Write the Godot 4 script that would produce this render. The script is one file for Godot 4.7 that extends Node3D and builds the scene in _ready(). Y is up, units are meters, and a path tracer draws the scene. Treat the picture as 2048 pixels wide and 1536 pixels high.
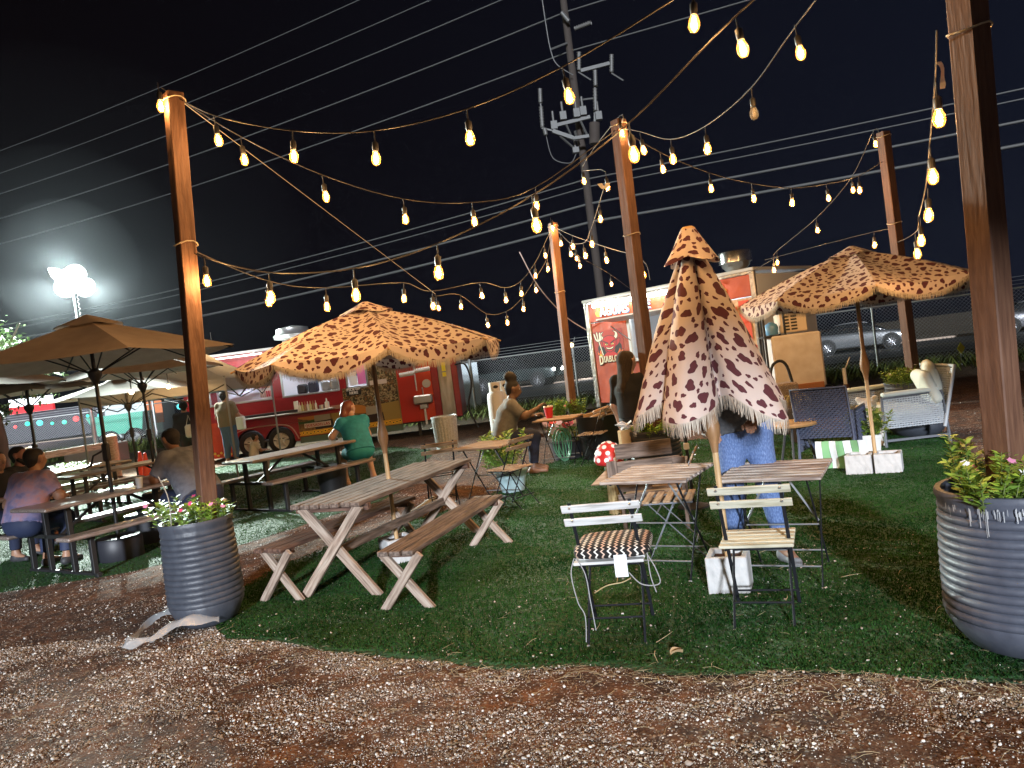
extends Node3D

var rng := RandomNumberGenerator.new()
var taken := {}
var mats := {}
var meshes := {}
var texs := {}
const UP := Vector3.UP

class MB:
	var v := PackedVector3Array()
	var n := PackedVector3Array()
	var t := PackedVector2Array()
	var c := PackedColorArray()
	var ix := PackedInt32Array()
	var col := Color.WHITE
	var colored := false

	func vert(p: Vector3, nn: Vector3, uv := Vector2.ZERO) -> int:
		v.append(p)
		n.append(nn)
		t.append(uv)
		c.append(col)
		return v.size() - 1

	func tri(a: int, b: int, d: int) -> void:
		if (v[b] - v[a]).cross(v[d] - v[a]).dot(n[a] + n[b] + n[d]) > 0.0:
			ix.append(a); ix.append(d); ix.append(b)
		else:
			ix.append(a); ix.append(b); ix.append(d)

	func face(pts: Array, nn: Vector3, uvs: Array = []) -> void:
		var s := v.size()
		for i in pts.size():
			vert(pts[i], nn, uvs[i] if i < uvs.size() else Vector2.ZERO)
		for i in range(1, pts.size() - 1):
			tri(s, s + i, s + i + 1)

	func quad(a: Vector3, b: Vector3, d: Vector3, e: Vector3) -> void:
		var nn := (b - a).cross(d - a).normalized()
		face([a, b, d, e], nn, [Vector2(0, 0), Vector2(1, 0), Vector2(1, 1), Vector2(0, 1)])

	func box(cn: Vector3, sz: Vector3, bs := Basis.IDENTITY, bev := 0.0) -> void:
		var h := sz * 0.5
		bev = minf(bev, minf(h.x, minf(h.y, h.z)) * 0.8)
		for a in 3:
			var b := (a + 1) % 3
			var d := (a + 2) % 3
			for s in [-1.0, 1.0]:
				var nn := Vector3.ZERO
				nn[a] = s
				var pts := []
				for q in [[-1, -1], [1, -1], [1, 1], [-1, 1]]:
					var p := Vector3.ZERO
					p[a] = s * h[a]
					p[b] = q[0] * (h[b] - bev)
					p[d] = q[1] * (h[d] - bev)
					pts.append(cn + bs * p)
				face(pts, bs * nn, [Vector2(0, 0), Vector2(1, 0), Vector2(1, 1), Vector2(0, 1)])
				if bev > 0.0:
					for s2 in [-1.0, 1.0]:
						var e := []
						for q in [[0, -1], [0, 1], [1, 1], [1, -1]]:
							var p := Vector3.ZERO
							p[a] = s * (h[a] - bev * q[0])
							p[b] = s2 * (h[b] - bev * (1 - q[0]))
							p[d] = q[1] * (h[d] - bev)
							e.append(cn + bs * p)
						var n2 := Vector3.ZERO
						n2[a] = s
						n2[b] = s2
						face(e, bs * n2.normalized())
		if bev > 0.0:
			for x in [-1.0, 1.0]:
				for y in [-1.0, 1.0]:
					for z in [-1.0, 1.0]:
						face([cn + bs * Vector3(x * h.x, y * (h.y - bev), z * (h.z - bev)), cn + bs * Vector3(x * (h.x - bev), y * h.y, z * (h.z - bev)), cn + bs * Vector3(x * (h.x - bev), y * (h.y - bev), z * h.z)], bs * Vector3(x, y, z).normalized())

	func tube(pts: Array, rad, sides := 6, caps := true) -> void:
		var m := pts.size()
		var prev := Vector3.ZERO
		var rows := []
		for i in m:
			var d: Vector3 = (pts[mini(i + 1, m - 1)] - pts[maxi(i - 1, 0)]).normalized()
			var u: Vector3 = prev
			if i == 0:
				u = d.cross(Vector3.UP if absf(d.y) < 0.9 else Vector3.RIGHT)
			u = (u - d * u.dot(d)).normalized()
			prev = u
			var w := d.cross(u)
			var r: float = rad[i] if rad is Array else rad
			var row := []
			for k in sides + 1:
				var an := TAU * k / sides
				var nn := u * cos(an) + w * sin(an)
				row.append(vert(pts[i] + nn * r, nn, Vector2(float(k) / sides, i)))
			rows.append(row)
		for i in m - 1:
			for k in sides:
				tri(rows[i][k], rows[i + 1][k], rows[i][k + 1])
				tri(rows[i][k + 1], rows[i + 1][k], rows[i + 1][k + 1])
		if caps:
			for e in [0, m - 1]:
				var d: Vector3 = (pts[0] - pts[1]).normalized() if e == 0 else (pts[m - 1] - pts[m - 2]).normalized()
				var ring := []
				for k in sides:
					ring.append(v[rows[e][k]])
				face(ring, d)

	func lathe(prof: Array, segs := 20, at := Vector3.ZERO, bs := Basis.IDENTITY, sx := 1.0, sz := 1.0) -> void:
		# prof: Vector2(radius, height) from bottom to top along the outside
		var m := prof.size()
		for i in m - 1:
			var a: Vector2 = prof[i]
			var b: Vector2 = prof[i + 1]
			var d := (b - a).normalized()
			var na := Vector2(d.y, -d.x)
			var n0 := na
			var n1 := na
			if i > 0:
				var e: Vector2 = (a - prof[i - 1]).normalized()
				if e.dot(d) > 0.6:
					n0 = (na + Vector2(e.y, -e.x)).normalized()
			if i < m - 2:
				var e: Vector2 = (prof[i + 2] - b).normalized()
				if e.dot(d) > 0.6:
					n1 = (na + Vector2(e.y, -e.x)).normalized()
			var s := v.size()
			for k in segs + 1:
				var an := TAU * k / segs
				var cs := cos(an)
				var sn := sin(an)
				vert(at + bs * Vector3(cs * a.x * sx, a.y, sn * a.x * sz), bs * Vector3(cs * n0.x, n0.y, sn * n0.x).normalized(), Vector2(float(k) / segs, a.y))
				vert(at + bs * Vector3(cs * b.x * sx, b.y, sn * b.x * sz), bs * Vector3(cs * n1.x, n1.y, sn * n1.x).normalized(), Vector2(float(k) / segs, b.y))
			for k in segs:
				var q := s + k * 2
				if a.x > 0.0:
					tri(q, q + 1, q + 2)
				if b.x > 0.0:
					tri(q + 1, q + 3, q + 2)

	func grid(nu: int, nv: int, f: Callable, uvf = null) -> void:
		var s := v.size()
		for j in nv + 1:
			for i in nu + 1:
				var p: Vector3 = f.call(float(i) / nu, float(j) / nv)
				vert(p, Vector3.ZERO, uvf.call(float(i) / nu, float(j) / nv) if uvf != null else Vector2(float(i) / nu, float(j) / nv))
		for j in nv:
			for i in nu:
				var a := s + j * (nu + 1) + i
				for q in [[a, a + 1, a + nu + 1], [a + 1, a + nu + 2, a + nu + 1]]:
					var nn: Vector3 = (v[q[2]] - v[q[0]]).cross(v[q[1]] - v[q[0]])
					for k in q:
						n[k] += nn
					ix.append(q[0]); ix.append(q[1]); ix.append(q[2])
		for i in range(s, v.size()):
			n[i] = n[i].normalized()

	func ball(at: Vector3, r: Vector3, segs := 12, rings := 8, jit := 0.0, g: RandomNumberGenerator = null) -> void:
		var s := v.size()
		for j in rings + 1:
			for i in segs + 1:
				var a := PI * j / rings
				var b := TAU * (i % segs) / segs
				var d := Vector3(sin(a) * cos(b), cos(a), sin(a) * sin(b))
				var k := 1.0
				if jit > 0.0 and j > 0 and j < rings and i < segs:
					k += g.randf_range(-jit, jit)
				elif jit > 0.0 and i == segs and j > 0 and j < rings:
					k = (v[s + j * (segs + 1)] - at).length() / (d * r).length()
				vert(at + d * r * k, (d / r).normalized(), Vector2(float(i) / segs, float(j) / rings))
		for j in rings:
			for i in segs:
				var a := s + j * (segs + 1) + i
				if j > 0:
					tri(a, a + 1, a + segs + 1)
				if j < rings - 1:
					tri(a + 1, a + segs + 2, a + segs + 1)

	func prism(poly: PackedVector2Array, depth: float, tf: Transform3D) -> void:
		# poly in the local xy plane, thick along local z, centred
		var tr := Geometry2D.triangulate_polygon(poly)
		for s in [-1.0, 1.0]:
			var b := v.size()
			for p in poly:
				vert(tf * Vector3(p.x, p.y, s * depth * 0.5), tf.basis * Vector3(0, 0, s), p)
			for i in range(0, tr.size(), 3):
				tri(b + tr[i], b + tr[i + 1], b + tr[i + 2])
		var area := 0.0
		for i in poly.size():
			var p := poly[i]
			var q := poly[(i + 1) % poly.size()]
			area += p.x * q.y - q.x * p.y
		for i in poly.size():
			var p := poly[i]
			var q := poly[(i + 1) % poly.size()]
			var e := (q - p).normalized() * (1.0 if area > 0.0 else -1.0)
			var nn := tf.basis * Vector3(e.y, -e.x, 0)
			face([tf * Vector3(p.x, p.y, -depth * 0.5), tf * Vector3(q.x, q.y, -depth * 0.5), tf * Vector3(q.x, q.y, depth * 0.5), tf * Vector3(p.x, p.y, depth * 0.5)], nn)

	func mesh() -> ArrayMesh:
		var a := []
		a.resize(Mesh.ARRAY_MAX)
		a[Mesh.ARRAY_VERTEX] = v
		a[Mesh.ARRAY_NORMAL] = n
		a[Mesh.ARRAY_TEX_UV] = t
		if colored:
			a[Mesh.ARRAY_COLOR] = c
		a[Mesh.ARRAY_INDEX] = ix
		var m := ArrayMesh.new()
		m.add_surface_from_arrays(Mesh.PRIMITIVE_TRIANGLES, a)
		return m

# ---------------------------------------------------------------- objects
func numbered(called: String, parent: Node) -> String:
	var key := str(parent.get_instance_id()) + called
	var k: int = taken.get(key, 0)
	taken[key] = k + 1
	return called if k == 0 else "%s_%03d" % [called, k]

func obj(called: String, m, mt: Material, parent: Node = null) -> MeshInstance3D:
	var o := MeshInstance3D.new()
	o.mesh = m.mesh() if m is MB else m
	o.material_override = mt
	if parent == null:
		parent = self
	o.name = numbered(called, parent)
	parent.add_child(o, true)
	return o

func tag(o: Node, label: String, category: String, group := "") -> Node:
	o.set_meta("label", label)
	o.set_meta("category", category)
	if group:
		o.set_meta("group", group)
	return o

func thing(called: String, label: String, category: String, at := Vector3.ZERO, yaw := 0.0, group := "") -> Node3D:
	var o := Node3D.new()
	o.name = numbered(called, self)
	add_child(o, true)
	o.position = at
	o.rotation.y = yaw
	tag(o, label, category, group)
	return o

func copy(o: Node3D, called: String, label: String, at: Vector3, yaw: float) -> Node3D:
	var r: Node3D = o.duplicate()
	r.name = numbered(called, self)
	add_child(r, true)
	r.position = at
	r.rotation.y = yaw
	r.set_meta("label", label)
	return r

func struct(called: String, m, mt: Material) -> MeshInstance3D:
	var o := obj(called, m, mt)
	o.set_meta("kind", "structure")
	return o

func orient(a: Vector3, b: Vector3, up := UP) -> Basis:
	var x := (b - a).normalized()
	if absf(x.dot(up)) > 0.98:
		up = Vector3.BACK if absf(x.z) < 0.9 else Vector3.RIGHT
	var z := x.cross(up).normalized()
	return Basis(x, z.cross(x), z)

func bar(parent: Node, called: String, a: Vector3, b: Vector3, w: float, h: float, mt: Material, up := UP, bev := 0.003) -> MeshInstance3D:
	# a straight board from a to b: w across, h along up
	var l := a.distance_to(b)
	var key := "bar%.3f_%.3f_%.3f_%.3f" % [l, w, h, bev]
	if not meshes.has(key):
		var m := MB.new()
		m.box(Vector3.ZERO, Vector3(l, h, w), Basis.IDENTITY, bev)
		meshes[key] = m.mesh()
	var o := obj(called, meshes[key], mt, parent)
	o.transform = Transform3D(orient(a, b, up), (a + b) * 0.5)
	return o

func rod(parent: Node, called: String, pts: Array, r, mt: Material, sides := 7) -> MeshInstance3D:
	var m := MB.new()
	m.tube(pts, r, sides)
	return obj(called, m, mt, parent)

func curve(pts: Array, per := 6) -> Array:
	var out := []
	for i in pts.size() - 1:
		var a: Vector3 = pts[maxi(i - 1, 0)]
		var b: Vector3 = pts[i]
		var c: Vector3 = pts[i + 1]
		var d: Vector3 = pts[mini(i + 2, pts.size() - 1)]
		for k in per:
			out.append(b.cubic_interpolate(c, a, d, float(k) / per))
	out.append(pts[-1])
	return out

# ---------------------------------------------------------------- materials
func c3(r: float, g: float, b: float, a := 1.0) -> Color:
	var c := Color(r, g, b).linear_to_srgb()
	c.a = a
	return c

func paint(r: float, g: float, b: float, rough := 0.7, metal := 0.0) -> StandardMaterial3D:
	var key := "p%.3f_%.3f_%.3f_%.2f_%.2f" % [r, g, b, rough, metal]
	if not mats.has(key):
		var m := StandardMaterial3D.new()
		m.albedo_color = c3(r, g, b)
		m.roughness = rough
		m.metallic = metal
		mats[key] = m
	return mats[key]

func glow(r: float, g: float, b: float, e: float) -> StandardMaterial3D:
	var key := "g%.3f_%.3f_%.3f_%.2f" % [r, g, b, e]
	if not mats.has(key):
		var m := StandardMaterial3D.new()
		m.albedo_color = c3(r * 0.6, g * 0.6, b * 0.6)
		m.emission_enabled = true
		m.emission = c3(r, g, b)
		m.emission_energy_multiplier = e
		mats[key] = m
	return mats[key]

func ramp(stops: Array) -> Gradient:
	var g := Gradient.new()
	var off := PackedFloat32Array()
	var cs := PackedColorArray()
	for s in stops:
		off.append(s[0])
		cs.append(c3(s[1], s[2], s[3]))
	g.offsets = off
	g.colors = cs
	return g

func noise_tex(sd: int, freq: float, stops, size := 256, oct := 4, kind := FastNoiseLite.TYPE_SIMPLEX, normal := false, bump := 6.0) -> NoiseTexture2D:
	var key := "%d_%f_%s_%d_%d" % [sd, freq, str(stops), size, kind]
	if texs.has(key):
		return texs[key]
	var f := FastNoiseLite.new()
	f.noise_type = kind
	f.seed = sd
	f.frequency = freq
	f.fractal_octaves = oct
	var t := NoiseTexture2D.new()
	t.width = size
	t.height = size
	t.seamless = true
	t.noise = f
	if stops != null:
		t.color_ramp = ramp(stops)
	if normal:
		t.as_normal_map = true
		t.bump_strength = bump
	texs[key] = t
	return t

func noisy(key: String, sd: int, freq: float, stops: Array, scale: Vector3, rough := 0.7, bump := 0.0, metal := 0.0, world := false) -> StandardMaterial3D:
	if mats.has(key):
		return mats[key]
	var m := StandardMaterial3D.new()
	m.albedo_texture = noise_tex(sd, freq, stops)
	m.uv1_triplanar = true
	m.uv1_world_triplanar = world
	m.uv1_scale = scale
	m.uv1_offset = Vector3(sd * 0.37, sd * 0.61, sd * 0.13)
	m.roughness = rough
	m.metallic = metal
	if bump > 0.0:
		m.normal_enabled = true
		m.normal_texture = noise_tex(50, 0.02 if freq < 0.04 else 0.06, null, 256, 4, FastNoiseLite.TYPE_SIMPLEX, true)
		m.normal_scale = bump
	mats[key] = m
	return m

func wood(kind: String, k := 0) -> StandardMaterial3D:
	# grain runs along the local x of each board
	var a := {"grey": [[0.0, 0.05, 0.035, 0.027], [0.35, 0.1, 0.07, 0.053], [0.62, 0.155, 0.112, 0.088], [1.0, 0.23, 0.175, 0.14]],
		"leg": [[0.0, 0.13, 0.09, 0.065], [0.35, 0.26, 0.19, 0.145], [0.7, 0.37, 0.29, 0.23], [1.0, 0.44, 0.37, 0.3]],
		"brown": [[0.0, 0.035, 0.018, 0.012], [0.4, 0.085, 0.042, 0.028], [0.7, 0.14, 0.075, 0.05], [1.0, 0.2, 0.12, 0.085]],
		"tan": [[0.0, 0.16, 0.09, 0.05], [0.4, 0.3, 0.19, 0.11], [0.7, 0.38, 0.26, 0.16], [1.0, 0.45, 0.33, 0.22]],
		"white": [[0.0, 0.26, 0.25, 0.235], [0.3, 0.5, 0.49, 0.475], [0.6, 0.6, 0.595, 0.58], [1.0, 0.66, 0.66, 0.65]],
		"cream": [[0.0, 0.26, 0.23, 0.16], [0.35, 0.44, 0.41, 0.3], [0.65, 0.52, 0.49, 0.38], [1.0, 0.58, 0.56, 0.46]],
		"worn": [[0.0, 0.11, 0.07, 0.055], [0.4, 0.22, 0.165, 0.135], [0.6, 0.36, 0.305, 0.265], [1.0, 0.52, 0.48, 0.44]],
		"post": [[0.0, 0.08, 0.034, 0.018], [0.4, 0.11, 0.049, 0.026], [0.7, 0.125, 0.058, 0.031], [1.0, 0.15, 0.074, 0.042]],
		"top": [[0.0, 0.12, 0.088, 0.075], [0.4, 0.21, 0.165, 0.145], [0.7, 0.28, 0.23, 0.205], [1.0, 0.35, 0.3, 0.27]]}
	var m := noisy("wood" + kind + str(k % 4), 11 + (k % 4) * 7, 0.02, a[kind], Vector3(0.5, 5.0, 5.0), 0.3 if kind == "top" else 0.72, 0.4)
	return m

func text_on(parent: Node, called: String, words: String, at: Vector3, size: float, mt: Material, bs := Basis.IDENTITY, bold := true, depth := 0.012) -> MeshInstance3D:
	var f := SystemFont.new()
	f.font_names = PackedStringArray(["Droid Sans"])
	f.font_weight = 700 if bold else 400
	var t := TextMesh.new()
	t.font = f
	t.text = words
	t.font_size = 64
	t.pixel_size = size / 64.0
	t.depth = depth
	t.curve_step = 2.0
	var o := obj(called, t, mt, parent)
	o.transform = Transform3D(bs, at)
	return o

# ---------------------------------------------------------------- the start
func _ready() -> void:
	rng.seed = 4711
	var cam := Camera3D.new()
	cam.name = "camera"
	cam.position = Vector3(0, 1.6, 0)
	cam.basis = Basis(Vector3.RIGHT, deg_to_rad(-1.55)) * Basis(Vector3.BACK, deg_to_rad(-7.41))
	cam.fov = 53.07
	cam.near = 0.05
	cam.far = 400.0
	cam.current = true
	add_child(cam)
	var env := Environment.new()
	env.background_mode = Environment.BG_SKY
	env.tonemap_mode = Environment.TONE_MAPPER_LINEAR
	env.tonemap_exposure = 1.3
	env.sdfgi_enabled = true
	env.ssao_enabled = true
	env.ssil_enabled = true
	env.sky = night_sky()
	env.volumetric_fog_enabled = true
	env.volumetric_fog_density = 0.0
	env.fog_enabled = true
	env.fog_density = FOG_DENSITY
	env.fog_light_color = Color(0.9, 0.95, 1.0)
	var we := WorldEnvironment.new()
	we.name = "world_environment"
	we.environment = env
	add_child(we)
	var sun := DirectionalLight3D.new()
	sun.name = "night_light"
	sun.light_color = Color(0.93, 0.96, 1.0)
	sun.light_energy = 1.55
	sun.light_angular_distance = 3.5
	sun.shadow_enabled = true
	sun.rotation_degrees = Vector3(-SUN_UP, -SUN_TURN, 0)
	add_child(sun)
	build_ground()
	build_road()
	build_fence()
	build_shade_house()
	build_power_line()
	build_light_tower()
	build_trees()
	build_red_trailer()
	build_orange_trailer()
	build_posts()
	build_lights()
	build_umbrellas()
	build_picnic()
	build_bistro()
	build_long_tables()
	build_right_lounge()
	build_middle()
	build_back()
	build_people()
	build_vehicles()
	build_small()

const FOG_DENSITY := 0.00004
const SUN_UP := 12.0
const SUN_TURN := 5.0

func night_sky() -> Sky:
	var w := 256
	var h := 128
	var im := Image.create(w, h, false, Image.FORMAT_RGBF)
	for y in h:
		for x in w:
			var az := TAU * (x + 0.5) / w - PI      # 0 is straight ahead of -Z
			var el := PI * 0.5 - PI * (y + 0.5) / h
			var a := 0.5 - 0.5 * sin(az)             # 1 towards the left
			var k := a * a * (1.2 - 0.2 * a)
			var lift := 0.55 + 0.45 * exp(-maxf(el, 0.0) * 1.6)
			var c := Vector3(0.0021, 0.0011, 0.0011).lerp(Vector3(0.0062, 0.0088, 0.019), k) * lift
			im.set_pixel(x, y, Color(c.x, c.y, c.z))
	var p := PanoramaSkyMaterial.new()
	p.panorama = ImageTexture.create_from_image(im)
	var s := Sky.new()
	s.sky_material = p
	return s

# ---------------------------------------------------------------- ground
func soil() -> StandardMaterial3D:
	var s := 768
	var f := FastNoiseLite.new()
	f.seed = 3
	f.frequency = 0.012
	f.fractal_octaves = 5
	var base := f.get_seamless_image(s, s).get_data()
	f.seed = 9
	f.frequency = 0.09
	var fine := f.get_seamless_image(s, s).get_data()
	var rgb := PackedByteArray()
	rgb.resize(s * s * 3)
	var hgt := PackedByteArray()
	hgt.resize(s * s)
	var dark := Vector3(58, 34, 20)
	var red := Vector3(122, 78, 47)
	var pale := Vector3(158, 130, 100)
	for i in s * s:
		var a := base[i] / 255.0
		var b := fine[i] / 255.0
		var c := dark.lerp(red, clampf(a * 1.5 - 0.25, 0, 1)).lerp(pale, clampf(b * 1.8 - 0.95, 0, 0.8))
		rgb[i * 3] = int(c.x)
		rgb[i * 3 + 1] = int(c.y)
		rgb[i * 3 + 2] = int(c.z)
		hgt[i] = int(clampf(60.0 * a + 90.0 * b, 0, 255))
	var g := RandomNumberGenerator.new()
	g.seed = 21
	for k in 5200:
		var cx := g.randi() % s
		var cy := g.randi() % s
		var r := 1.0 + 3.4 * pow(g.randf(), 4.0)
		var w := g.randf()
		var tone := Vector3(205, 195, 180).lerp(Vector3(120, 95, 80), w * w) * g.randf_range(0.75, 1.1)
		var ri := int(ceil(r))
		var sq := g.randf_range(0.6, 1.0)
		for dy in range(-ri, ri + 1):
			for dx in range(-ri, ri + 1):
				var q := dx * dx * sq + dy * dy / sq
				if q > r * r:
					continue
				var j := posmod(cy + dy, s) * s + posmod(cx + dx, s)
				rgb[j * 3] = mini(int(tone.x), 255)
				rgb[j * 3 + 1] = mini(int(tone.y), 255)
				rgb[j * 3 + 2] = mini(int(tone.z), 255)
				hgt[j] = 170 + int(70.0 * (1.0 - q / (r * r + 0.1)))
	var m := StandardMaterial3D.new()
	m.albedo_texture = ImageTexture.create_from_image(Image.create_from_data(s, s, false, Image.FORMAT_RGB8, rgb))
	var hi := Image.create_from_data(s, s, false, Image.FORMAT_L8, hgt)
	hi.convert(Image.FORMAT_RGBA8)
	hi.bump_map_to_normal_map(7.0)
	m.normal_enabled = true
	m.normal_texture = ImageTexture.create_from_image(hi)
	m.uv1_triplanar = true
	m.uv1_world_triplanar = true
	m.uv1_scale = Vector3.ONE * 0.55
	m.roughness = 0.95
	m.vertex_color_use_as_albedo = true
	return m

func lumps(x: float, z: float) -> float:
	return bumps.get_noise_2d(x * 60.0, z * 60.0) * 0.02 + bumps.get_noise_2d(x * 9.0, z * 9.0 + 500.0) * 0.03

var bumps := FastNoiseLite.new()
var turf_main := PackedVector2Array()
var turf_left := PackedVector2Array()

func build_ground() -> void:
	bumps.seed = 5
	bumps.frequency = 0.02
	bumps.fractal_octaves = 3
	var front := [Vector2(-2.12, -5.18), Vector2(-1.2, -4.62), Vector2(-0.2, -4.07), Vector2(0.56, -3.74), Vector2(1.2, -3.5), Vector2(1.84, -3.21), Vector2(2.6, -2.95), Vector2(3.1, -3.1), Vector2(3.9, -5.0), Vector2(4.45, -7.0), Vector2(4.62, -7.9), Vector2(4.95, -8.8), Vector2(5.32, -9.64), Vector2(5.3, -10.6), Vector2(4.57, -11.2), Vector2(2.85, -12.2), Vector2(1.2, -12.3), Vector2(0.42, -11.73), Vector2(0.04, -10.91), Vector2(-0.3, -9.9), Vector2(-0.65, -9.23), Vector2(-1.06, -8.7), Vector2(-1.64, -8.19), Vector2(-1.98, -7.78), Vector2(-2.27, -7.3), Vector2(-2.49, -6.57), Vector2(-2.6, -5.9)]
	var left := [Vector2(-5.27, -7.53), Vector2(-4.69, -7.65), Vector2(-4.0, -7.79), Vector2(-3.6, -8.1), Vector2(-3.19, -8.44), Vector2(-2.76, -9.09), Vector2(-2.47, -9.72), Vector2(-1.99, -10.19), Vector2(-1.7, -11.5), Vector2(-1.9, -13.5), Vector2(-1.7, -15.9), Vector2(-3.0, -18.2), Vector2(-6.66, -18.94), Vector2(-9.0, -18.0), Vector2(-11.0, -14.0), Vector2(-10.0, -10.0), Vector2(-8.0, -7.2), Vector2(-6.5, -7.3)]
	turf_main = wavy(front)
	turf_left = wavy(left)
	# one sheet to the horizon, fine near the camera
	var m := MB.new()
	m.colored = true
	var xs := []
	var zs := []
	for i in range(-52, 53):
		xs.append(signf(i) * (absf(i) * 0.13 + pow(absf(i) / 52.0, 5.0) * 130.0))
	for j in range(0, 96):
		zs.append(6.0 - j * 0.17 - pow(j / 95.0, 6.0) * 150.0)
	for z in zs:
		for x in xs:
			var near: float = clampf(1.0 - Vector2(x, z + 6.0).length() / 14.0, 0, 1)
			var t: float = clampf(0.78 + 0.55 * bumps.get_noise_2d(x * 22.0 + 90.0, z * 22.0), 0.45, 1.15)
			var far: float = clampf((-z - 16.0) / 8.0, 0, 1)
			m.col = Color(t, t, t).lerp(Color(0.42, 0.5, 0.36), far)
			var hh := lumps(x, z) * near
			if Geometry2D.is_point_in_polygon(Vector2(x, z), turf_main) or Geometry2D.is_point_in_polygon(Vector2(x, z), turf_left):
				hh = minf(hh, 0.0) - 0.012
			m.vert(Vector3(x, hh - 0.004, z), UP)
	var w: int = xs.size()
	for j in zs.size() - 1:
		for i in w - 1:
			var a := j * w + i
			m.tri(a, a + 1, a + w)
			m.tri(a + 1, a + w + 1, a + w)
	struct("ground", m, soil())
	turf("turf_carpet", turf_main, "dark green artificial turf carpet under the bistro tables and chairs")
	turf("turf_carpet", turf_left, "green artificial turf carpet under the long tables by the red trailer")
	stones()

func wavy(p: Array) -> PackedVector2Array:
	var out := PackedVector2Array()
	for i in p.size():
		var a: Vector2 = p[i]
		var b: Vector2 = p[(i + 1) % p.size()]
		var n := int(ceil(a.distance_to(b) / 0.12))
		for k in n:
			var q := a.lerp(b, float(k) / n)
			out.append(q + Vector2(bumps.get_noise_2d(q.x * 70.0, q.y * 70.0), bumps.get_noise_2d(q.x * 70.0 + 300.0, q.y * 70.0)) * 0.06)
	return out

func turf_height(x: float, z: float) -> float:
	return 0.012 + maxf(0.0, bumps.get_noise_2d(x * 26.0, z * 70.0) * 0.02 + bumps.get_noise_2d(x * 120.0 + 77.0, z * 120.0) * 0.008)

func turf(called: String, poly: PackedVector2Array, label: String) -> void:
	var pts := poly.duplicate()
	var box := Rect2(poly[0], Vector2.ZERO)
	for p in poly:
		box = box.expand(p)
	var inner := Geometry2D.offset_polygon(poly, -0.06)[0]
	var step := 0.14
	for j in int(box.size.y / step):
		for i in int(box.size.x / step):
			var q := box.position + Vector2(i + rng.randf() * 0.6, j + rng.randf() * 0.6) * step
			if Geometry2D.is_point_in_polygon(q, inner):
				pts.append(q)
	var tr := Geometry2D.triangulate_delaunay(pts)
	var m := MB.new()
	for i in pts.size():
		var q := pts[i]
		m.vert(Vector3(q.x, turf_height(q.x, q.y) if i >= poly.size() else lumps(q.x, q.y) * clampf(1.0 - Vector2(q.x, q.y + 6.0).length() / 14.0, 0, 1) - 0.008, q.y), Vector3.ZERO)
	for i in range(0, tr.size(), 3):
		var cc := (pts[tr[i]] + pts[tr[i + 1]] + pts[tr[i + 2]]) / 3.0
		if not Geometry2D.is_point_in_polygon(cc, poly):
			continue
		var nn: Vector3 = (m.v[tr[i + 1]] - m.v[tr[i]]).cross(m.v[tr[i + 2]] - m.v[tr[i]])
		if nn.y < 0.0:
			nn = -nn
		for k in 3:
			m.n[tr[i + k]] += nn
		m.ix.append_array([tr[i], tr[i + 1], tr[i + 2]] if (m.v[tr[i + 1]] - m.v[tr[i]]).cross(m.v[tr[i + 2]] - m.v[tr[i]]).y < 0.0 else [tr[i], tr[i + 2], tr[i + 1]])
	for i in m.n.size():
		m.n[i] = m.n[i].normalized() if m.n[i].length() > 0.0 else UP
	var mt := noisy("turf", 31, 0.05, [[0.0, 0.01, 0.035, 0.009], [0.4, 0.016, 0.06, 0.016], [0.7, 0.024, 0.08, 0.022], [1.0, 0.036, 0.1, 0.03]], Vector3.ONE * 1.3, 0.75, 1.4, 0.0, true)
	struct(called, m, mt)
	# the pile
	var b := MB.new()
	for k in 3:
		var an := TAU * k / 3.0 + 0.4
		var d := Vector3(cos(an), 0, sin(an))
		var e := Vector3(-d.z, 0, d.x) * 0.0032
		var nn := (UP * 0.75 + d * 0.5).normalized()
		b.face([d * 0.003 + e, d * 0.003 - e, d * 0.009 + UP * 0.011], nn)
	var blade := b.mesh()
	var count := 150000 if poly == turf_main else 70000
	var mm := MultiMesh.new()
	mm.transform_format = MultiMesh.TRANSFORM_3D
	mm.use_colors = true
	mm.mesh = blade
	mm.instance_count = count
	var n := 0
	while n < count:
		var q := Vector2(rng.randf_range(box.position.x, box.end.x), rng.randf_range(box.position.y, box.end.y))
		if poly == turf_main and rng.randf() > clampf(4.5 / maxf(-q.y, 1.0), 0.25, 1.0):
			continue
		if not Geometry2D.is_point_in_polygon(q, poly):
			continue
		if poly == turf_main and Geometry2D.get_closest_point_to_segment(q, Vector2(0.56, -3.7), Vector2(0.98, -5.3)).distance_to(q) < 0.009:
			continue
		var s := rng.randf_range(0.7, 1.35)
		var tilt := Basis(Vector3(rng.randf() - 0.5, 0, rng.randf() - 0.5).normalized(), rng.randf() * 0.5)
		mm.set_instance_transform(n, Transform3D(tilt * Basis(UP, rng.randf() * TAU).scaled(Vector3.ONE * s), Vector3(q.x, turf_height(q.x, q.y) - 0.001, q.y)))
		var w := clampf(rng.randf() * 0.7 + 0.3 + 1.1 * bumps.get_noise_2d(q.x * 45.0 + 19.0, q.y * 60.0), 0.0, 1.3)
		var dry := 0.012 * clampf(3.0 * bumps.get_noise_2d(q.x * 30.0 + 400.0, q.y * 30.0), 0.0, 1.0)
		mm.set_instance_color(n, Color(0.016 + 0.024 * w + dry, 0.06 + 0.06 * w + dry * 0.5, 0.015 + 0.017 * w))
		n += 1
	var o := MultiMeshInstance3D.new()
	o.multimesh = mm
	var gm := paint(1, 1, 1, 0.9).duplicate()
	gm.metallic_specular = 0.0
	gm.vertex_color_use_as_albedo = true
	o.material_override = gm
	o.name = numbered("turf_grass", self)
	add_child(o, true)
	tag(o, label, "artificial grass")
	o.set_meta("kind", "stuff")

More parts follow.
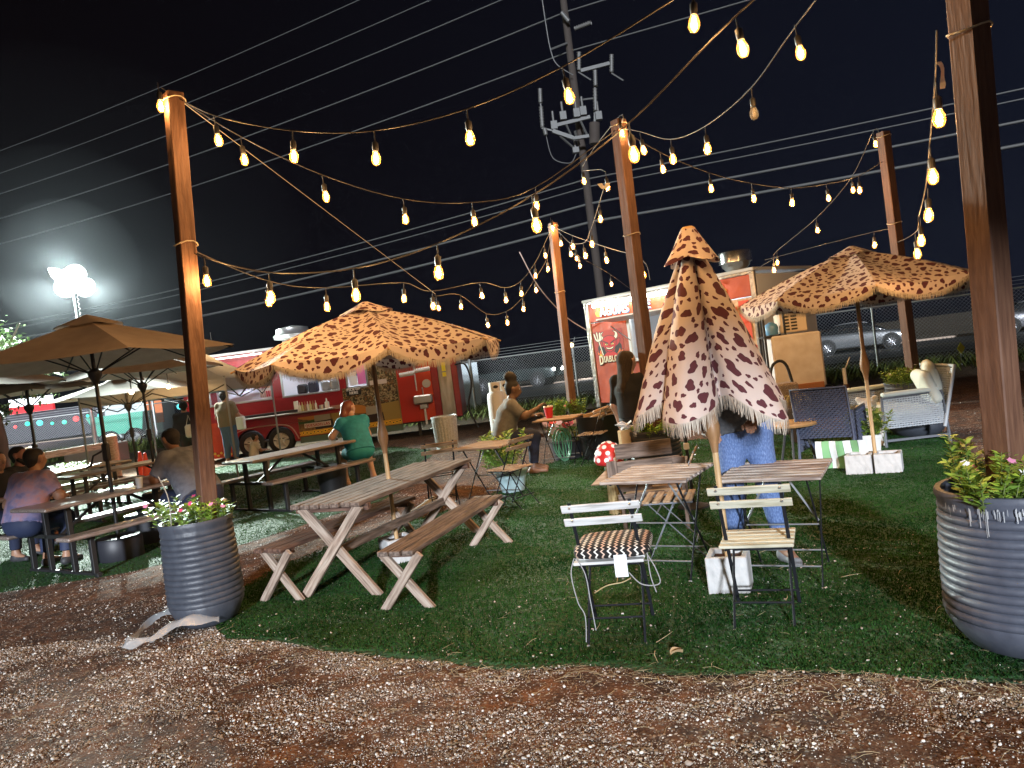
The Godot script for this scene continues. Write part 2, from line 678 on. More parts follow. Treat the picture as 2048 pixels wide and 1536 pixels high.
func scatter(called: String, label: String, category: String, mesh: Mesh, mt: Material, xf: Array, cols: PackedColorArray, parent: Node = null) -> MultiMeshInstance3D:
	var mm := MultiMesh.new()
	mm.transform_format = MultiMesh.TRANSFORM_3D
	mm.use_colors = true
	mm.mesh = mesh
	mm.instance_count = xf.size()
	for i in xf.size():
		mm.set_instance_transform(i, xf[i])
		mm.set_instance_color(i, cols[i])
	var o := MultiMeshInstance3D.new()
	o.multimesh = mm
	o.material_override = mt
	var p: Node = parent if parent else self
	o.name = numbered(called, p)
	p.add_child(o, true)
	if parent == null:
		tag(o, label, category)
	o.set_meta("kind", "stuff")
	return o

func tinted(rough := 0.8) -> StandardMaterial3D:
	var key := "tinted%.2f" % rough
	if not mats.has(key):
		var m := StandardMaterial3D.new()
		m.vertex_color_use_as_albedo = true
		m.roughness = rough
		mats[key] = m
	return mats[key]

func stones() -> void:
	var b := MB.new()
	b.ball(Vector3.ZERO, Vector3(1, 0.62, 0.8), 6, 4, 0.22, rng)
	for i in b.n.size():
		pass
	var pebble := b.mesh()
	var xf := []
	var cols := PackedColorArray()
	var tries := 0
	while xf.size() < 130000 and tries < 900000:
		tries += 1
		var q: Vector2
		var w := rng.randf()
		if w < 0.8:
			q = Vector2(rng.randf_range(-4.6, 2.9), rng.randf_range(-5.6, -2.55))
		elif w < 0.93:
			q = Vector2(rng.randf_range(-5.6, -0.2), rng.randf_range(-10.6, -5.2))
		else:
			q = Vector2(rng.randf_range(-2.0, 7.5), rng.randf_range(-16.0, -3.0))
		if absf(q.x) > 1.0 - q.y * 0.75:
			continue
		var on := Geometry2D.is_point_in_polygon(q, turf_main) or Geometry2D.is_point_in_polygon(q, turf_left)
		var patch := bumps.get_noise_2d(q.x * 40.0 + 11.0, q.y * 95.0) + 0.6 * bumps.get_noise_2d(q.x * 130.0, q.y * 200.0 + 31.0)
		if on:
			if rng.randf() > 0.012:
				continue
		elif rng.randf() > clampf(0.5 + patch * 1.5, 0.13, 1.0):
			continue
		var r := 0.0013 + 0.0023 * rng.randf() + 0.008 * pow(rng.randf(), 16.0) + (rng.randf_range(0.004, 0.009) if rng.randf() < 0.004 else 0.0)
		var y := turf_height(q.x, q.y) + 0.004 if on else lumps(q.x, q.y) * clampf(1.0 - Vector2(q.x, q.y + 6.0).length() / 14.0, 0, 1) + r * 0.15
		xf.append(Transform3D(Basis.from_euler(Vector3(rng.randf_range(-0.5, 0.5), rng.randf() * TAU, rng.randf_range(-0.5, 0.5))).scaled(Vector3.ONE * r), Vector3(q.x, y, q.y)))
		var t := rng.randf()
		var c := Vector3(0.72, 0.69, 0.64)
		if t < 0.5 and not on:
			c = Vector3(0.23, 0.145, 0.085)
		elif t < 0.78:
			c = Vector3(0.46, 0.37, 0.3)
		c *= rng.randf_range(0.65, 1.15)
		cols.append(Color(c.x, c.y, c.z))
	scatter("gravel", "loose white and brown gravel scattered over the red soil", "gravel", pebble, tinted(0.85), xf, cols)
	# dry stalks and clippings
	var s := MB.new()
	s.tube([Vector3(-0.5, 0, 0), Vector3(-0.1, 0.06, 0.05), Vector3(0.5, 0, -0.04)], [0.016, 0.02, 0.008], 4)
	var stalk := s.mesh()
	xf = []
	cols = PackedColorArray()
	for k in 3600:
		var q := Vector2(rng.randf_range(-3.5, 2.6), rng.randf_range(-5.8, -2.6))
		if k % 2 == 0:
			var e := rng.randi() % 60
			q = turf_main[e] + Vector2(rng.randfn(0, 0.12), absf(rng.randfn(0, 0.1)))
		var on := Geometry2D.is_point_in_polygon(q, turf_main)
		if on and rng.randf() > 0.15:
			continue
		var y := turf_height(q.x, q.y) + 0.012 if on else lumps(q.x, q.y) * 0.8 + 0.004
		var l := rng.randf_range(0.015, 0.07) * (1.0 + 1.2 * pow(rng.randf(), 6.0))
		xf.append(Transform3D(Basis.from_euler(Vector3(0, rng.randf() * TAU, rng.randf_range(-0.25, 0.25))).scaled(Vector3(l, l * 0.6, l)), Vector3(q.x, y, q.y)))
		var t := rng.randf_range(0.55, 1.0)
		cols.append(Color(0.5 * t, 0.4 * t, 0.24 * t))
	scatter("dry_grass_clippings", "dry straw stalks lying along the front edge of the turf", "dry grass", stalk, tinted(0.9), xf, cols)

# ---------------------------------------------------------------- road and fence
func ribbon(a: Vector3, b: Vector3, from: float, to: float, y: float) -> MB:
	var d := (b - a).normalized()
	var s := Vector3(d.z, 0, -d.x)
	var m := MB.new()
	m.face([a + s * from + UP * y, b + s * from + UP * y, b + s * to + UP * y, a + s * to + UP * y], UP)
	return m

func build_road() -> void:
	var a := Vector3(-60, 0, -60.0)
	var b := Vector3(70, 0, -3.3)
	var asphalt := noisy("asphalt", 41, 0.08, [[0.0, 0.035, 0.034, 0.036], [0.5, 0.05, 0.05, 0.052], [1.0, 0.075, 0.074, 0.074]], Vector3.ONE * 0.8, 0.42, 0.5, 0.0, true)
	struct("road", ribbon(a, b, 0.0, 13.0, 0.03), asphalt)
	var lane := ribbon(a, b, 6.4, 6.52, 0.036)
	struct("road_line", lane, paint(0.5, 0.36, 0.06, 0.7))
	var edge := ribbon(a, b, 0.5, 0.62, 0.036)
	struct("road_line", edge, paint(0.55, 0.55, 0.53, 0.7))
	var d := (b - a).normalized()
	var s := Vector3(d.z, 0, -d.x)
	var k := MB.new()
	k.box((a + b) * 0.5 + s * 13.15 + UP * 0.06, Vector3(a.distance_to(b), 0.13, 0.3), orient(a, b), 0.02)
	struct("kerb", k, paint(0.34, 0.26, 0.2, 0.8))

func build_fence() -> void:
	var pts := [Vector3(24, 0, -15.2), Vector3(2.16, 0, -25.68), Vector3(-1.4, 0, -27.4), Vector3(-15.3, 0, -32.8), Vector3(-20.0, 0, -32.0), Vector3(-30, 0, -31.0)]
	var steel := paint(0.42, 0.43, 0.42, 0.45, 0.7)
	var f := thing("chain_link_fence", "galvanised chain link fence with barbed wire running along the road", "fence")
	var h := 1.85
	for i in pts.size() - 1:
		var a: Vector3 = pts[i]
		var b: Vector3 = pts[i + 1]
		var l := a.distance_to(b)
		var d := (b - a) / l
		rod(f, "top_rail", [a + UP * h, b + UP * h], 0.024, steel, 8)
		rod(f, "bottom_wire", [a + UP * 0.06, b + UP * 0.06], 0.006, steel, 4)
		var out := Vector3(d.z, 0, -d.x)
		if out.z > 0.0:
			out = -out
		for k in 3:
			rod(f, "barbed_wire", [a + UP * (h + 0.1 + 0.1 * k) + out * (0.08 + 0.1 * k), b + UP * (h + 0.1 + 0.1 * k) + out * (0.08 + 0.1 * k)], 0.007, steel, 4)
		var n := int(round(l / 3.1))
		for k in n + (1 if i == pts.size() - 2 else 0):
			var p: Vector3 = a.lerp(b, float(k) / n)
			var corner := k == 0 and i > 1
			var o := rod(f, "fence_post", [p, p + UP * (h + (0.16 if corner else -0.02))], 0.055 if corner else 0.034, steel, 9)
			rod(o, "barb_arm", [p + UP * (h - 0.02), p + UP * (h + 0.34) + out * 0.32], 0.014, steel, 5)
		var m := MB.new()
		var sp := 0.1
		var cnt := int((l + h) / sp)
		for q in cnt:
			for dir in [1.0, -1.0]:
				var x0: float = q * sp - (h if dir > 0 else 0.0)
				var x1: float = x0 + h * dir
				var y0 := 0.05
				var y1 := h
				if dir > 0:
					if x0 < 0: y0 += -x0; x0 = 0
					if x1 > l: y1 -= x1 - l; x1 = l
				else:
					if x0 > l: y0 += x0 - l; x0 = l
					if x1 < 0: y1 -= -x1; x1 = 0
				if y1 - y0 < 0.05:
					continue
				m.tube([a + d * x0 + UP * y0 + out * 0.006 * dir, a + d * x1 + UP * y1 + out * 0.006 * dir], 0.0042, 3, false)
		var w := obj("chain_mesh", m, steel, f)
		w.set_meta("kind", "stuff")

func build_shade_house() -> void:
	# the building behind the viewer; its upper storeys stand in the way of the light, its open ground floor lets it through
	var wall := paint(0.2, 0.19, 0.18, 0.9)
	var t := thing("building", "plain two storey building with an open ground floor behind the viewer", "building", Vector3(0, 0, 6.5))
	var m := MB.new()
	m.box(Vector3(0, SHADE_EDGE + 2.3, 0.2), Vector3(90, 4.6, 0.4))
	obj("upper_storeys", m, wall, t)
	for x in [-30.0, -15.0, 15.0, 30.0]:
		bar(t, "pillar", Vector3(x, 0, 0.3), Vector3(x, SHADE_EDGE, 0.3), 0.5, 0.5, wall, UP, 0.02)

const SHADE_EDGE := 3.85

# ---------------------------------------------------------------- power line
func build_power_line() -> void:
	var base := Vector3(3.869, -0.050, -30.000)
	base.y = 0.0
	var timber := paint(0.03, 0.022, 0.018, 0.9)
	var grey := paint(0.055, 0.055, 0.053, 0.55)
	var porc := paint(0.07, 0.068, 0.065, 0.5)
	var t := thing("utility_pole", "tall wooden utility pole carrying a bank of grey switch gear", "utility pole", base)
	rod(t, "pole", [Vector3.ZERO, Vector3(0, 10, 0), Vector3(0, 19.5, 0)], [0.17, 0.15, 0.12], timber, 10)
	var q := func(p: Vector3) -> Vector3: return p - base
	for r in [["crossarm", Vector3(4.098, 12.221, -29.400), Vector3(5.223, 12.359, -29.400), 0.13], ["standoff_arm", Vector3(3.075, 13.163, -29.400), Vector3(3.775, 13.484, -29.800), 0.07], ["equipment_bracket", Vector3(2.908, 10.281, -29.300), Vector3(4.223, 10.433, -29.300), 0.13], ["equipment_bracket", Vector3(2.723, 10.007, -29.000), Vector3(3.450, 9.651, -29.000), 0.14], ["equipment_bracket", Vector3(3.448, 9.633, -29.000), Vector3(4.054, 9.648, -29.000), 0.12], ["bracket_strut", Vector3(3.290, 10.289, -29.300), Vector3(3.441, 9.578, -29.000), 0.06], ["bracket_strut", Vector3(3.850, 10.349, -29.300), Vector3(4.012, 9.616, -29.000), 0.06], ["bracket_strut", Vector3(2.977, 9.787, -29.000), Vector3(3.521, 9.342, -29.400), 0.06], ["bracket_strut", Vector3(3.582, 9.957, -29.200), Vector3(3.703, 9.499, -29.500), 0.09], ["bracket_strut", Vector3(2.345, 10.229, -29.200), Vector3(2.797, 10.058, -29.200), 0.06], ["bracket_strut", Vector3(3.982, 11.242, -29.700), Vector3(4.553, 11.142, -29.400), 0.06], ["bracket_strut", Vector3(2.427, 11.159, -29.200), Vector3(2.396, 10.185, -29.200), 0.05], ["switch_blade", Vector3(4.018, 12.193, -29.400), Vector3(4.420, 11.766, -29.200), 0.05], ["switch_blade", Vector3(5.253, 11.996, -29.400), Vector3(5.630, 11.591, -29.200), 0.05], ["bracket_strut", Vector3(4.647, 12.188, -29.400), Vector3(4.369, 10.143, -29.400), 0.07]]:
		bar(t, r[0], q.call(r[1]), q.call(r[2]), r[3], r[3], grey)
	for r in [[Vector3(3.204, 10.419, -29.200), 0.3], [Vector3(3.720, 10.447, -29.200), 0.32], [Vector3(3.973, 10.490, -29.200), 0.32], [Vector3(2.823, 10.111, -29.200), 0.3], [Vector3(4.546, 10.278, -29.300), 0.3], [Vector3(3.539, 9.188, -29.400), 0.2]]:
		var o := bar(t, "switch_box", q.call(r[0]), q.call(r[0]) + UP * r[1], 0.24, 0.24, grey)
		rod(o, "bushing", [Vector3(r[1] * 0.5, 0, 0), Vector3(r[1] * 0.5 + 0.38, 0.02, 0)], 0.045, porc, 8)
	rod(t, "transformer_can", [q.call(Vector3(4.264, 9.407, -29.300)), q.call(Vector3(4.363, 10.188, -29.300))], 0.2, timber, 12)
	for r in [[Vector3(4.044, 12.246, -29.400), Vector3(4.130, 12.915, -29.400)], [Vector3(5.255, 12.015, -29.400), Vector3(5.338, 12.665, -29.400)], [Vector3(4.575, 11.557, -29.300), Vector3(4.629, 12.133, -29.300)], [Vector3(4.457, 10.629, -29.300), Vector3(4.542, 11.448, -29.300)], [Vector3(2.427, 11.159, -29.200), Vector3(2.475, 11.678, -29.200)], [Vector3(2.384, 10.243, -29.200), Vector3(2.426, 11.008, -29.200)], [Vector3(2.479, 9.948, -29.200), Vector3(2.454, 10.196, -29.200)], [Vector3(3.928, 14.197, -29.600), Vector3(3.688, 14.568, -29.600)], [Vector3(4.721, 13.969, -29.400), Vector3(4.135, 13.948, -29.700)]]:
		var prof := []
		for k in 15:
			prof.append(Vector2(0.095 if k % 2 == 0 else 0.06, k / 14.0))
		var a: Vector3 = q.call(r[0])
		var y: Vector3 = q.call(r[1]) - a
		var m := MB.new()
		var xx := y.normalized().cross(Vector3(0.1, 0.2, 1)).normalized()
		m.lathe(prof, 8, a, Basis(xx, y, xx.cross(y.normalized())))
		obj("insulator", m, porc, t)
	rod(t, "jumper_cable", curve([q.call(Vector3(2.991, 15.065, -29.300)), q.call(Vector3(3.013, 14.050, -29.300)), q.call(Vector3(3.064, 13.124, -29.300)), q.call(Vector3(3.236, 12.538, -29.300)), q.call(Vector3(3.824, 12.180, -29.600))]), 0.022, paint(0.1, 0.1, 0.1), 5)
	rod(t, "jumper_cable", curve([q.call(Vector3(2.488, 9.977, -29.300)), q.call(Vector3(2.640, 9.087, -29.300)), q.call(Vector3(3.254, 8.818, -29.300)), q.call(Vector3(3.534, 9.150, -29.400))]), 0.02, paint(0.06, 0.06, 0.06), 5)
	# the lines
	var al := paint(0.05, 0.051, 0.05, 0.6)
	var dirv := Vector3(-0.887, 0, -0.462)
	var rows := [[18.7, 0.022, "topmost thin power line at the top of the pole"], [17.4, 0.022, "second power line below the pole top"], [16.2, 0.026, "third power line from the top"], [14.75, 0.03, "fourth bright power line above the switch gear"], [13.25, 0.03, "power line passing just above the crossarm of the pole"], [8.3, 0.03, "uppermost of the low telephone cables"], [8.0, 0.026, "thin low cable just under the uppermost one"], [7.35, 0.05, "thick twisted telephone cable in the low bundle"], [6.65, 0.06, "thickest and lowest telephone cable of the bundle"]]
	for r in rows:
		var pts := []
		for k in 41:
			var s := -34.0 + 114.0 * k / 40.0
			var span := 46.0
			var u := fposmod(s, span) / span
			pts.append(base + dirv * s + UP * (r[0] - 4.0 * u * (1.0 - u) * 0.55) + Vector3(0.2, 0, 0.1))
		var w := rod(null, "power_line" if r[0] > 10 else "telephone_cable", pts, r[1], al, 5)
		tag(w, r[2], "power line" if r[0] > 10 else "cable", "overhead lines on the utility pole")

# ---------------------------------------------------------------- flood lights
func build_light_tower() -> void:
	var base := Vector3(-12.590, 3.413, -23.000)
	base.y = 0.0
	var steel := paint(0.5, 0.51, 0.52, 0.4, 0.6)
	var t := thing("light_tower", "portable floodlight tower with four blazing white lamp heads", "light tower", base)
	rod(t, "mast", [Vector3(0, 0.6, 0), Vector3(0.0, 3.9, 0)], 0.055, steel, 10)
	rod(t, "mast", [Vector3(0, 3.9, 0), Vector3(-0.02, 6.05, 0)], 0.035, steel, 10)
	var m := MB.new()
	m.box(Vector3(0, 0.45, 0), Vector3(1.5, 0.7, 0.9), Basis.IDENTITY, 0.04)
	obj("generator_box", m, paint(0.3, 0.3, 0.3, 0.5), t)
	var coil := []
	for k in 90:
		coil.append(Vector3(0.1 + 0.02 * sin(k * 1.2), 3.6 + k * 0.026, 0.02 * cos(k * 1.2)))
	rod(t, "coiled_cable", coil, 0.008, steel, 4)
	bar(t, "lamp_bar", Vector3(-0.62, 6.05, 0), Vector3(0.35, 6.05, 0), 0.05, 0.05, steel)
	for q in [[Vector3(-13.005, 5.925, -23.000), 0.75, -0.7, 50.0, 110.0], [Vector3(-12.825, 5.513, -23.000), 0.5, 0.2, 42.0, 200.0], [Vector3(-12.402, 5.866, -22.900), 0.45, 0.6, 42.0, 230.0], [Vector3(-12.202, 5.462, -23.000), 0.45, 1.05, 45.0, 230.0]]:
		var p: Vector3 = q[0] - base
		var aim := Basis.from_euler(Vector3(q[1], q[2], 0))
		# the lamp looks along its own +z, towards the tables
		var l := MB.new()
		l.lathe([Vector2(0.0, -0.2), Vector2(0.1, -0.18), Vector2(0.27, -0.05), Vector2(0.31, 0.0), Vector2(0.29, 0.005)], 18, p, aim * Basis(Vector3.RIGHT, PI / 2))
		var head := obj("lamp_housing", l, steel, t)
		var g := MB.new()
		g.lathe([Vector2(0.0, 0.12), Vector2(0.16, 0.085), Vector2(0.28, 0.0)], 18, p, aim * Basis(Vector3.RIGHT, PI / 2))
		obj("lamp_glass", g, glow(0.95, 1.0, 0.97, 6.0), head)
		var s := SpotLight3D.new()
		s.name = numbered("flood_lamp", t)
		t.add_child(s, true)
		s.transform = Transform3D(aim * Basis(UP, PI), p + aim * Vector3(0, 0, 0.14))
		s.light_color = Color(0.93, 1.0, 0.97)
		s.light_energy = q[4]
		s.spot_range = 60.0
		s.spot_angle = q[3]
		s.spot_angle_attenuation = 0.6
		s.spot_attenuation = 2.0
		s.light_size = 0.15
		s.shadow_enabled = true

	var spill := OmniLight3D.new()
	spill.name = "lamp_spill"
	t.add_child(spill)
	spill.position = Vector3(-0.05, 6.15, 0.5)
	spill.light_color = Color(0.93, 1.0, 0.97)
	spill.light_energy = 55.0
	spill.light_size = 0.3
	spill.omni_range = 60.0
	spill.omni_attenuation = 2.0
	spill.shadow_enabled = true
	for r in [[14.0, 0.0003], [7.0, 0.0012], [4.0, 0.003]]:
		var fog := FogVolume.new()
		fog.name = numbered("lamp_mist", self)
		fog.shape = RenderingServer.FOG_VOLUME_SHAPE_ELLIPSOID
		fog.size = Vector3(r[0], minf(r[0], 12.0), r[0])
		var fm := FogMaterial.new()
		fm.density = r[1]
		fm.albedo = Color(0.93, 0.96, 1.0)
		fog.material = fm
		fog.position = base + Vector3(-0.05, 6.15, 0)
		add_child(fog, true)
		tag(fog, "misty glow hanging round the heads of the floodlight tower", "mist", "mist round the floodlights")
		fog.set_meta("kind", "stuff")

# ---------------------------------------------------------------- trees and weeds
func leaf_mesh(l: float, w: float) -> ArrayMesh:
	var m := MB.new()
	var nn := Vector3(0, 1, 0.15).normalized()
	m.face([Vector3(0, 0, 0), Vector3(w * 0.5, 0.02 * l, l * 0.45), Vector3(0, -0.06 * l, l), Vector3(-w * 0.5, 0.02 * l, l * 0.45)], nn)
	return m.mesh()

func build_trees() -> void:
	var c := Vector3(-14.140, 3.942, -21.000)
	var t := thing("tree", "leafy green tree lit white by the floodlight tower", "tree", Vector3(c.x, 0, c.z))
	var bark := paint(0.12, 0.09, 0.07, 0.9)
	rod(t, "trunk", [Vector3.ZERO, Vector3(0.1, 1.3, 0), Vector3(0.05, 2.6, 0.1)], [0.22, 0.17, 0.12], bark, 9)
	var xf := []
	var cols := PackedColorArray()
	for k in 9:
		var d := Vector3(rng.randfn(0, 1.0), rng.randf_range(-0.2, 1.1), rng.randfn(0, 0.8)).normalized()
		rod(t, "limb", [Vector3(0.05, 2.1 + 0.1 * k, 0.05), Vector3(0, 3.2, 0) + d * 0.9, Vector3(0, 3.5, 0) + d * 1.6], [0.07, 0.045, 0.015], bark, 6)
	for k in 46:
		var d := Vector3(rng.randfn(0, 1), rng.randfn(0, 0.9), rng.randfn(0, 1)).normalized()
		var at := Vector3(0.1, 3.2, 0) + d * Vector3(1.6, 1.15, 1.5) * rng.randf_range(0.45, 1.0)
		var s := rng.randf_range(0.25, 0.52)
		for q in 150:
			var e := Vector3(rng.randfn(0, 1), rng.randfn(0, 0.8), rng.randfn(0, 1)) * s * 0.6
			xf.append(Transform3D(Basis.from_euler(Vector3(rng.randf_range(-0.9, 1.2), rng.randf() * TAU, rng.randf_range(-0.6, 0.6))).scaled(Vector3.ONE * rng.randf_range(0.7, 1.3)), at + e))
			var w := rng.randf()
			cols.append(Color(0.045 + 0.05 * w, 0.085 + 0.06 * w, 0.025 + 0.02 * w))
	var lm := tinted(0.55).duplicate()
	lm.backlight_enabled = true
	lm.backlight = Color(0.3, 0.3, 0.3)
	scatter("crown", "", "", leaf_mesh(0.15, 0.075), lm, xf, cols, t)
	# weeds at the fence
	xf = []
	cols = PackedColorArray()
	var b := MB.new()
	b.face([Vector3(-0.012, 0, 0), Vector3(0.012, 0, 0), Vector3(0.016, 0.5, 0.1), Vector3(0.0, 1.0, 0.32)], Vector3(0, 0.5, -0.85).normalized())
	b.face([Vector3(0, 0, -0.012), Vector3(0, 0, 0.012), Vector3(0.1, 0.5, 0.012), Vector3(0.3, 0.9, 0.0)], Vector3(-0.85, 0.5, 0).normalized())
	for k in 7000:
		var q := Vector3.ZERO
		var tall := 0.3
		if k % 3 == 0:
			q = Vector3(rng.randf_range(-22, -6), 0, 0)
			q.z = -31.9 + rng.randfn(0, 0.7) + (1.5 if q.x > -9.0 else 0.0)
			tall = 0.5
		elif k % 3 == 1:
			q = Vector3(rng.randf_range(6.5, 22), 0, 0)
			q.z = -25.68 + (q.x - 2.16) * 0.48 + rng.randfn(0.5, 1.1)
			tall = 0.3
		else:
			q = Vector3(rng.randf_range(-4, 9), 0, 0)
			q.z = -25.68 + (q.x - 2.16) * 0.48 + rng.randfn(1.2, 1.3)
			tall = 0.28
		var s := tall * rng.randf_range(0.4, 1.3)
		xf.append(Transform3D(Basis(UP, rng.randf() * TAU).scaled(Vector3(0.6, s, s)), q))
		var w := rng.randf()
		cols.append(Color(0.07 + 0.09 * w, 0.1 + 0.08 * w, 0.03))
	scatter("weeds", "weeds and long grass growing along the foot of the chain link fence", "weeds", b.mesh(), tinted(0.8), xf, cols)

# ---------------------------------------------------------------- flat print
func fill_poly(im: Image, p: Array, col: Color) -> void:
	var y0 := 1e9
	var y1 := -1e9
	for q in p:
		y0 = minf(y0, q.y)
		y1 = maxf(y1, q.y)
	for y in range(maxi(int(y0), 0), mini(int(y1) + 1, im.get_height())):
		var xs := []
		for i in p.size():
			var a: Vector2 = p[i]
			var b: Vector2 = p[(i + 1) % p.size()]
			if (a.y <= y and b.y > y) or (b.y <= y and a.y > y):
				xs.append(a.x + (y - a.y) / (b.y - a.y) * (b.x - a.x))
		xs.sort()
		for k in range(0, xs.size() - 1, 2):
			im.fill_rect(Rect2i(int(xs[k]), y, int(xs[k + 1]) - int(xs[k]) + 1, 1), col)

func oval(cx: float, cy: float, rx: float, ry: float, turn := 0.0) -> Array:
	var out := []
	for k in 28:
		out.append(Vector2(cx, cy) + Vector2(cos(TAU * k / 28) * rx, sin(TAU * k / 28) * ry).rotated(turn))
	return out

func smooth_poly(p: Array) -> Array:
	var out := []
	for i in p.size():
		var a: Vector2 = p[(i + p.size() - 1) % p.size()]
		var b: Vector2 = p[i]
		var c: Vector2 = p[(i + 1) % p.size()]
		var d: Vector2 = p[(i + 2) % p.size()]
		for k in 5:
			out.append(b.cubic_interpolate(c, a, d, k / 5.0))
	return out

func grow(p: Array, d: float) -> Array:
	var r := Geometry2D.offset_polygon(PackedVector2Array(p), d, Geometry2D.JOIN_ROUND)
	return Array(r[0]) if r.size() else p

func emblem_image() -> Image:
	# a horned red face with a trident between flames
	var im := Image.create(384, 384, false, Image.FORMAT_RGB8)
	var back := Color(0.66, 0.15, 0.045)
	im.fill(back)
	var ink := Color(0.06, 0.02, 0.02)
	var red := Color(0.75, 0.08, 0.1)
	var cream := Color(0.95, 0.9, 0.8)
	var shapes := []
	for s in [-1, 1]:
		shapes.append([smooth_poly([Vector2(200 + s * 60, 330), Vector2(200 + s * 130, 300), Vector2(200 + s * 150, 230), Vector2(200 + s * 125, 190), Vector2(200 + s * 120, 230), Vector2(200 + s * 95, 170), Vector2(200 + s * 80, 240)]), Color(0.12, 0.03, 0.03)])
		shapes.append([smooth_poly([Vector2(200 + s * 70, 345), Vector2(200 + s * 150, 330), Vector2(200 + s * 172, 275), Vector2(200 + s * 140, 300), Vector2(200 + s * 132, 255), Vector2(200 + s * 105, 305)]), Color(0.95, 0.42, 0.08)])
		shapes.append([smooth_poly([Vector2(200 + s * 85, 345), Vector2(200 + s * 135, 335), Vector2(200 + s * 140, 310), Vector2(200 + s * 115, 320)]), Color(1.0, 0.75, 0.2)])
		shapes.append([smooth_poly([Vector2(200 + s * 42, 112), Vector2(200 + s * 78, 90), Vector2(200 + s * 92, 50), Vector2(200 + s * 66, 20), Vector2(200 + s * 110, 48), Vector2(200 + s * 112, 100), Vector2(200 + s * 74, 140)]), cream])
		shapes.append([smooth_poly([Vector2(200 + s * 78, 190), Vector2(200 + s * 100, 150), Vector2(200 + s * 140, 128), Vector2(200 + s * 132, 180), Vector2(200 + s * 86, 222)]), Color(0.72, 0.1, 0.11)])
	shapes.append([smooth_poly([Vector2(120, 360), Vector2(130, 320), Vector2(175, 285), Vector2(225, 285), Vector2(275, 320), Vector2(285, 360)]), red])
	shapes.append([smooth_poly([Vector2(112, 165), Vector2(130, 105), Vector2(200, 78), Vector2(270, 105), Vector2(288, 165), Vector2(270, 235), Vector2(225, 285), Vector2(200, 293), Vector2(175, 285), Vector2(130, 235)]), red])
	shapes.append([[Vector2(60, 140), Vector2(70, 140), Vector2(108, 330), Vector2(98, 333)], cream])
	shapes.append([smooth_poly([Vector2(5, 30), Vector2(20, 40), Vector2(34, 100), Vector2(50, 110), Vector2(42, 30), Vector2(54, 16), Vector2(62, 108), Vector2(76, 100), Vector2(78, 36), Vector2(92, 22), Vector2(98, 110), Vector2(70, 138), Vector2(38, 132), Vector2(20, 104)]), cream])
	for q in shapes:
		fill_poly(im, grow(q[0], 7.0), ink)
		fill_poly(im, q[0], q[1])
	for s in [-1, 1]:
		fill_poly(im, [Vector2(200 + s * 14, 172), Vector2(200 + s * 74, 138), Vector2(200 + s * 78, 152), Vector2(200 + s * 16, 186)], ink)
		fill_poly(im, oval(200 + s * 40, 190, 22, 15), ink)
		fill_poly(im, oval(200 + s * 40, 190, 17, 11), Color(0.98, 0.9, 0.5))
		fill_poly(im, oval(200 + s * 36, 190, 6, 9), ink)
	fill_poly(im, smooth_poly([Vector2(140, 225), Vector2(200, 238), Vector2(262, 222), Vector2(235, 262), Vector2(200, 268), Vector2(165, 260)]), ink)
	fill_poly(im, smooth_poly([Vector2(152, 231), Vector2(200, 243), Vector2(250, 229), Vector2(228, 251), Vector2(200, 256), Vector2(170, 250)]), cream)
	fill_poly(im, smooth_poly([Vector2(190, 205), Vector2(200, 198), Vector2(212, 206), Vector2(202, 216)]), Color(0.5, 0.03, 0.05))
	return im

func print_image() -> Image:
	# the food print on the side of the red trailer
	var w := 320
	var h := 256
	var f := FastNoiseLite.new()
	f.seed = 8
	f.frequency = 0.055
	f.noise_type = FastNoiseLite.TYPE_CELLULAR
	f.cellular_return_type = FastNoiseLite.RETURN_CELL_VALUE
	var g := FastNoiseLite.new()
	g.seed = 4
	g.frequency = 0.03
	var im := Image.create(w, h, false, Image.FORMAT_RGB8)
	var tones := [Color(0.12, 0.08, 0.05), Color(0.3, 0.2, 0.1), Color(0.62, 0.55, 0.42), Color(0.2, 0.2, 0.1), Color(0.45, 0.3, 0.14), Color(0.72, 0.66, 0.52)]
	for y in h:
		for x in w:
			var v := f.get_noise_2d(x + 6.0 * g.get_noise_2d(x * 2.0, y * 2.0), y)
			var c: Color = tones[clampi(int((v + 1.0) * 3.0), 0, 5)]
			var k := g.get_noise_2d(x, y)
			if y > 128:
				c = Color(0.55, 0.42, 0.2).lerp(Color(0.36, 0.25, 0.12), clampf(k + 0.5, 0, 1))
			im.set_pixel(x, y, c)
	fill_poly(im, smooth_poly([Vector2(10, 118), Vector2(60, 105), Vector2(118, 120), Vector2(125, 160), Vector2(70, 158), Vector2(14, 140)]), Color(0.72, 0.45, 0.16))
	fill_poly(im, smooth_poly([Vector2(0, 160), Vector2(60, 170), Vector2(120, 166), Vector2(118, 182), Vector2(10, 180)]), Color(0.2, 0.3, 0.1))
	fill_poly(im, [Vector2(122, 128), Vector2(205, 122), Vector2(208, 178), Vector2(120, 180)], Color(0.6, 0.57, 0.5))
	fill_poly(im, [Vector2(118, 178), Vector2(226, 172), Vector2(230, 232), Vector2(122, 232)], Color(0.16, 0.08, 0.06))
	fill_poly(im, [Vector2(214, 118), Vector2(318, 112), Vector2(319, 226), Vector2(224, 226)], Color(0.6, 0.5, 0.25))
	fill_poly(im, [Vector2(0, 228), Vector2(320, 222), Vector2(320, 256), Vector2(0, 256)], Color(0.82, 0.6, 0.16))
	for k in 16:
		fill_poly(im, oval(12 + k * 20, 240 + 4 * sin(k * 2.0), 8, 8), Color(0.95, 0.75, 0.15))
		fill_poly(im, oval(12 + k * 20, 240 + 4 * sin(k * 2.0), 4, 4), Color(0.22, 0.1, 0.04))
	return im

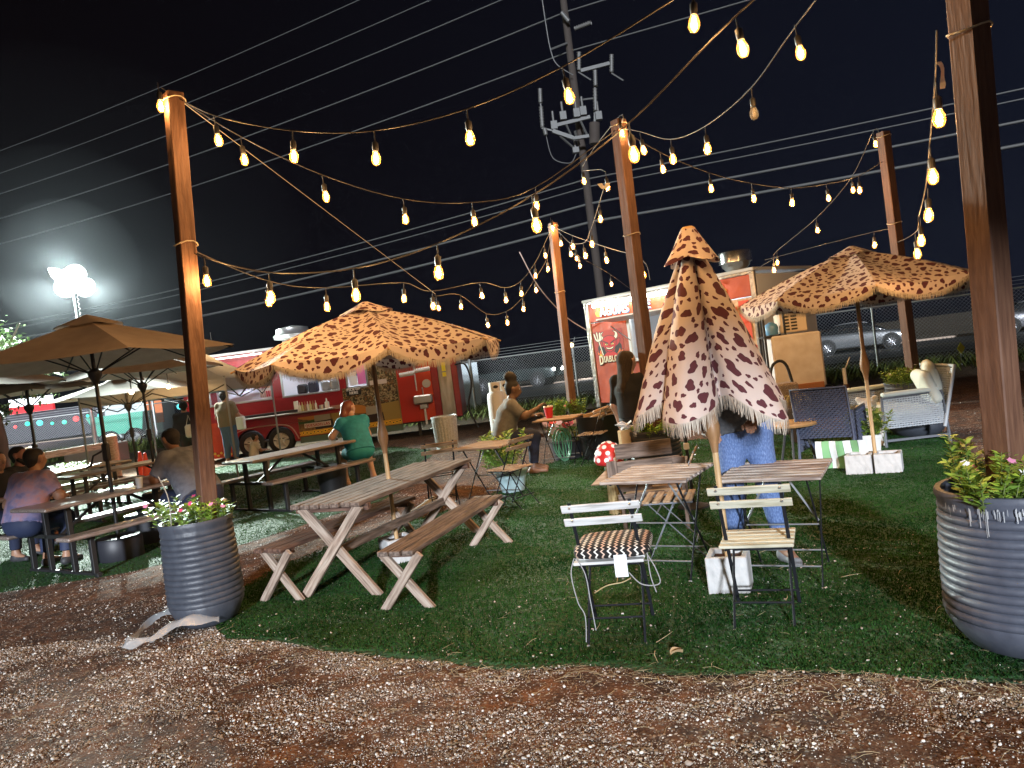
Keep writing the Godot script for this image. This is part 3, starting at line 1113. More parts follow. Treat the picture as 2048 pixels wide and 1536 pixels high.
func picture(im: Image, rough := 0.5) -> StandardMaterial3D:
	var m := StandardMaterial3D.new()
	im.generate_mipmaps()
	m.albedo_texture = ImageTexture.create_from_image(im)
	m.roughness = rough
	return m

func poster(parent: Node, called: String, x0: float, x1: float, y0: float, y1: float, z: float, mt: Material) -> MeshInstance3D:
	var m := MB.new()
	m.box(Vector3((x0 + x1) / 2, (y0 + y1) / 2, z - 0.004), Vector3(x1 - x0, y1 - y0, 0.006))
	var o := MB.new()
	o.face([Vector3(x0, y1, z), Vector3(x1, y1, z), Vector3(x1, y0, z), Vector3(x0, y0, z)], Vector3.BACK, [Vector2(0, 0), Vector2(1, 0), Vector2(1, 1), Vector2(0, 1)])
	var p := obj(called, o, mt, parent)
	obj("backing", m, paint(0.3, 0.3, 0.3), p)
	return p

func slab(parent: Node, called: String, x0: float, x1: float, y0: float, y1: float, z0: float, z1: float, mt: Material, bev := 0.01) -> MeshInstance3D:
	var m := MB.new()
	m.box(Vector3((x0 + x1) / 2, (y0 + y1) / 2, (z0 + z1) / 2), Vector3(x1 - x0, y1 - y0, z1 - z0), Basis.IDENTITY, bev)
	return obj(called, m, mt, parent)

func wheel(parent: Node, at: Vector3, r: float, w: float, rim: Material, spokes := 5) -> void:
	# the axle lies along the local z, the outside of the wheel is +z
	var rub := paint(0.018, 0.018, 0.018, 0.75)
	var b := Basis(Vector3.RIGHT, PI / 2)
	var m := MB.new()
	m.lathe([Vector2(r * 0.6, -w / 2), Vector2(r * 0.9, -w / 2), Vector2(r, -w * 0.35), Vector2(r, w * 0.35), Vector2(r * 0.92, w / 2), Vector2(r * 0.62, w / 2), Vector2(r * 0.6, w * 0.4)], 24, at, b)
	var t := obj("wheel", m, rub, parent)
	var d := MB.new()
	d.lathe([Vector2(0, w * 0.12), Vector2(r * 0.5, w * 0.1), Vector2(r * 0.6, w * 0.42), Vector2(r * 0.63, w * 0.46)], 20, at, b)
	d.lathe([Vector2(r * 0.17, w * 0.1), Vector2(r * 0.15, w * 0.46), Vector2(0, w * 0.48)], 12, at, b)
	for k in spokes:
		var a := TAU * k / spokes + 0.3
		var q := Vector3(cos(a), sin(a), 0)
		d.tube([at + q * r * 0.12 + Vector3(0, 0, w * 0.38), at + q * r * 0.6 + Vector3(0, 0, w * 0.4)], r * 0.075, 5)
	obj("rim", d, rim, t)

# ---------------------------------------------------------------- the red trailer
func build_red_trailer() -> void:
	var t := thing("food_trailer", "long red food trailer with serving windows and a food print beside the white tent", "food trailer", Vector3(-5, 0, -21.3))
	var red := noisy("trailer_red", 61, 0.01, [[0.0, 0.24, 0.01, 0.014], [1.0, 0.31, 0.014, 0.02]], Vector3(0.4, 0.9, 0.4), 0.3, 0.12)
	var orange := paint(0.62, 0.055, 0.016, 0.28)
	var steel := paint(0.5, 0.5, 0.5, 0.3, 0.85)
	var white := paint(0.72, 0.73, 0.76, 0.5)
	var zf := 1.1
	# wall panels around the openings
	slab(t, "side_panel", -3.6, 0.55, 0.78, 1.5, zf - 0.05, zf, red)
	for q in [[-3.6, -2.95], [-1.26, -1.02], [0.5, 0.68]]:
		slab(t, "window_pier", q[0], q[1], 1.5, 2.3, zf - 0.05, zf, red)
	slab(t, "side_panel", -3.6, 2.02, 2.3, 2.75, zf - 0.05, zf, red)
	slab(t, "lower_panel", -3.6, -2.5, 0.38, 0.78, zf - 0.05, zf, red)
	slab(t, "lower_panel", -0.72, 0.55, 0.38, 0.78, zf - 0.05, zf, red)
	slab(t, "print_panel", 0.55, 2.02, 0.38, 1.5, zf - 0.05, zf, paint(0.3, 0.2, 0.1))
	slab(t, "print_panel", 1.26, 2.02, 1.5, 2.3, zf - 0.05, zf, paint(0.3, 0.2, 0.1))
	slab(t, "end_panel", 2.02, 2.5, 0.4, 2.75, zf - 0.05, zf, paint(0.5, 0.03, 0.016, 0.28))
	slab(t, "end_panel", 2.5, 2.92, 0.4, 2.75, zf - 0.05, zf, orange)
	slab(t, "door_frame", 2.92, 3.1, 0.4, 2.75, zf - 0.05, zf + 0.02, red)
	slab(t, "door_frame", 3.46, 3.62, 0.4, 2.75, zf - 0.05, zf + 0.02, red)
	var door := slab(t, "door", 3.1, 3.46, 0.45, 2.7, zf - 0.04, zf - 0.005, noisy("door_steel", 71, 0.012, [[0.0, 0.22, 0.2, 0.17], [1.0, 0.42, 0.4, 0.37]], Vector3(1.5, 0.3, 1.5), 0.34, 0.08, 0.85))
	poster(door, "warning_label", 3.22, 3.32, 1.62, 1.85, zf + 0.004, paint(0.75, 0.6, 0.03))
	poster(door, "warning_label", 3.22, 3.32, 1.48, 1.59, zf + 0.004, paint(0.75, 0.6, 0.03))
	rod(door, "door_hose", curve([Vector3(3.58, 1.75, zf + 0.05), Vector3(3.85, 1.72, zf + 0.1), Vector3(3.95, 1.2, zf + 0.12), Vector3(3.8, 0.6, zf + 0.15), Vector3(4.0, 0.05, zf + 0.3)]), 0.025, paint(0.02, 0.02, 0.02, 0.6), 6)
	slab(t, "skirt_panel", -0.72, 2.02, 0.22, 0.38, zf - 0.07, zf - 0.02, paint(0.1, 0.16, 0.12, 0.6))
	slab(t, "roof", -3.65, 3.66, 2.75, 2.82, -1.15, 1.15, paint(0.5, 0.5, 0.5))
	slab(t, "floor", -3.6, 3.6, 0.36, 0.42, -1.1, 1.04, paint(0.05, 0.05, 0.05))
	slab(t, "back_wall", -3.6, 3.6, 0.42, 2.75, -1.1, -1.05, white)
	slab(t, "end_wall", -3.6, -3.55, 0.42, 2.75, -1.05, 1.05, red)
	slab(t, "end_wall", 3.55, 3.6, 0.42, 2.75, -1.05, 1.05, red)
	slab(t, "partition", 1.9, 1.94, 0.42, 2.75, -1.05, 1.04, white)
	# the print
	var pm := picture(print_image())
	poster(t, "food_print", 0.56, 2.0, 0.4, 1.49, zf + 0.006, pm)
	var pm2: StandardMaterial3D = pm.duplicate()
	pm2.uv1_scale = Vector3(0.6, 0.48, 1)
	poster(t, "food_print", 1.28, 2.0, 1.5, 2.28, zf + 0.006, pm2)
	var pm3: StandardMaterial3D = pm.duplicate()
	pm3.uv1_scale = Vector3(0.8, 0.45, 1)
	pm3.uv1_offset = Vector3(0.1, 0.55, 0)
	poster(t, "food_print", -0.7, 0.54, 0.4, 0.9, zf + 0.006, pm3)
	var s := poster(t, "pick_up_sign", 0.66, 1.05, 1.3, 1.52, zf + 0.03, paint(0.015, 0.015, 0.015))
	text_on(s, "lettering", "PICK-UP", Vector3(0.855, 1.45, zf + 0.036), 0.095, paint(0.85, 0.85, 0.85))
	text_on(s, "lettering", "HERE", Vector3(0.855, 1.36, zf + 0.036), 0.095, paint(0.85, 0.85, 0.85))
	var q1 := poster(t, "menu_strip", -0.55, 0.15, 0.6, 0.72, zf + 0.012, paint(0.62, 0.55, 0.45))
	text_on(q1, "lettering", "QUESADILLAS", Vector3(-0.2, 0.655, zf + 0.016), 0.1, paint(0.4, 0.05, 0.04))
	poster(t, "menu_strip", 1.3, 1.75, 1.5, 1.62, zf + 0.012, paint(0.6, 0.5, 0.45))
	poster(t, "menu_strip", 0.1, 0.5, 1.0, 1.1, zf + 0.012, paint(0.45, 0.25, 0.2))
	# window frames, shelves and what is seen inside
	for q in [[-2.95, -1.26], [-1.02, 0.5], [0.68, 1.26]]:
		var fr := slab(t, "window_frame", q[0], q[1], 1.46, 1.51, zf - 0.05, zf + 0.035, steel)
		slab(fr, "window_frame_side", q[0], q[0] + 0.05, 1.51, 2.3, zf - 0.05, zf + 0.012, steel)
		slab(fr, "window_frame_side", q[1] - 0.05, q[1], 1.51, 2.3, zf - 0.05, zf + 0.012, steel)
	var curt := MB.new()
	curt.grid(40, 14, func(u, v): return Vector3(-2.9 + u * 1.05, 2.3 - v * 0.8, 0.1 + 0.03 * sin(v * 16.0 + 3.0 * u)))
	obj("inside_curtain", curt, paint(0.62, 0.66, 0.8, 0.6), t)
	var rack := slab(t, "drink_rack", -1.85, -1.35, 1.5, 2.25, 0.2, 0.25, paint(0.8, 0.82, 0.82, 0.4))
	for k in 3:
		for j in 9:
			bar(rack, "bottle", Vector3(-1.83 + 0.055 * j, 1.55 + 0.24 * k, 0.3), Vector3(-1.83 + 0.055 * j, 1.71 + 0.24 * k, 0.3), 0.035, 0.035, [paint(0.6, 0.5, 0.4), paint(0.65, 0.1, 0.12), paint(0.7, 0.3, 0.1)][(k + j / 3) % 3])
	slab(t, "inside_counter", -0.97, 0.45, 1.42, 1.5, 0.3, 1.0, steel)
	for q in [[-0.6, 0.26, paint(0.02, 0.02, 0.03)], [-0.3, 0.3, paint(0.02, 0.025, 0.05)], [0.05, 0.28, steel], [0.3, 0.3, steel]]:
		slab(t, "kitchen_pot", q[0] - 0.12, q[0] + 0.12, 1.5, 1.5 + q[1], 0.45, 0.75, q[2], 0.04)
	slab(t, "kitchen_shelf", -0.97, 1.2, 1.98, 2.02, -1.0, -0.6, steel)
	for k in 9:
		slab(t, "kitchen_jar", -0.9 + k * 0.22, -0.76 + k * 0.22, 2.02, 2.22, -0.95, -0.75, [paint(0.5, 0.4, 0.3), paint(0.1, 0.15, 0.4), paint(0.7, 0.7, 0.7)][k % 3], 0.02)
	poster(t, "price_sheet", 0.76, 0.96, 1.56, 1.9, zf - 0.08, paint(0.75, 0.78, 0.85))
	poster(t, "price_sheet", 0.98, 1.2, 1.56, 2.1, zf - 0.1, paint(0.75, 0.2, 0.55))
	poster(t, "price_sheet", 0.84, 1.1, 1.8, 2.1, zf - 0.14, paint(0.1, 0.2, 0.6))
	var lm := slab(t, "ceiling_lamp", -2.6, 0.9, 2.68, 2.72, 0.25, 0.4, glow(0.9, 0.95, 1.0, 1.5))
	for x in [-2.2, -0.3, 1.0]:
		var l := OmniLight3D.new()
		l.name = numbered("trailer_lamp", lm)
		lm.add_child(l, true)
		l.position = Vector3(x, 2.6, 0.33)
		l.light_color = Color(0.9, 0.95, 1.0)
		l.light_energy = 0.95
		l.light_size = 0.1
		l.omni_range = 20.0
		l.omni_attenuation = 2.0
		l.shadow_enabled = true
	# the light strips under the eave
	for q in [[-3.3, -1.3], [-0.4, 1.4], [1.8, 3.5]]:
		var strip := slab(t, "light_strip", q[0], q[1], 2.66, 2.7, zf + 0.3, zf + 0.36, glow(1.0, 0.96, 0.9, 3.0), 0.01)
		bar(strip, "strip_bracket", Vector3(q[0] + 0.2, 2.73, zf), Vector3(q[0] + 0.2, 2.73, zf + 0.36), 0.04, 0.03, steel)
		bar(strip, "strip_bracket", Vector3(q[1] - 0.2, 2.73, zf), Vector3(q[1] - 0.2, 2.73, zf + 0.36), 0.04, 0.03, steel)
		var al := AreaLight3D.new()
		al.name = "strip_lamp"
		strip.add_child(al)
		al.area_size = Vector2(q[1] - q[0], 0.06)
		al.position = Vector3((q[0] + q[1]) / 2, 2.65, zf + 0.33)
		al.rotation_degrees = Vector3(-90, 0, 0)
		al.light_color = Color(1.0, 0.95, 0.88)
		al.light_energy = 0.6
		al.area_range = 20.0
		al.area_attenuation = 2.0
		al.shadow_enabled = true
	# serving shelf with bottles
	var sh := slab(t, "serving_shelf", -2.3, 0.32, 1.02, 1.06, zf, zf + 0.36, steel)
	slab(sh, "black_tray", -2.1, -0.6, 1.062, 1.13, zf + 0.02, zf + 0.3, paint(0.015, 0.015, 0.02, 0.4))
	for k in 7:
		var x := -0.55 + k * 0.07
		rod(sh, "sauce_bottle", [Vector3(x, 1.06, zf + 0.2), Vector3(x, 1.2, zf + 0.2), Vector3(x, 1.24, zf + 0.2), Vector3(x, 1.3, zf + 0.2)], [0.032, 0.032, 0.012, 0.006], [paint(0.75, 0.75, 0.7), paint(0.6, 0.6, 0.3), paint(0.35, 0.2, 0.1)][k % 3], 8)
	rod(sh, "paper_roll", [Vector3(-0.64, 1.06, zf + 0.2), Vector3(-0.64, 1.34, zf + 0.2)], 0.06, paint(0.8, 0.8, 0.78), 10)
	rod(sh, "sauce_bottle", [Vector3(0.16, 1.06, zf + 0.2), Vector3(0.16, 1.22, zf + 0.2), Vector3(0.16, 1.24, zf + 0.2), Vector3(0.16, 1.32, zf + 0.2)], [0.06, 0.06, 0.02, 0.015], paint(0.8, 0.82, 0.84), 10)
	rod(sh, "paper_roll", [Vector3(0.0, 1.06, zf + 0.15), Vector3(0.0, 1.16, zf + 0.15)], 0.07, steel, 10)
	# the end panel: cylinders, pipes and a hand basin
	for q in [[2.31, 1.66], [2.72, 1.72]]:
		rod(t, "steel_cylinder", [Vector3(q[0] - 0.2, q[1], zf + 0.1), Vector3(q[0] + 0.2, q[1] + 0.02, zf + 0.1)], 0.06, white, 12)
	rod(t, "pipe", [Vector3(2.5, 2.3, zf + 0.03), Vector3(2.5, 1.2, zf + 0.03)], 0.02, steel)
	rod(t, "vent_cap", [Vector3(2.78, 1.36, zf), Vector3(2.78, 1.36, zf + 0.1)], 0.11, steel, 14)
	var sink := slab(t, "hand_basin", 2.42, 2.9, 0.85, 1.08, zf, zf + 0.36, steel, 0.03)
	slab(sink, "drain_trap", 2.55, 2.75, 0.72, 0.84, zf, zf + 0.2, steel)
	rod(sink, "drain_pipe", [Vector3(2.66, 0.75, zf + 0.12), Vector3(2.66, 0.3, zf + 0.12)], 0.03, white)
	rod(sink, "tap", curve([Vector3(2.66, 1.08, zf + 0.06), Vector3(2.66, 1.26, zf + 0.08), Vector3(2.66, 1.24, zf + 0.2)]), 0.015, steel)
	# wheels and fender
	for x in [-2.0, -1.22]:
		wheel(t, Vector3(x, 0.35, zf - 0.14), 0.35, 0.2, paint(0.6, 0.56, 0.5, 0.4), 5)
	var fd := MB.new()
	var arch := PackedVector2Array([Vector2(-2.52, 0.78), Vector2(-0.7, 0.78), Vector2(-0.7, 0.3), Vector2(-0.82, 0.3)])
	for k in range(0, 9):
		arch.append(Vector2(-1.22, 0.36) + Vector2(cos(PI * k / 9.0 - 0.1), sin(PI * k / 9.0 - 0.1)) * 0.39)
	for k in range(1, 10):
		arch.append(Vector2(-2.0, 0.36) + Vector2(cos(PI * k / 9.0 - 0.1), sin(PI * k / 9.0 - 0.1)) * 0.39)
	arch.append(Vector2(-2.52, 0.3))
	fd.prism(arch, 0.06, Transform3D(Basis.IDENTITY, Vector3(0, 0, zf - 0.005)))
	var fo := obj("fender", fd, red, t)
	rod(fo, "fender_lip", curve([Vector3(-2.5, 0.4, zf + 0.03), Vector3(-2.3, 0.72, zf + 0.03), Vector3(-1.6, 0.8, zf + 0.03), Vector3(-0.95, 0.72, zf + 0.03), Vector3(-0.72, 0.35, zf + 0.03)]), 0.016, paint(0.5, 0.3, 0.26, 0.4))
	slab(t, "wheel_well", -2.5, -0.75, 0.42, 0.78, zf - 0.6, zf - 0.32, paint(0.01, 0.01, 0.01))
	for x in [0.9, 2.4]:
		bar(t, "support_jack", Vector3(x, 0.0, 0.7), Vector3(x, 0.4, 0.7), 0.08, 0.08, paint(0.05, 0.05, 0.05))
	var fan := MB.new()
	fan.lathe([Vector2(0.3, 2.82), Vector2(0.3, 3.02), Vector2(0.5, 3.05), Vector2(0.52, 3.14), Vector2(0.44, 3.2), Vector2(0.43, 3.32), Vector2(0.0, 3.4)], 18, Vector3(-0.78, 0, 0.2))
	obj("roof_fan", fan, steel, t)

# ---------------------------------------------------------------- the orange trailer
func build_orange_trailer() -> void:
	var a := Vector3(1.83, 0, -17.32)
	var yaw := deg_to_rad(-48.06)
	var t := thing("food_trailer", "orange drinks trailer with a horned face emblem and a bright light strip", "food trailer", a, yaw)
	var or_ := noisy("trailer_orange", 66, 0.012, [[0.0, 0.36, 0.05, 0.016], [0.6, 0.44, 0.066, 0.02], [1.0, 0.5, 0.085, 0.028]], Vector3(0.7, 0.5, 0.7), 0.4, 0.15)
	var steel := noisy("trailer_steel", 67, 0.02, [[0.0, 0.3, 0.28, 0.26], [1.0, 0.55, 0.52, 0.5]], Vector3(1.5, 1.5, 1.5), 0.3, 0.5, 0.85)
	var white := paint(0.72, 0.73, 0.74, 0.45)
	var l := 4.25
	slab(t, "corner_strip", 0.0, 0.13, 0.36, 2.68, -0.06, 0.02, steel)
	slab(t, "corner_strip", l - 0.1, l, 0.36, 2.68, -0.06, 0.02, steel)
	slab(t, "side_panel", 0.13, 1.16, 0.45, 2.24, -0.05, 0.0, or_)
	var head := slab(t, "header_panel", 0.13, l - 0.1, 2.26, 2.66, -0.05, 0.012, or_)
	slab(t, "top_trim", 0.0, l, 2.66, 2.72, -0.06, 0.03, steel)
	slab(t, "lower_panel", 1.16, l - 0.1, 0.45, 1.35, -0.05, 0.0, or_)
	slab(t, "side_panel", 3.2, l - 0.1, 1.35, 2.24, -0.05, 0.0, noisy("poster_wall", 68, 0.02, [[0.0, 0.42, 0.2, 0.08], [0.5, 0.6, 0.36, 0.2], [1.0, 0.7, 0.5, 0.32]], Vector3(1.3, 1.3, 1.3), 0.6))
	for q in [[3.34, 3.62, 1.4, 1.85, paint(0.7, 0.6, 0.5)], [3.68, 3.82, 1.5, 2.1, paint(0.7, 0.1, 0.03)], [3.4, 3.75, 1.92, 2.12, paint(0.65, 0.42, 0.25)], [3.86, 4.08, 1.45, 2.2, paint(0.65, 0.08, 0.03)]]:
		poster(t, "menu_board", q[0], q[1], q[2], q[3], 0.012, q[4])
	slab(t, "back_wall", 0.0, l, 0.45, 2.66, -2.2, -2.15, white)
	slab(t, "end_wall", 0.0, 0.05, 0.45, 2.66, -2.15, -0.06, white)
	slab(t, "end_wall", l - 0.05, l, 0.45, 2.66, -2.15, -0.06, white)
	slab(t, "roof", -0.02, l + 0.02, 2.72, 2.78, -2.25, 0.05, paint(0.5, 0.5, 0.5))
	slab(t, "floor", 0.0, l, 0.38, 0.45, -2.2, -0.05, paint(0.05, 0.05, 0.05))
	var fr := slab(t, "window_frame", 1.16, 1.24, 1.35, 2.24, -0.06, 0.03, paint(0.7, 0.75, 0.78, 0.4))
	slab(fr, "window_sill", 1.16, 3.2, 1.3, 1.36, -0.05, 0.3, white)
	slab(fr, "window_frame_side", 3.14, 3.2, 1.36, 2.24, -0.06, 0.03, white)
	var aw := MB.new()
	aw.box(Vector3(0, 0, 0), Vector3(2.4, 0.03, 0.55), Basis(Vector3.RIGHT, -0.12), 0.005)
	var ao := obj("window_flap", aw, white, t)
	ao.position = Vector3(2.0, 2.24, 0.3)
	for x in [1.12, 3.18]:
		rod(t, "flap_stay", [Vector3(x, 2.1, 0.5), Vector3(x + 0.1, 1.75, 0.02)], 0.012, steel, 5)
	for k in 6:
		rod(t, "rivet", [Vector3(0.25 + k * 0.18, 2.25, 0.0), Vector3(0.25 + k * 0.18, 2.25, 0.015)], 0.018, steel, 6)
	# emblem and lettering
	var em := poster(t, "emblem", 0.17, 1.0, 1.42, 2.05, 0.004, picture(emblem_image(), 0.4))
	var cream := paint(0.8, 0.7, 0.52)
	var ink := paint(0.02, 0.012, 0.01)
	for q in [["D", -0.25, 0.25, 0.0], ["IABLOS", 0.06, 0.17, 0.012]]:
		text_on(em, "lettering_shadow", q[0], Vector3(0.585 + q[1] - 0.012, 1.4 + q[3] - 0.016, 0.012), q[2] * 1.07, ink, Basis.from_scale(Vector3(0.8, 1.1, 1)))
		text_on(em, "lettering", q[0], Vector3(0.585 + q[1], 1.4 + q[3], 0.022), q[2], cream, Basis.from_scale(Vector3(0.8, 1.1, 1)))
	var blue := paint(0.06, 0.16, 0.3)
	for q in [["AGUAS", 0.87, 0.25], ["TE", 1.72, 0.25], ["NE", 3.28, 0.25]]:
		text_on(head, "lettering_shadow", q[0], Vector3(q[1] + 0.012, 2.435, 0.022), q[2] * 1.04, blue)
		text_on(head, "lettering", q[0], Vector3(q[1], 2.45, 0.034), q[2], paint(0.75, 0.85, 0.9))
	for x in [0.42, 3.57]:
		var fl := MB.new()
		fl.prism(PackedVector2Array(smooth_poly([Vector2(-0.06, -0.08), Vector2(0.06, -0.08), Vector2(0.075, 0.0), Vector2(0.03, 0.03), Vector2(0.0, 0.1), Vector2(-0.03, 0.03), Vector2(-0.075, 0.0)])), 0.012, Transform3D(Basis.IDENTITY, Vector3(x, 2.46, 0.022)))
		obj("flame_print", fl, paint(0.8, 0.45, 0.04), head)
	# light strip
	var tube := slab(t, "light_strip", 0.3, 3.5, 2.57, 2.66, 0.04, 0.1, glow(1.0, 0.97, 0.9, 7.0), 0.02)
	for k in 3:
		var al := AreaLight3D.new()
		al.name = numbered("strip_lamp", tube)
		tube.add_child(al, true)
		al.area_size = Vector2(1.05, 0.08)
		al.position = Vector3(0.83 + 1.07 * k, 2.57, 0.13)
		al.rotation_degrees = Vector3(-65, 180, 0)
		al.rotation_degrees = Vector3(-78, 0, 0)
		al.light_color = Color(1.0, 0.96, 0.9)
		al.light_energy = 0.9
		al.area_range = 20.0
		al.area_attenuation = 2.0
		al.shadow_enabled = true
	var inn := slab(t, "ceiling_lamp", 1.5, 3.0, 2.6, 2.64, -1.2, -1.05, glow(0.85, 0.95, 1.0, 1.5))
	var ol := OmniLight3D.new()
	ol.name = "trailer_lamp"
	inn.add_child(ol)
	ol.position = Vector3(2.2, 2.5, -1.1)
	ol.light_energy = 1.2
	ol.light_color = Color(0.88, 0.96, 1.0)
	ol.omni_range = 20.0
	ol.omni_attenuation = 2.0
	ol.shadow_enabled = true
	wheel(t, Vector3(2.2, 0.34, -0.14), 0.34, 0.2, paint(0.5, 0.5, 0.5, 0.4), 5)
	bar(t, "support_jack", Vector3(0.4, 0, -0.4), Vector3(0.4, 0.4, -0.4), 0.08, 0.08, paint(0.1, 0.1, 0.1))
	bar(t, "support_jack", Vector3(3.9, 0, -0.4), Vector3(3.9, 0.4, -0.4), 0.08, 0.08, paint(0.1, 0.1, 0.1))
	var fan := MB.new()
	fan.lathe([Vector2(0.18, 2.76), Vector2(0.2, 2.82), Vector2(0.26, 2.88), Vector2(0.27, 2.93), Vector2(0.31, 2.95), Vector2(0.31, 3.13), Vector2(0.3, 3.16), Vector2(0.0, 3.18)], 20, Vector3(3.72, 0, -0.3))
	obj("roof_fan", fan, paint(0.6, 0.6, 0.6, 0.2, 0.95), t)
	rod(t, "power_cable", curve([Vector3(-0.6, 4.0, 1.2), Vector3(-0.45, 3.2, 0.9), Vector3(-0.25, 2.5, 0.4), Vector3(0.0, 2.12, 0.03)]), 0.012, paint(0.4, 0.3, 0.26, 0.6), 5)

# ---------------------------------------------------------------- posts, planters, strings of bulbs
func bush(parent: Node3D, at: Vector3, r: float, h: float, stems: int, leaf: float, bright := 1.0, flowers := [], fsize := 0.02) -> void:
	var st := MB.new()
	var xf := []
	var cols := PackedColorArray()
	var tips := []
	for k in stems:
		var a := rng.randf() * TAU
		var d := sqrt(rng.randf()) * r * 0.75
		var p := at + Vector3(cos(a) * d, 0, sin(a) * d)
		var top := p + Vector3(cos(a) * r * 0.45 * rng.randf_range(0.2, 1.0) + rng.randfn(0, 0.02), h * rng.randf_range(0.55, 1.05), sin(a) * r * 0.45 * rng.randf_range(0.2, 1.0) + rng.randfn(0, 0.02))
		var mid := p.lerp(top, 0.55) + Vector3(0, h * 0.06, 0)
		st.tube([p, mid, top], [0.0035, 0.003, 0.0015], 4, false)
		tips.append(top)
		var n := int(h / (leaf * 0.34)) + 3
		for i in n:
			var u := 0.2 + 0.8 * float(i) / n
			var q: Vector3 = p.lerp(mid, u / 0.55) if u < 0.55 else mid.lerp(top, (u - 0.55) / 0.45)
			for s in 2:
				var yaw := a + i * 2.4 + s * PI
				xf.append(Transform3D(Basis.from_euler(Vector3(rng.randf_range(-0.75, -0.05), yaw, rng.randf_range(-0.4, 0.4))).scaled(Vector3.ONE * rng.randf_range(0.65, 1.2)), q))
				var w := rng.randf()
				cols.append(Color((0.15 + 0.13 * w) * bright, (0.26 + 0.14 * w) * bright, 0.045 * bright))
	obj("stems", st, paint(0.13, 0.16, 0.05), parent)
	var lm := tinted(0.5).duplicate()
	lm.backlight_enabled = true
	lm.backlight = Color(0.4, 0.4, 0.4)
	scatter("leaves", "", "", leaf_mesh(leaf, leaf * 0.42), lm, xf, cols, parent)
	var key := "flower%.3f" % fsize
	if not meshes.has(key):
		var f := MB.new()
		for k in 5:
			var d := Vector3(cos(TAU * k / 5), 0.25, sin(TAU * k / 5)) * fsize
			var e := Vector3(-sin(TAU * k / 5), 0, cos(TAU * k / 5)) * fsize * 0.55
			f.face([Vector3.ZERO, d * 0.55 + e, d * 1.0 + UP * 0.1 * fsize, d * 0.55 - e], UP)
		meshes[key] = f.mesh()
	for i in flowers.size():
		var o := obj("flower", meshes[key], flowers[i], parent)
		var tp: Vector3 = tips[(i * 3) % tips.size()]
		o.transform = Transform3D(Basis.from_euler(Vector3(rng.randf_range(0.2, 1.2), rng.randf_range(-0.8, 0.8), 0)), tp + Vector3(0, 0.008, 0.004))

func planter(label: String, at: Vector3, r: float, h: float, tone: Vector3, group := "ribbed round planters around the wooden posts") -> Node3D:
	var t := thing("planter", label, "planter", at, 0.0, group)
	var prof := [Vector2(0.0, 0.0), Vector2(r * 0.62, 0.0), Vector2(r * 0.8, h * 0.035), Vector2(r * 0.95, h * 0.12), Vector2(r * 1.05, h * 0.2)]
	var ribs := 13
	for k in ribs * 6:
		var u := float(k) / (ribs * 6)
		var y := h * (0.22 + 0.7 * u)
		var base := r * (1.06 + 0.03 * sin(u * 2.2) - 0.09 * u)
		var w := absf(sin(u * ribs * PI))
		prof.append(Vector2(base + r * 0.04 * (pow(w, 0.6) - 0.6), y))
	prof.append_array([Vector2(r * 1.0, h * 0.93), Vector2(r * 1.03, h * 0.96), Vector2(r * 1.03, h * 0.985), Vector2(r * 1.01, h), Vector2(r * 0.94, h), Vector2(r * 0.92, h * 0.97), Vector2(r * 0.9, h * 0.86)])
	var m := MB.new()
	m.lathe(prof, 56)
	var pm := noisy("planter%.3f" % tone.x, 81, 0.03, [[0.0, tone.x * 0.75, tone.y * 0.75, tone.z * 0.75], [0.5, tone.x, tone.y, tone.z], [1.0, tone.x * 1.25, tone.y * 1.25, tone.z * 1.2]], Vector3(1.5, 0.7, 1.5), 0.5, 0.25)
	obj("tub", m, pm, t)
	var s := MB.new()
	s.lathe([Vector2(0, h * 0.9), Vector2(r * 0.91, h * 0.88)], 24)
	obj("soil", s, paint(0.03, 0.02, 0.014, 0.95), t)
	return t

func post(label: String, base: Vector3, top: Vector3, w: float, turn: float) -> void:
	var t := thing("wooden_post", label, "post", base, 0.0, "tall brown posts that carry the bulb strings")
	var m := MB.new()
	var d := top - base
	m.box(Vector3.ZERO, Vector3(d.length(), w, w), Basis.IDENTITY, 0.006)
	var o := obj("timber", m, wood("post", 1), t)
	o.transform = Transform3D(orient(Vector3.ZERO, d, Vector3(sin(turn), 0, cos(turn))), d * 0.5)
	for k in 2:
		var h := [0.985, 0.7][k] as float
		var q := d * h
		var c := []
		for i in 13:
			var a := TAU * i / 12
			c.append(q + Vector3(cos(a) * w * 0.73, 0.012 * sin(a * 2.0), sin(a) * w * 0.73))
		rod(t, "rope_tie", c, 0.005, paint(0.4, 0.33, 0.24), 5)

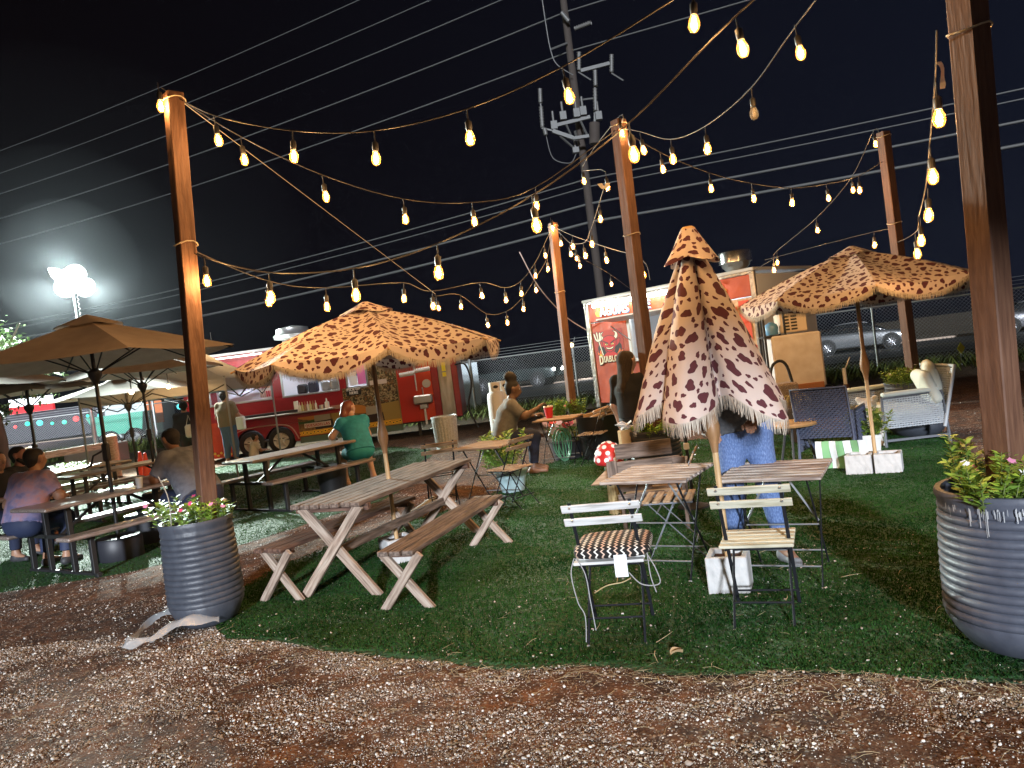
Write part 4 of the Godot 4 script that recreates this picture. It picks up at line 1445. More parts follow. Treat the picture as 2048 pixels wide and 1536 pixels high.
func build_posts() -> void:
	var white := paint(0.75, 0.73, 0.75)
	var pink := paint(0.6, 0.06, 0.16)
	var rose := paint(0.65, 0.25, 0.4)
	var t := planter("dark grey ribbed planter with pink flowers at the left post, standing on gravel", Vector3(-2.43, 0, -5.62), 0.25, 0.77, Vector3(0.05, 0.056, 0.072))
	bush(t, Vector3(-0.13, 0.69, 0.0), 0.17, 0.25, 16, 0.055, 1.15, [pink, pink, white, rose, pink])
	bush(t, Vector3(0.15, 0.69, 0.02), 0.14, 0.24, 12, 0.055, 1.15, [rose, white, rose])
	rod(t, "bare_stalk", curve([Vector3(-0.14, 0.7, 0.1), Vector3(-0.12, 0.95, 0.12), Vector3(-0.17, 1.12, 0.12)]), 0.004, paint(0.4, 0.36, 0.3), 4)
	t = planter("large dark grey ribbed planter with white mineral stains, cut off by the right edge", Vector3(2.244, 0.000, -3.520), 0.33, 0.75, Vector3(0.075, 0.083, 0.11))
	bush(t, Vector3(-0.18, 0.66, 0.12), 0.15, 0.27, 18, 0.06, 1.15, [white, pink, white, rose, white], 0.021)
	bush(t, Vector3(0.02, 0.66, 0.18), 0.15, 0.18, 16, 0.06, 1.15, [white, white, pink], 0.021)
	bush(t, Vector3(-0.08, 0.66, -0.16), 0.14, 0.33, 10, 0.06, 1.1, [white, pink], 0.021)
	var drip := MB.new()
	for k in 60:
		var a := PI * 0.5 + 0.7 + rng.randfn(0, 0.45)
		var n := Vector3(cos(a), 0, sin(a))
		var y0 := 0.715 - rng.randf() * 0.03
		var l := rng.randf_range(0.01, 0.05) if k > 5 else rng.randf_range(0.08, 0.15)
		var e := Vector3(-n.z, 0, n.x) * rng.randf_range(0.0007, 0.0022)
		for j in 5:
			var ya := y0 - l * j / 5.0
			var yb := y0 - l * (j + 1) / 5.0
			var rr := 0.3455
			drip.face([n * rr - e + UP * ya, n * rr + e + UP * ya, n * rr + e + UP * yb, n * rr - e + UP * yb], n)
	obj("mineral_stain", drip, paint(0.42, 0.43, 0.44, 0.9), t)
	t = planter("black ribbed planter with leafy green plant behind the plank chair", Vector3(1.384, 0.000, -7.900), 0.25, 0.74, Vector3(0.03, 0.033, 0.04))
	bush(t, Vector3(0.0, 0.66, 0.1), 0.24, 0.17, 46, 0.045, 1.5, [white, white])
	t = planter("dark ribbed planter with tall thin grasses and red blooms behind the round red cup", Vector3(0.849, 0.000, -12.700), 0.3, 0.62, Vector3(0.028, 0.026, 0.026))
	bush(t, Vector3(-0.18, 0.55, 0.1), 0.16, 0.36, 20, 0.06, 1.1, [pink, pink, rose, pink])
	bush(t, Vector3(0.16, 0.55, 0.1), 0.16, 0.34, 22, 0.06, 1.2)
	t = planter("dark planter of bushy greens and white flowers behind the pale wicker sofa", Vector3(5.127, 0.000, -9.900), 0.33, 0.72, Vector3(0.05, 0.052, 0.065))
	bush(t, Vector3(-0.16, 0.64, 0.1), 0.24, 0.26, 34, 0.055, 0.95, [white, white, rose, white])
	bush(t, Vector3(0.2, 0.64, 0.1), 0.22, 0.2, 30, 0.055, 0.95, [white, white, white, white])
	post("brown wooden post in the grey ribbed planter with pink flowers", Vector3(-2.38, 0.2, -5.66), Vector3(-2.181, 3.874, -5.680), 0.115, 0.72)
	post("brown wooden post behind the folded cow print umbrella", Vector3(1.394, 0.000, -7.900), Vector3(1.418, 3.915, -7.900), 0.12, 0.6)
	post("farthest brown wooden post, in front of the road and dark truck", Vector3(0.924, 0.000, -12.700), Vector3(1.001, 3.795, -12.700), 0.12, 0.4)
	post("brown wooden post behind the right cow print umbrella", Vector3(5.156, 0.000, -9.900), Vector3(5.120, 3.917, -9.900), 0.12, 0.35)
	post("thick brown wooden post in the big planter at the right edge", Vector3(2.170, 0.000, -3.500), Vector3(2.283, 4.019, -3.500), 0.122, 0.42)

func bulb_proto() -> void:
	var m := MB.new()
	m.lathe([Vector2(0.0, -0.048), Vector2(0.014, -0.045), Vector2(0.025, -0.034), Vector2(0.0305, -0.014), Vector2(0.029, 0.008), Vector2(0.021, 0.03), Vector2(0.015, 0.045)], 14)
	meshes["bulb_glass"] = m.mesh()
	m = MB.new()
	m.lathe([Vector2(0.0, -0.03), Vector2(0.009, -0.027), Vector2(0.013, -0.01), Vector2(0.012, 0.012), Vector2(0.007, 0.032), Vector2(0.0, 0.036)], 8)
	meshes["filament"] = m.mesh()
	m = MB.new()
	m.lathe([Vector2(0.0, 0.042), Vector2(0.017, 0.042), Vector2(0.02, 0.06), Vector2(0.02, 0.095), Vector2(0.009, 0.105), Vector2(0.004, 0.112), Vector2(0.004, 0.17), Vector2(0.0, 0.172)], 10)
	meshes["socket"] = m.mesh()
	var g := StandardMaterial3D.new()
	g.albedo_color = Color(1.0, 0.72, 0.35, 0.14)
	g.transparency = BaseMaterial3D.TRANSPARENCY_ALPHA
	g.roughness = 0.05
	g.emission_enabled = true
	g.emission = c3(1.0, 0.45, 0.09)
	g.emission_energy_multiplier = 1.0
	mats["bulb_glass"] = g
	var d := g.duplicate()
	d.emission_enabled = false
	d.albedo_color = Color(0.9, 0.85, 0.75, 0.2)
	mats["dead_glass"] = d

func string_light(label: String, wire: Array, bulbs: Array, e: float, thick := 0.0045) -> void:
	var t := thing("string_light", label, "string lights", Vector3.ZERO, 0.0, "strings of warm bulbs hung between the posts")
	rod(t, "wire", curve(wire, 5), thick, paint(0.03, 0.025, 0.022, 0.6), 5)
	for i in bulbs.size():
		var p: Vector3 = bulbs[i]
		var lit := true
		if p.y > 50.0:
			p.y -= 100.0
			lit = false
		var tilt := Basis.from_euler(Vector3(rng.randf_range(-0.08, 0.08), 0, rng.randf_range(-0.1, 0.1)))
		var b := obj("bulb", meshes["bulb_glass"], mats["bulb_glass"] if lit else mats["dead_glass"], t)
		b.transform = Transform3D(tilt, p)
		obj("socket", meshes["socket"], paint(0.03, 0.027, 0.025, 0.5), b)
		obj("filament", meshes["filament"], glow(1.0, 0.8, 0.42, 22.0) if lit else paint(0.4, 0.35, 0.3), b)
		if lit:
			var l := OmniLight3D.new()
			l.name = numbered("bulb_lamp", b)
			b.add_child(l, true)
			l.light_color = Color(1.0, 0.755, 0.475)
			l.light_energy = e
			l.light_size = 0.02
			l.omni_range = 30.0
			l.omni_attenuation = 2.0
			l.shadow_enabled = true

func build_lights() -> void:
	bulb_proto()
	string_light("top string of bulbs sweeping from the left post out over the viewer", [Vector3(-2.183, 3.860, -5.680), Vector3(-1.843, 3.610, -5.512), Vector3(-1.258, 3.343, -5.223), Vector3(-0.673, 3.177, -4.934), Vector3(-0.059, 3.136, -4.630), Vector3(0.524, 3.211, -4.342), Vector3(1.174, 3.393, -4.021), Vector3(2.228, 3.694, -3.500)], [Vector3(-1.843, 3.438, -5.512), Vector3(-1.258, 3.171, -5.223), Vector3(-0.673, 3.005, -4.934), Vector3(-0.059, 2.964, -4.630), Vector3(0.524, 3.039, -4.342), Vector3(1.174, 3.221, -4.021)], 0.29)
	string_light("upper string of bulbs sagging from the left post to the second post", [Vector3(-2.183, 3.860, -5.680), Vector3(-1.802, 3.573, -5.915), Vector3(-1.290, 3.293, -6.231), Vector3(-0.718, 3.104, -6.583), Vector3(-0.146, 3.074, -6.936), Vector3(0.446, 3.211, -7.301), Vector3(1.418, 3.839, -7.900)], [Vector3(-1.802, 3.401, -5.915), Vector3(-1.290, 3.121, -6.231), Vector3(-0.718, 2.932, -6.583), Vector3(-0.146, 2.902, -6.936), Vector3(0.446, 3.039, -7.301)], 0.29)
	string_light("lower string of large bulbs from the left post across to the right post", [Vector3(-2.224, 2.739, -5.680), Vector3(-2.104, 2.653, -5.621), Vector3(-1.584, 2.443, -5.366), Vector3(-0.937, 2.345, -5.050), Vector3(-0.361, 2.385, -4.768), Vector3(0.259, 2.544, -4.464), Vector3(0.815, 2.808, -4.192), Vector3(1.372, 3.197, -3.919), Vector3(2.228, 3.694, -3.500)], [Vector3(-2.104, 2.481, -5.621), Vector3(-1.584, 2.271, -5.366), Vector3(-0.937, 2.173, -5.050), Vector3(-0.361, 2.213, -4.768), Vector3(0.259, 2.372, -4.464), Vector3(0.815, 2.636, -4.192), Vector3(1.372, 3.025, -3.919)], 0.29)
	string_light("far string of small bulbs from the left post to the farthest post", [Vector3(-2.224, 2.739, -5.680), Vector3(-1.903, 2.539, -6.379), Vector3(-1.589, 2.504, -7.065), Vector3(-1.031, 2.608, -8.281), Vector3(-0.782, 2.535, -8.826), Vector3(-0.238, 2.691, -10.011), Vector3(0.068, 2.648, -10.678), Vector3(0.306, 2.755, -11.198), Vector3(0.569, 3.049, -11.771), Vector3(0.790, 3.395, -12.254), Vector3(0.995, 3.746, -12.700)], [Vector3(-1.903, 2.367, -6.379), Vector3(-1.589, 2.332, -7.065), Vector3(-1.031, 2.436, -8.281), Vector3(-0.782, 2.363, -8.826), Vector3(-0.238, 2.519, -10.011), Vector3(0.068, 2.476, -10.678), Vector3(0.306, 2.583, -11.198), Vector3(0.569, 2.877, -11.771), Vector3(0.790, 3.223, -12.254)], 0.29)
	string_light("lowest string of bulbs over the umbrella to the farthest post", [Vector3(-0.916, 2.716, -11.000), Vector3(-0.901, 2.686, -11.013), Vector3(-0.594, 2.688, -11.287), Vector3(-0.244, 2.386, -11.598), Vector3(0.053, 2.399, -11.863), Vector3(0.331, 2.590, -12.110), Vector3(0.574, 2.879, -12.326), Vector3(0.822, 3.212, -12.546), Vector3(0.995, 3.746, -12.700)], [Vector3(-0.901, 2.514, -11.013), Vector3(-0.594, 2.516, -11.287), Vector3(-0.244, 2.214, -11.598), Vector3(0.053, 2.227, -11.863), Vector3(0.331, 2.418, -12.110), Vector3(0.574, 2.707, -12.326), Vector3(0.822, 3.040, -12.546)], 0.29)
	string_light("deep loop of bulbs hanging from the second post to the farthest post", [Vector3(1.418, 3.789, -7.900), Vector3(1.426, 3.928, -7.814), Vector3(1.245, 3.955, -9.870), Vector3(1.349, 3.593, -8.688), Vector3(1.302, 3.340, -9.225), Vector3(1.245, 3.148, -9.869), Vector3(1.201, 3.076, -10.363), Vector3(1.111, 3.254, -11.389), Vector3(1.046, 3.531, -12.115), Vector3(0.995, 3.746, -12.700)], [Vector3(1.426, 3.756, -7.814), Vector3(1.245, 3.783, -9.870), Vector3(1.349, 3.421, -8.688), Vector3(1.302, 3.168, -9.225), Vector3(1.245, 2.976, -9.869), Vector3(1.201, 2.904, -10.363), Vector3(1.111, 3.082, -11.389), Vector3(1.046, 3.359, -12.115)], 0.29)
	string_light("string of bulbs running from the farthest post toward the second post", [Vector3(0.995, 3.746, -12.700), Vector3(1.172, 3.385, -11.573), Vector3(1.421, 2.937, -9.996), Vector3(1.627, 2.569, -8.684), Vector3(1.657, 2.311, -8.500)], [Vector3(1.172, 3.213, -11.573), Vector3(1.421, 2.765, -9.996), Vector3(1.627, 2.397, -8.684)], 0.29)
	string_light("short low string of bulbs from the farthest post to the orange trailer", [Vector3(0.995, 3.746, -12.700), Vector3(1.359, 3.388, -13.088), Vector3(1.407, 3.260, -13.139), Vector3(1.991, 2.941, -13.760), Vector3(2.686, 2.453, -14.500)], [Vector3(1.359, 3.216, -13.088), Vector3(1.407, 3.088, -13.139), Vector3(1.991, 2.769, -13.760)], 0.29)
	string_light("string of bulbs rising steeply from the second post out of the picture", [Vector3(1.418, 3.839, -7.900), Vector3(1.522, 3.612, -7.339), Vector3(1.636, 3.346, -6.715), Vector3(1.756, 3.240, -6.064), Vector3(1.891, 3.262, -5.331), Vector3(2.002, 3.419, -4.728), Vector3(2.228, 3.694, -3.500)], [Vector3(1.522, 3.440, -7.339), Vector3(1.636, 3.174, -6.715), Vector3(1.756, 3.068, -6.064), Vector3(1.891, 103.090, -5.331), Vector3(2.002, 3.247, -4.728)], 0.29)
	string_light("string of bulbs sagging between the second post and the post behind the right umbrella", [Vector3(1.418, 3.839, -7.900), Vector3(1.443, 3.823, -7.913), Vector3(1.868, 3.591, -8.146), Vector3(2.434, 3.383, -8.455), Vector3(2.991, 3.267, -8.761), Vector3(3.528, 3.214, -9.054), Vector3(4.095, 3.260, -9.364), Vector3(4.616, 3.354, -9.649), Vector3(5.115, 3.564, -9.923), Vector3(5.074, 3.552, -9.900)], [Vector3(1.443, 3.651, -7.913), Vector3(1.868, 3.419, -8.146), Vector3(2.434, 3.211, -8.455), Vector3(2.991, 3.095, -8.761), Vector3(3.528, 3.042, -9.054), Vector3(4.095, 3.088, -9.364), Vector3(4.616, 3.182, -9.649), Vector3(5.115, 3.392, -9.923)], 0.29)
	string_light("straight string of bulbs from the right umbrella's post down to the orange trailer", [Vector3(5.074, 3.852, -9.900), Vector3(5.049, 3.968, -9.983), Vector3(4.909, 3.496, -10.445), Vector3(4.682, 3.113, -11.193), Vector3(4.393, 2.802, -12.144), Vector3(4.362, 2.700, -12.248), Vector3(4.134, 2.565, -13.000)], [Vector3(5.049, 3.796, -9.983), Vector3(4.909, 3.324, -10.445), Vector3(4.682, 2.941, -11.193), Vector3(4.393, 2.630, -12.144), Vector3(4.362, 2.528, -12.248)], 0.29)
	string_light("low string of bulbs ending behind the right umbrella", [Vector3(5.128, 2.658, -9.900), Vector3(4.990, 2.701, -10.197), Vector3(4.153, 2.682, -12.000)], [Vector3(4.990, 2.529, -10.197)], 0.29)
	string_light("drooping loop of bulbs beside the thick right post", [Vector3(2.103, 2.841, -3.500), Vector3(2.237, 2.690, -3.784), Vector3(2.522, 2.514, -4.388), Vector3(2.785, 2.368, -4.943), Vector3(3.192, 2.289, -5.803), Vector3(3.441, 2.234, -6.332), Vector3(5.190, 2.512, -10.030), Vector3(5.492, 2.674, -10.668), Vector3(5.128, 2.658, -9.900)], [Vector3(2.237, 2.518, -3.784), Vector3(2.522, 2.342, -4.388), Vector3(2.785, 2.196, -4.943), Vector3(3.192, 2.117, -5.803), Vector3(3.441, 2.062, -6.332), Vector3(5.190, 2.340, -10.030), Vector3(5.492, 2.502, -10.668)], 0.29)
	string_light("single bulb clamped to the top of the left post", [Vector3(-2.183, 3.860, -5.680), Vector3(-2.230, 3.892, -5.600)], [Vector3(-2.249, 3.761, -5.600)], 0.29)
	string_light("single bulb clamped to the top of the farthest post", [Vector3(0.995, 3.746, -12.700), Vector3(0.995, 3.817, -12.550)], [Vector3(0.979, 3.689, -12.550)], 0.29)
	tag(rod(null, "guy_wire", curve([Vector3(-2.183, 3.860, -5.680), Vector3(-0.916, 2.716, -11.000)]), 0.004, paint(0.3, 0.28, 0.25), 4), "thin straight guy wire running down from the left post top", "wire")
	var tl := thing("pole_lamp", "small round yellow lamp glowing at the fence by the farthest post", "lamp", Vector3(1.997, 1.918, -24.000))
	var m := MB.new()
	m.ball(Vector3.ZERO, Vector3.ONE * 0.07)
	obj("bulb", m, glow(1.0, 0.75, 0.35, 4.0), tl)
	rod(tl, "stem", [Vector3(0, -0.4, 0), Vector3(0, -0.05, 0)], 0.02, paint(0.3, 0.3, 0.3))

# ---------------------------------------------------------------- umbrellas
func cow_print(faded := false) -> StandardMaterial3D:
	var key := "cow%s" % faded
	if mats.has(key):
		return mats[key]
	var s := 768
	var g := RandomNumberGenerator.new()
	g.seed = 77
	var im := Image.create(s, s, false, Image.FORMAT_RGB8)
	im.fill(c3(0.47, 0.392, 0.36) if not faded else c3(0.46, 0.385, 0.355))
	var col := c3(0.07, 0.012, 0.02) if not faded else c3(0.3, 0.2, 0.19)
	var done := []
	for pass_ in 2:
		for k in 900:
			var r := g.randf_range(21, 40) if pass_ == 0 else g.randf_range(8, 17)
			var c := Vector2(g.randf() * s, g.randf() * s)
			var ok := true
			for q in done:
				var d := (c - Vector2(q.x, q.y)).abs()
				d = Vector2(minf(d.x, s - d.x), minf(d.y, s - d.y))
				if d.length() < (r + q.z) * (1.2 if pass_ == 0 else 1.15) + (13.0 if pass_ == 0 else 8.0):
					ok = false
					break
			if not ok:
				continue
			done.append(Vector3(c.x, c.y, r))
			var a := g.randf() * TAU
			var b := g.randf() * TAU
			var e := g.randf() * TAU
			var p := []
			for i in 30:
				var th := TAU * i / 30
				p.append(c + Vector2(cos(th), sin(th)) * r * (1.0 + 0.2 * sin(2 * th + a) + 0.13 * sin(3 * th + b) + 0.1 * sin(5 * th + e)))
			for ox in [-s, 0, s]:
				for oy in [-s, 0, s]:
					if c.x + ox > -70 and c.x + ox < s + 70 and c.y + oy > -70 and c.y + oy < s + 70:
						fill_poly(im, p.map(func(v): return v + Vector2(ox, oy)), col)
	im.generate_mipmaps()
	var m := StandardMaterial3D.new()
	m.albedo_texture = ImageTexture.create_from_image(im)
	m.roughness = 0.85
	m.backlight_enabled = true
	m.backlight = Color(0.35, 0.35, 0.35)
	m.normal_enabled = true
	m.normal_texture = noise_tex(5, 0.02, null, 256, 3, FastNoiseLite.TYPE_SIMPLEX, true, 3.0)
	m.normal_scale = 0.25
	mats[key] = m
	return m

const COW := 1.35

func fringe(edge: Array, l: float, seed_: int) -> MB:
	var m := MB.new()
	var g := RandomNumberGenerator.new()
	g.seed = seed_
	for i in edge.size() - 1:
		var a: Vector3 = edge[i]
		var b: Vector3 = edge[i + 1]
		var e := (b - a)
		var n := maxi(1, int(e.length() / 0.0056))
		for k in n:
			var p := a + e * ((k + 0.5) / n)
			var w := e.normalized() * 0.0026
			var down := Vector3(g.randfn(0, 0.07), -1.0, g.randfn(0, 0.07)) * l * g.randf_range(0.8, 1.1)
			var nn := e.cross(down).normalized()
			m.face([p - w, p + w, p + w * 0.5 + down, p - w * 0.5 + down], nn if nn.length() > 0.1 else Vector3.BACK)
	return m

func umbrella_pole(t: Node3D, y0: float, y1: float, knob: float) -> void:
	var m := MB.new()
	m.tube([Vector3(0, y0, 0), Vector3(0, knob - 0.12, 0)], 0.019, 9)
	obj("lower_pole", m, noisy("pole_tan", 91, 0.03, [[0.0, 0.36, 0.22, 0.1], [1.0, 0.55, 0.38, 0.2]], Vector3(6, 0.6, 6), 0.5), t)
	m = MB.new()
	m.lathe([Vector2(0.02, knob - 0.14), Vector2(0.024, knob - 0.11), Vector2(0.03, knob - 0.07), Vector2(0.045, knob - 0.02), Vector2(0.047, knob + 0.03), Vector2(0.034, knob + 0.09), Vector2(0.025, knob + 0.14), Vector2(0.02, knob + 0.2), Vector2(0.018, y1)], 12)
	obj("upper_pole", m, noisy("pole_brown", 92, 0.03, [[0.0, 0.2, 0.1, 0.04], [1.0, 0.33, 0.18, 0.08]], Vector3(6, 0.6, 6), 0.5), t)

func cow_umbrella(label: String, at: Vector3, turn: float, top: float, r: float) -> void:
	var t := thing("cow_print_umbrella", label, "umbrella", at, turn, "cow print umbrellas with fringe")
	umbrella_pole(t, 0.12, top, 1.1)
	var m := MB.new()
	var lin := MB.new()
	var va := MB.new()
	var edge := []
	var drop := 0.41
	for k in 8:
		var d0 := Vector3(cos(TAU * k / 8), 0, sin(TAU * k / 8))
		var d1 := Vector3(cos(TAU * (k + 1) / 8), 0, sin(TAU * (k + 1) / 8))
		var ph := rng.randf() * TAU
		var bow := rng.randf_range(0.035, 0.07)
		var surf := func(u: float, q: float) -> Vector3:
			var p := d0.lerp(d1, u) * r * q
			p.y = top - 0.01 - drop * (0.66 * q + 0.34 * q * q) - bow * sin(PI * u) * sin(PI * minf(q * 0.9, 1.0)) * 0.6 - 0.03 * sin(PI * u) * q + 0.006 * sin(u * 9.0 + ph) * q
			return p
		var ch := 2.0 * sin(PI / 8) * r
		var off := k * 0.37
		m.grid(12, 14, surf, func(u, q): return Vector2(((u - 0.5) * ch * q) * COW + off, r * q * COW + off * 0.7))
		lin.grid(12, 14, func(u, q): return surf.call(u, q) - UP * 0.004, func(u, q): return Vector2(((u - 0.5) * ch * q) * COW + off, r * q * COW + off * 0.7))
		var hang := func(u: float, q: float) -> Vector3:
			var p: Vector3 = surf.call(u, 1.0)
			var n := (d0 + d1).normalized()
			var l := 0.02 + 0.085 * pow(sin(PI * u), 0.75)
			return p + n * (0.012 * sin(q * PI * 0.5) + 0.01 * sin(u * 7.0 + ph)) * q + Vector3.DOWN * l * q
		va.grid(16, 4, hang, func(u, q): return Vector2((u - 0.5) * ch * COW + off, (r + (0.02 + 0.085 * pow(sin(PI * u), 0.75)) * q) * COW + off * 0.7))
		for i in 17:
			edge.append(hang.call(i / 16.0, 1.0) + UP * 0.004)
	obj("canopy", m, cow_print(), t)
	obj("lining", lin, cow_print(true), t)
	obj("valance", va, cow_print(), t)
	obj("fringe", fringe(edge, 0.055, 5), noisy("fringe", 95, 0.2, [[0.0, 0.38, 0.32, 0.25], [1.0, 0.52, 0.46, 0.39]], Vector3.ONE * 20.0, 0.9), t)
	# the small cap on top
	var c := MB.new()
	c.grid(40, 6, func(u, q): return Vector3(cos(TAU * u) * (0.02 + 0.21 * q), top + 0.035 - 0.1 * q + 0.014 * sin(TAU * u * 4.0) * q * q, sin(TAU * u) * (0.02 + 0.21 * q)), func(u, q): return Vector2(cos(TAU * u), sin(TAU * u)) * (0.02 + 0.21 * q) * COW)
	obj("vent_cap", c, cow_print(), t)
	for k in 8:
		var d := Vector3(cos(TAU * k / 8), 0, sin(TAU * k / 8))
		rod(t, "rib", [Vector3(0, top - 0.03, 0), d * r * 1.03 + UP * (top - drop - 0.035)], 0.008, paint(0.4, 0.24, 0.1, 0.5), 5)
		rod(t, "strut", [Vector3(0, top - 0.5, 0), d * r * 0.55 + UP * (top - drop * 0.5 - 0.05)], 0.007, paint(0.4, 0.24, 0.1, 0.5), 5)

func folded_umbrella(label: String, at: Vector3, turn: float) -> void:
	var t := thing("folded_umbrella", label, "umbrella", at, turn, "cow print umbrellas with fringe")
	umbrella_pole(t, 0.12, 2.22, 1.02)
	var rad := func(th: float, q: float) -> float:
		var b := lerpf(0.07, 0.505, pow(q, 0.92))
		var f := pow(absf(cos(2.5 * th + 0.5 * sin(th) + 0.25 * sin(2.0 * q + th * 2.0))), 0.62)
		var fine := 0.05 * sin(11.0 * th + 2.0 * q) * q * (1.0 - q * 0.5)
		return b * (0.36 + 0.67 * f + fine)
	var low := func(th: float) -> float:
		return 1.26 - 0.16 * pow(absf(cos(2.5 * th + 0.5 * sin(th))), 1.2) + 0.03 * sin(3.0 * th + 1.0)
	var m := MB.new()
	# arc length along the hem keeps the print in scale
	var arc := [0.0]
	for i in 120:
		var a := TAU * i / 120
		var b := TAU * (i + 1) / 120
		arc.append(arc[-1] + (Vector2(cos(a), sin(a)) * rad.call(a, 0.75)).distance_to(Vector2(cos(b), sin(b)) * rad.call(b, 0.75)))
	m.grid(120, 30, func(u, q):
		var th: float = TAU * u
		var r: float = rad.call(th, q)
		return Vector3(cos(th) * r, lerpf(2.13, low.call(th), q), sin(th) * r), func(u, q):
		var rho: float = 0.25 + 1.08 * q
		var ph: float = (arc[int(u * 120 + 0.5)] - arc[30]) / 1.06
		return Vector2(rho * sin(ph), -rho * cos(ph)) * COW * 0.84)
	obj("canopy", m, cow_print(), t)
	var edge := []
	for i in 121:
		var th := TAU * i / 120
		var r: float = rad.call(th, 1.0)
		edge.append(Vector3(cos(th) * r, low.call(th) + 0.004, sin(th) * r))
	obj("fringe", fringe(edge, 0.085, 6), mats["fringe"], t)
	var c := MB.new()
	c.grid(64, 10, func(u, q):
		var th: float = TAU * u
		var r: float = lerpf(0.045, 0.16, q) * (1.0 + 0.22 * q * cos(4.0 * th + 0.6) + 0.04 * sin(9.0 * th))
		return Vector3(cos(th) * r, 2.285 - 0.2 * q - 0.02 * q * cos(4.0 * th + 0.6), sin(th) * r), func(u, q): return Vector2(u * 0.8 * COW, q * 0.3 * COW))
	obj("vent_cap", c, cow_print(), t)
	var f := MB.new()
	f.lathe([Vector2(0.045, 2.275), Vector2(0.046, 2.288), Vector2(0.03, 2.3), Vector2(0.0, 2.303)], 12)
	obj("finial", f, paint(0.5, 0.3, 0.12), t)

func tan_umbrella(label: String, at: Vector3, turn: float, top: float, r: float, drop: float, tone: float, base := true) -> void:
	var t := thing("tan_umbrella", label, "umbrella", at, turn, "plain tan market umbrellas over the long tables")
	var black := paint(0.02, 0.02, 0.022, 0.4, 0.3)
	rod(t, "pole", [Vector3(0, 0.1, 0), Vector3(0, top, 0)], 0.021, black, 10)
	var cl := noisy("canvas%.2f" % tone, 97, 0.02, [[0.0, 0.4 * tone, 0.31 * tone, 0.245 * tone], [1.0, 0.5 * tone, 0.395 * tone, 0.315 * tone]], Vector3.ONE * 0.7, 0.9).duplicate()
	cl.backlight_enabled = true
	cl.backlight = Color(0.3, 0.3, 0.3)
	var m := MB.new()
	for k in 6:
		var d0 := Vector3(cos(TAU * k / 6), 0, sin(TAU * k / 6))
		var d1 := Vector3(cos(TAU * (k + 1) / 6), 0, sin(TAU * (k + 1) / 6))
		m.grid(10, 10, func(u, q):
			var p: Vector3 = d0.lerp(d1, u) * r * q
			p.y = top - drop * q - 0.05 * sin(PI * u) * q * (1.3 - q) - 0.015 * sin(PI * u) * q
			return p)
	obj("canopy", m, cl, t)
	var c := MB.new()
	c.grid(36, 5, func(u, q): return Vector3(cos(TAU * u) * (0.02 + 0.33 * q), top + 0.05 - 0.13 * q + 0.012 * cos(TAU * u * 6.0) * q, sin(TAU * u) * (0.02 + 0.33 * q)))
	obj("vent_cap", c, cl, t)
	for k in 6:
		var d := Vector3(cos(TAU * k / 6), 0, sin(TAU * k / 6))
		rod(t, "rib", [Vector3(0, top - 0.04, 0), d * r * 0.99 + UP * (top - drop - 0.025)], 0.01, black, 5)
		rod(t, "strut", [Vector3(0, top - 0.62, 0), d * r * 0.5 + UP * (top - drop * 0.5 - 0.03)], 0.009, black, 5)
	var hub := MB.new()
	hub.lathe([Vector2(0.03, top - 0.72), Vector2(0.045, top - 0.68), Vector2(0.075, top - 0.62), Vector2(0.075, top - 0.58), Vector2(0.03, top - 0.55)], 10)
	obj("hub", hub, black, t)
	var cr := MB.new()
	cr.box(Vector3(0, 1.2, 0), Vector3(0.07, 0.2, 0.08), Basis.IDENTITY, 0.015)
	var co := obj("crank_box", cr, black, t)
	rod(co, "crank_handle", [Vector3(-0.03, 1.22, 0.03), Vector3(-0.12, 1.18, 0.05), Vector3(-0.15, 1.08, 0.06), Vector3(-0.2, 1.06, 0.08)], 0.012, black, 6)
	if base:
		var b := MB.new()
		b.lathe([Vector2(0.0, 0.0), Vector2(0.22, 0.0), Vector2(0.24, 0.02), Vector2(0.24, 0.24), Vector2(0.225, 0.26), Vector2(0.2, 0.24), Vector2(0.0, 0.235)], 24)
		obj("base", b, paint(0.018, 0.019, 0.026, 0.5), t)

func concrete_block(label: String, at: Vector3, yaw: float, sz: Vector3, grp := "white concrete blocks that hold umbrella poles") -> void:
	var t := thing("concrete_block", label, "block", at, yaw, grp)
	var mt := noisy("block_white", 101, 0.05, [[0.0, 0.36, 0.36, 0.355], [0.35, 0.46, 0.46, 0.455], [1.0, 0.52, 0.52, 0.515]], Vector3(0.9, 0.5, 0.9), 0.9, 0.15)
	var w := 0.035
	for q in [[Vector3(0, sz.y / 2, sz.z / 2 - w / 2), Vector3(sz.x, sz.y, w)], [Vector3(0, sz.y / 2, -sz.z / 2 + w / 2), Vector3(sz.x, sz.y, w)], [Vector3(sz.x / 2 - w / 2, sz.y / 2, 0), Vector3(w, sz.y - 0.002, sz.z - 2 * w)], [Vector3(-sz.x / 2 + w / 2, sz.y / 2, 0), Vector3(w, sz.y - 0.002, sz.z - 2 * w)]]:
		var m := MB.new()
		m.box(q[0], q[1], Basis.IDENTITY, 0.006)
		obj("block_side", m, mt, t)
	var s := MB.new()
	s.box(Vector3(0, sz.y * 0.44, 0), Vector3(sz.x - 2 * w, sz.y * 0.86, sz.z - 2 * w))
	obj("soil", s, paint(0.07, 0.035, 0.022, 0.95), t)

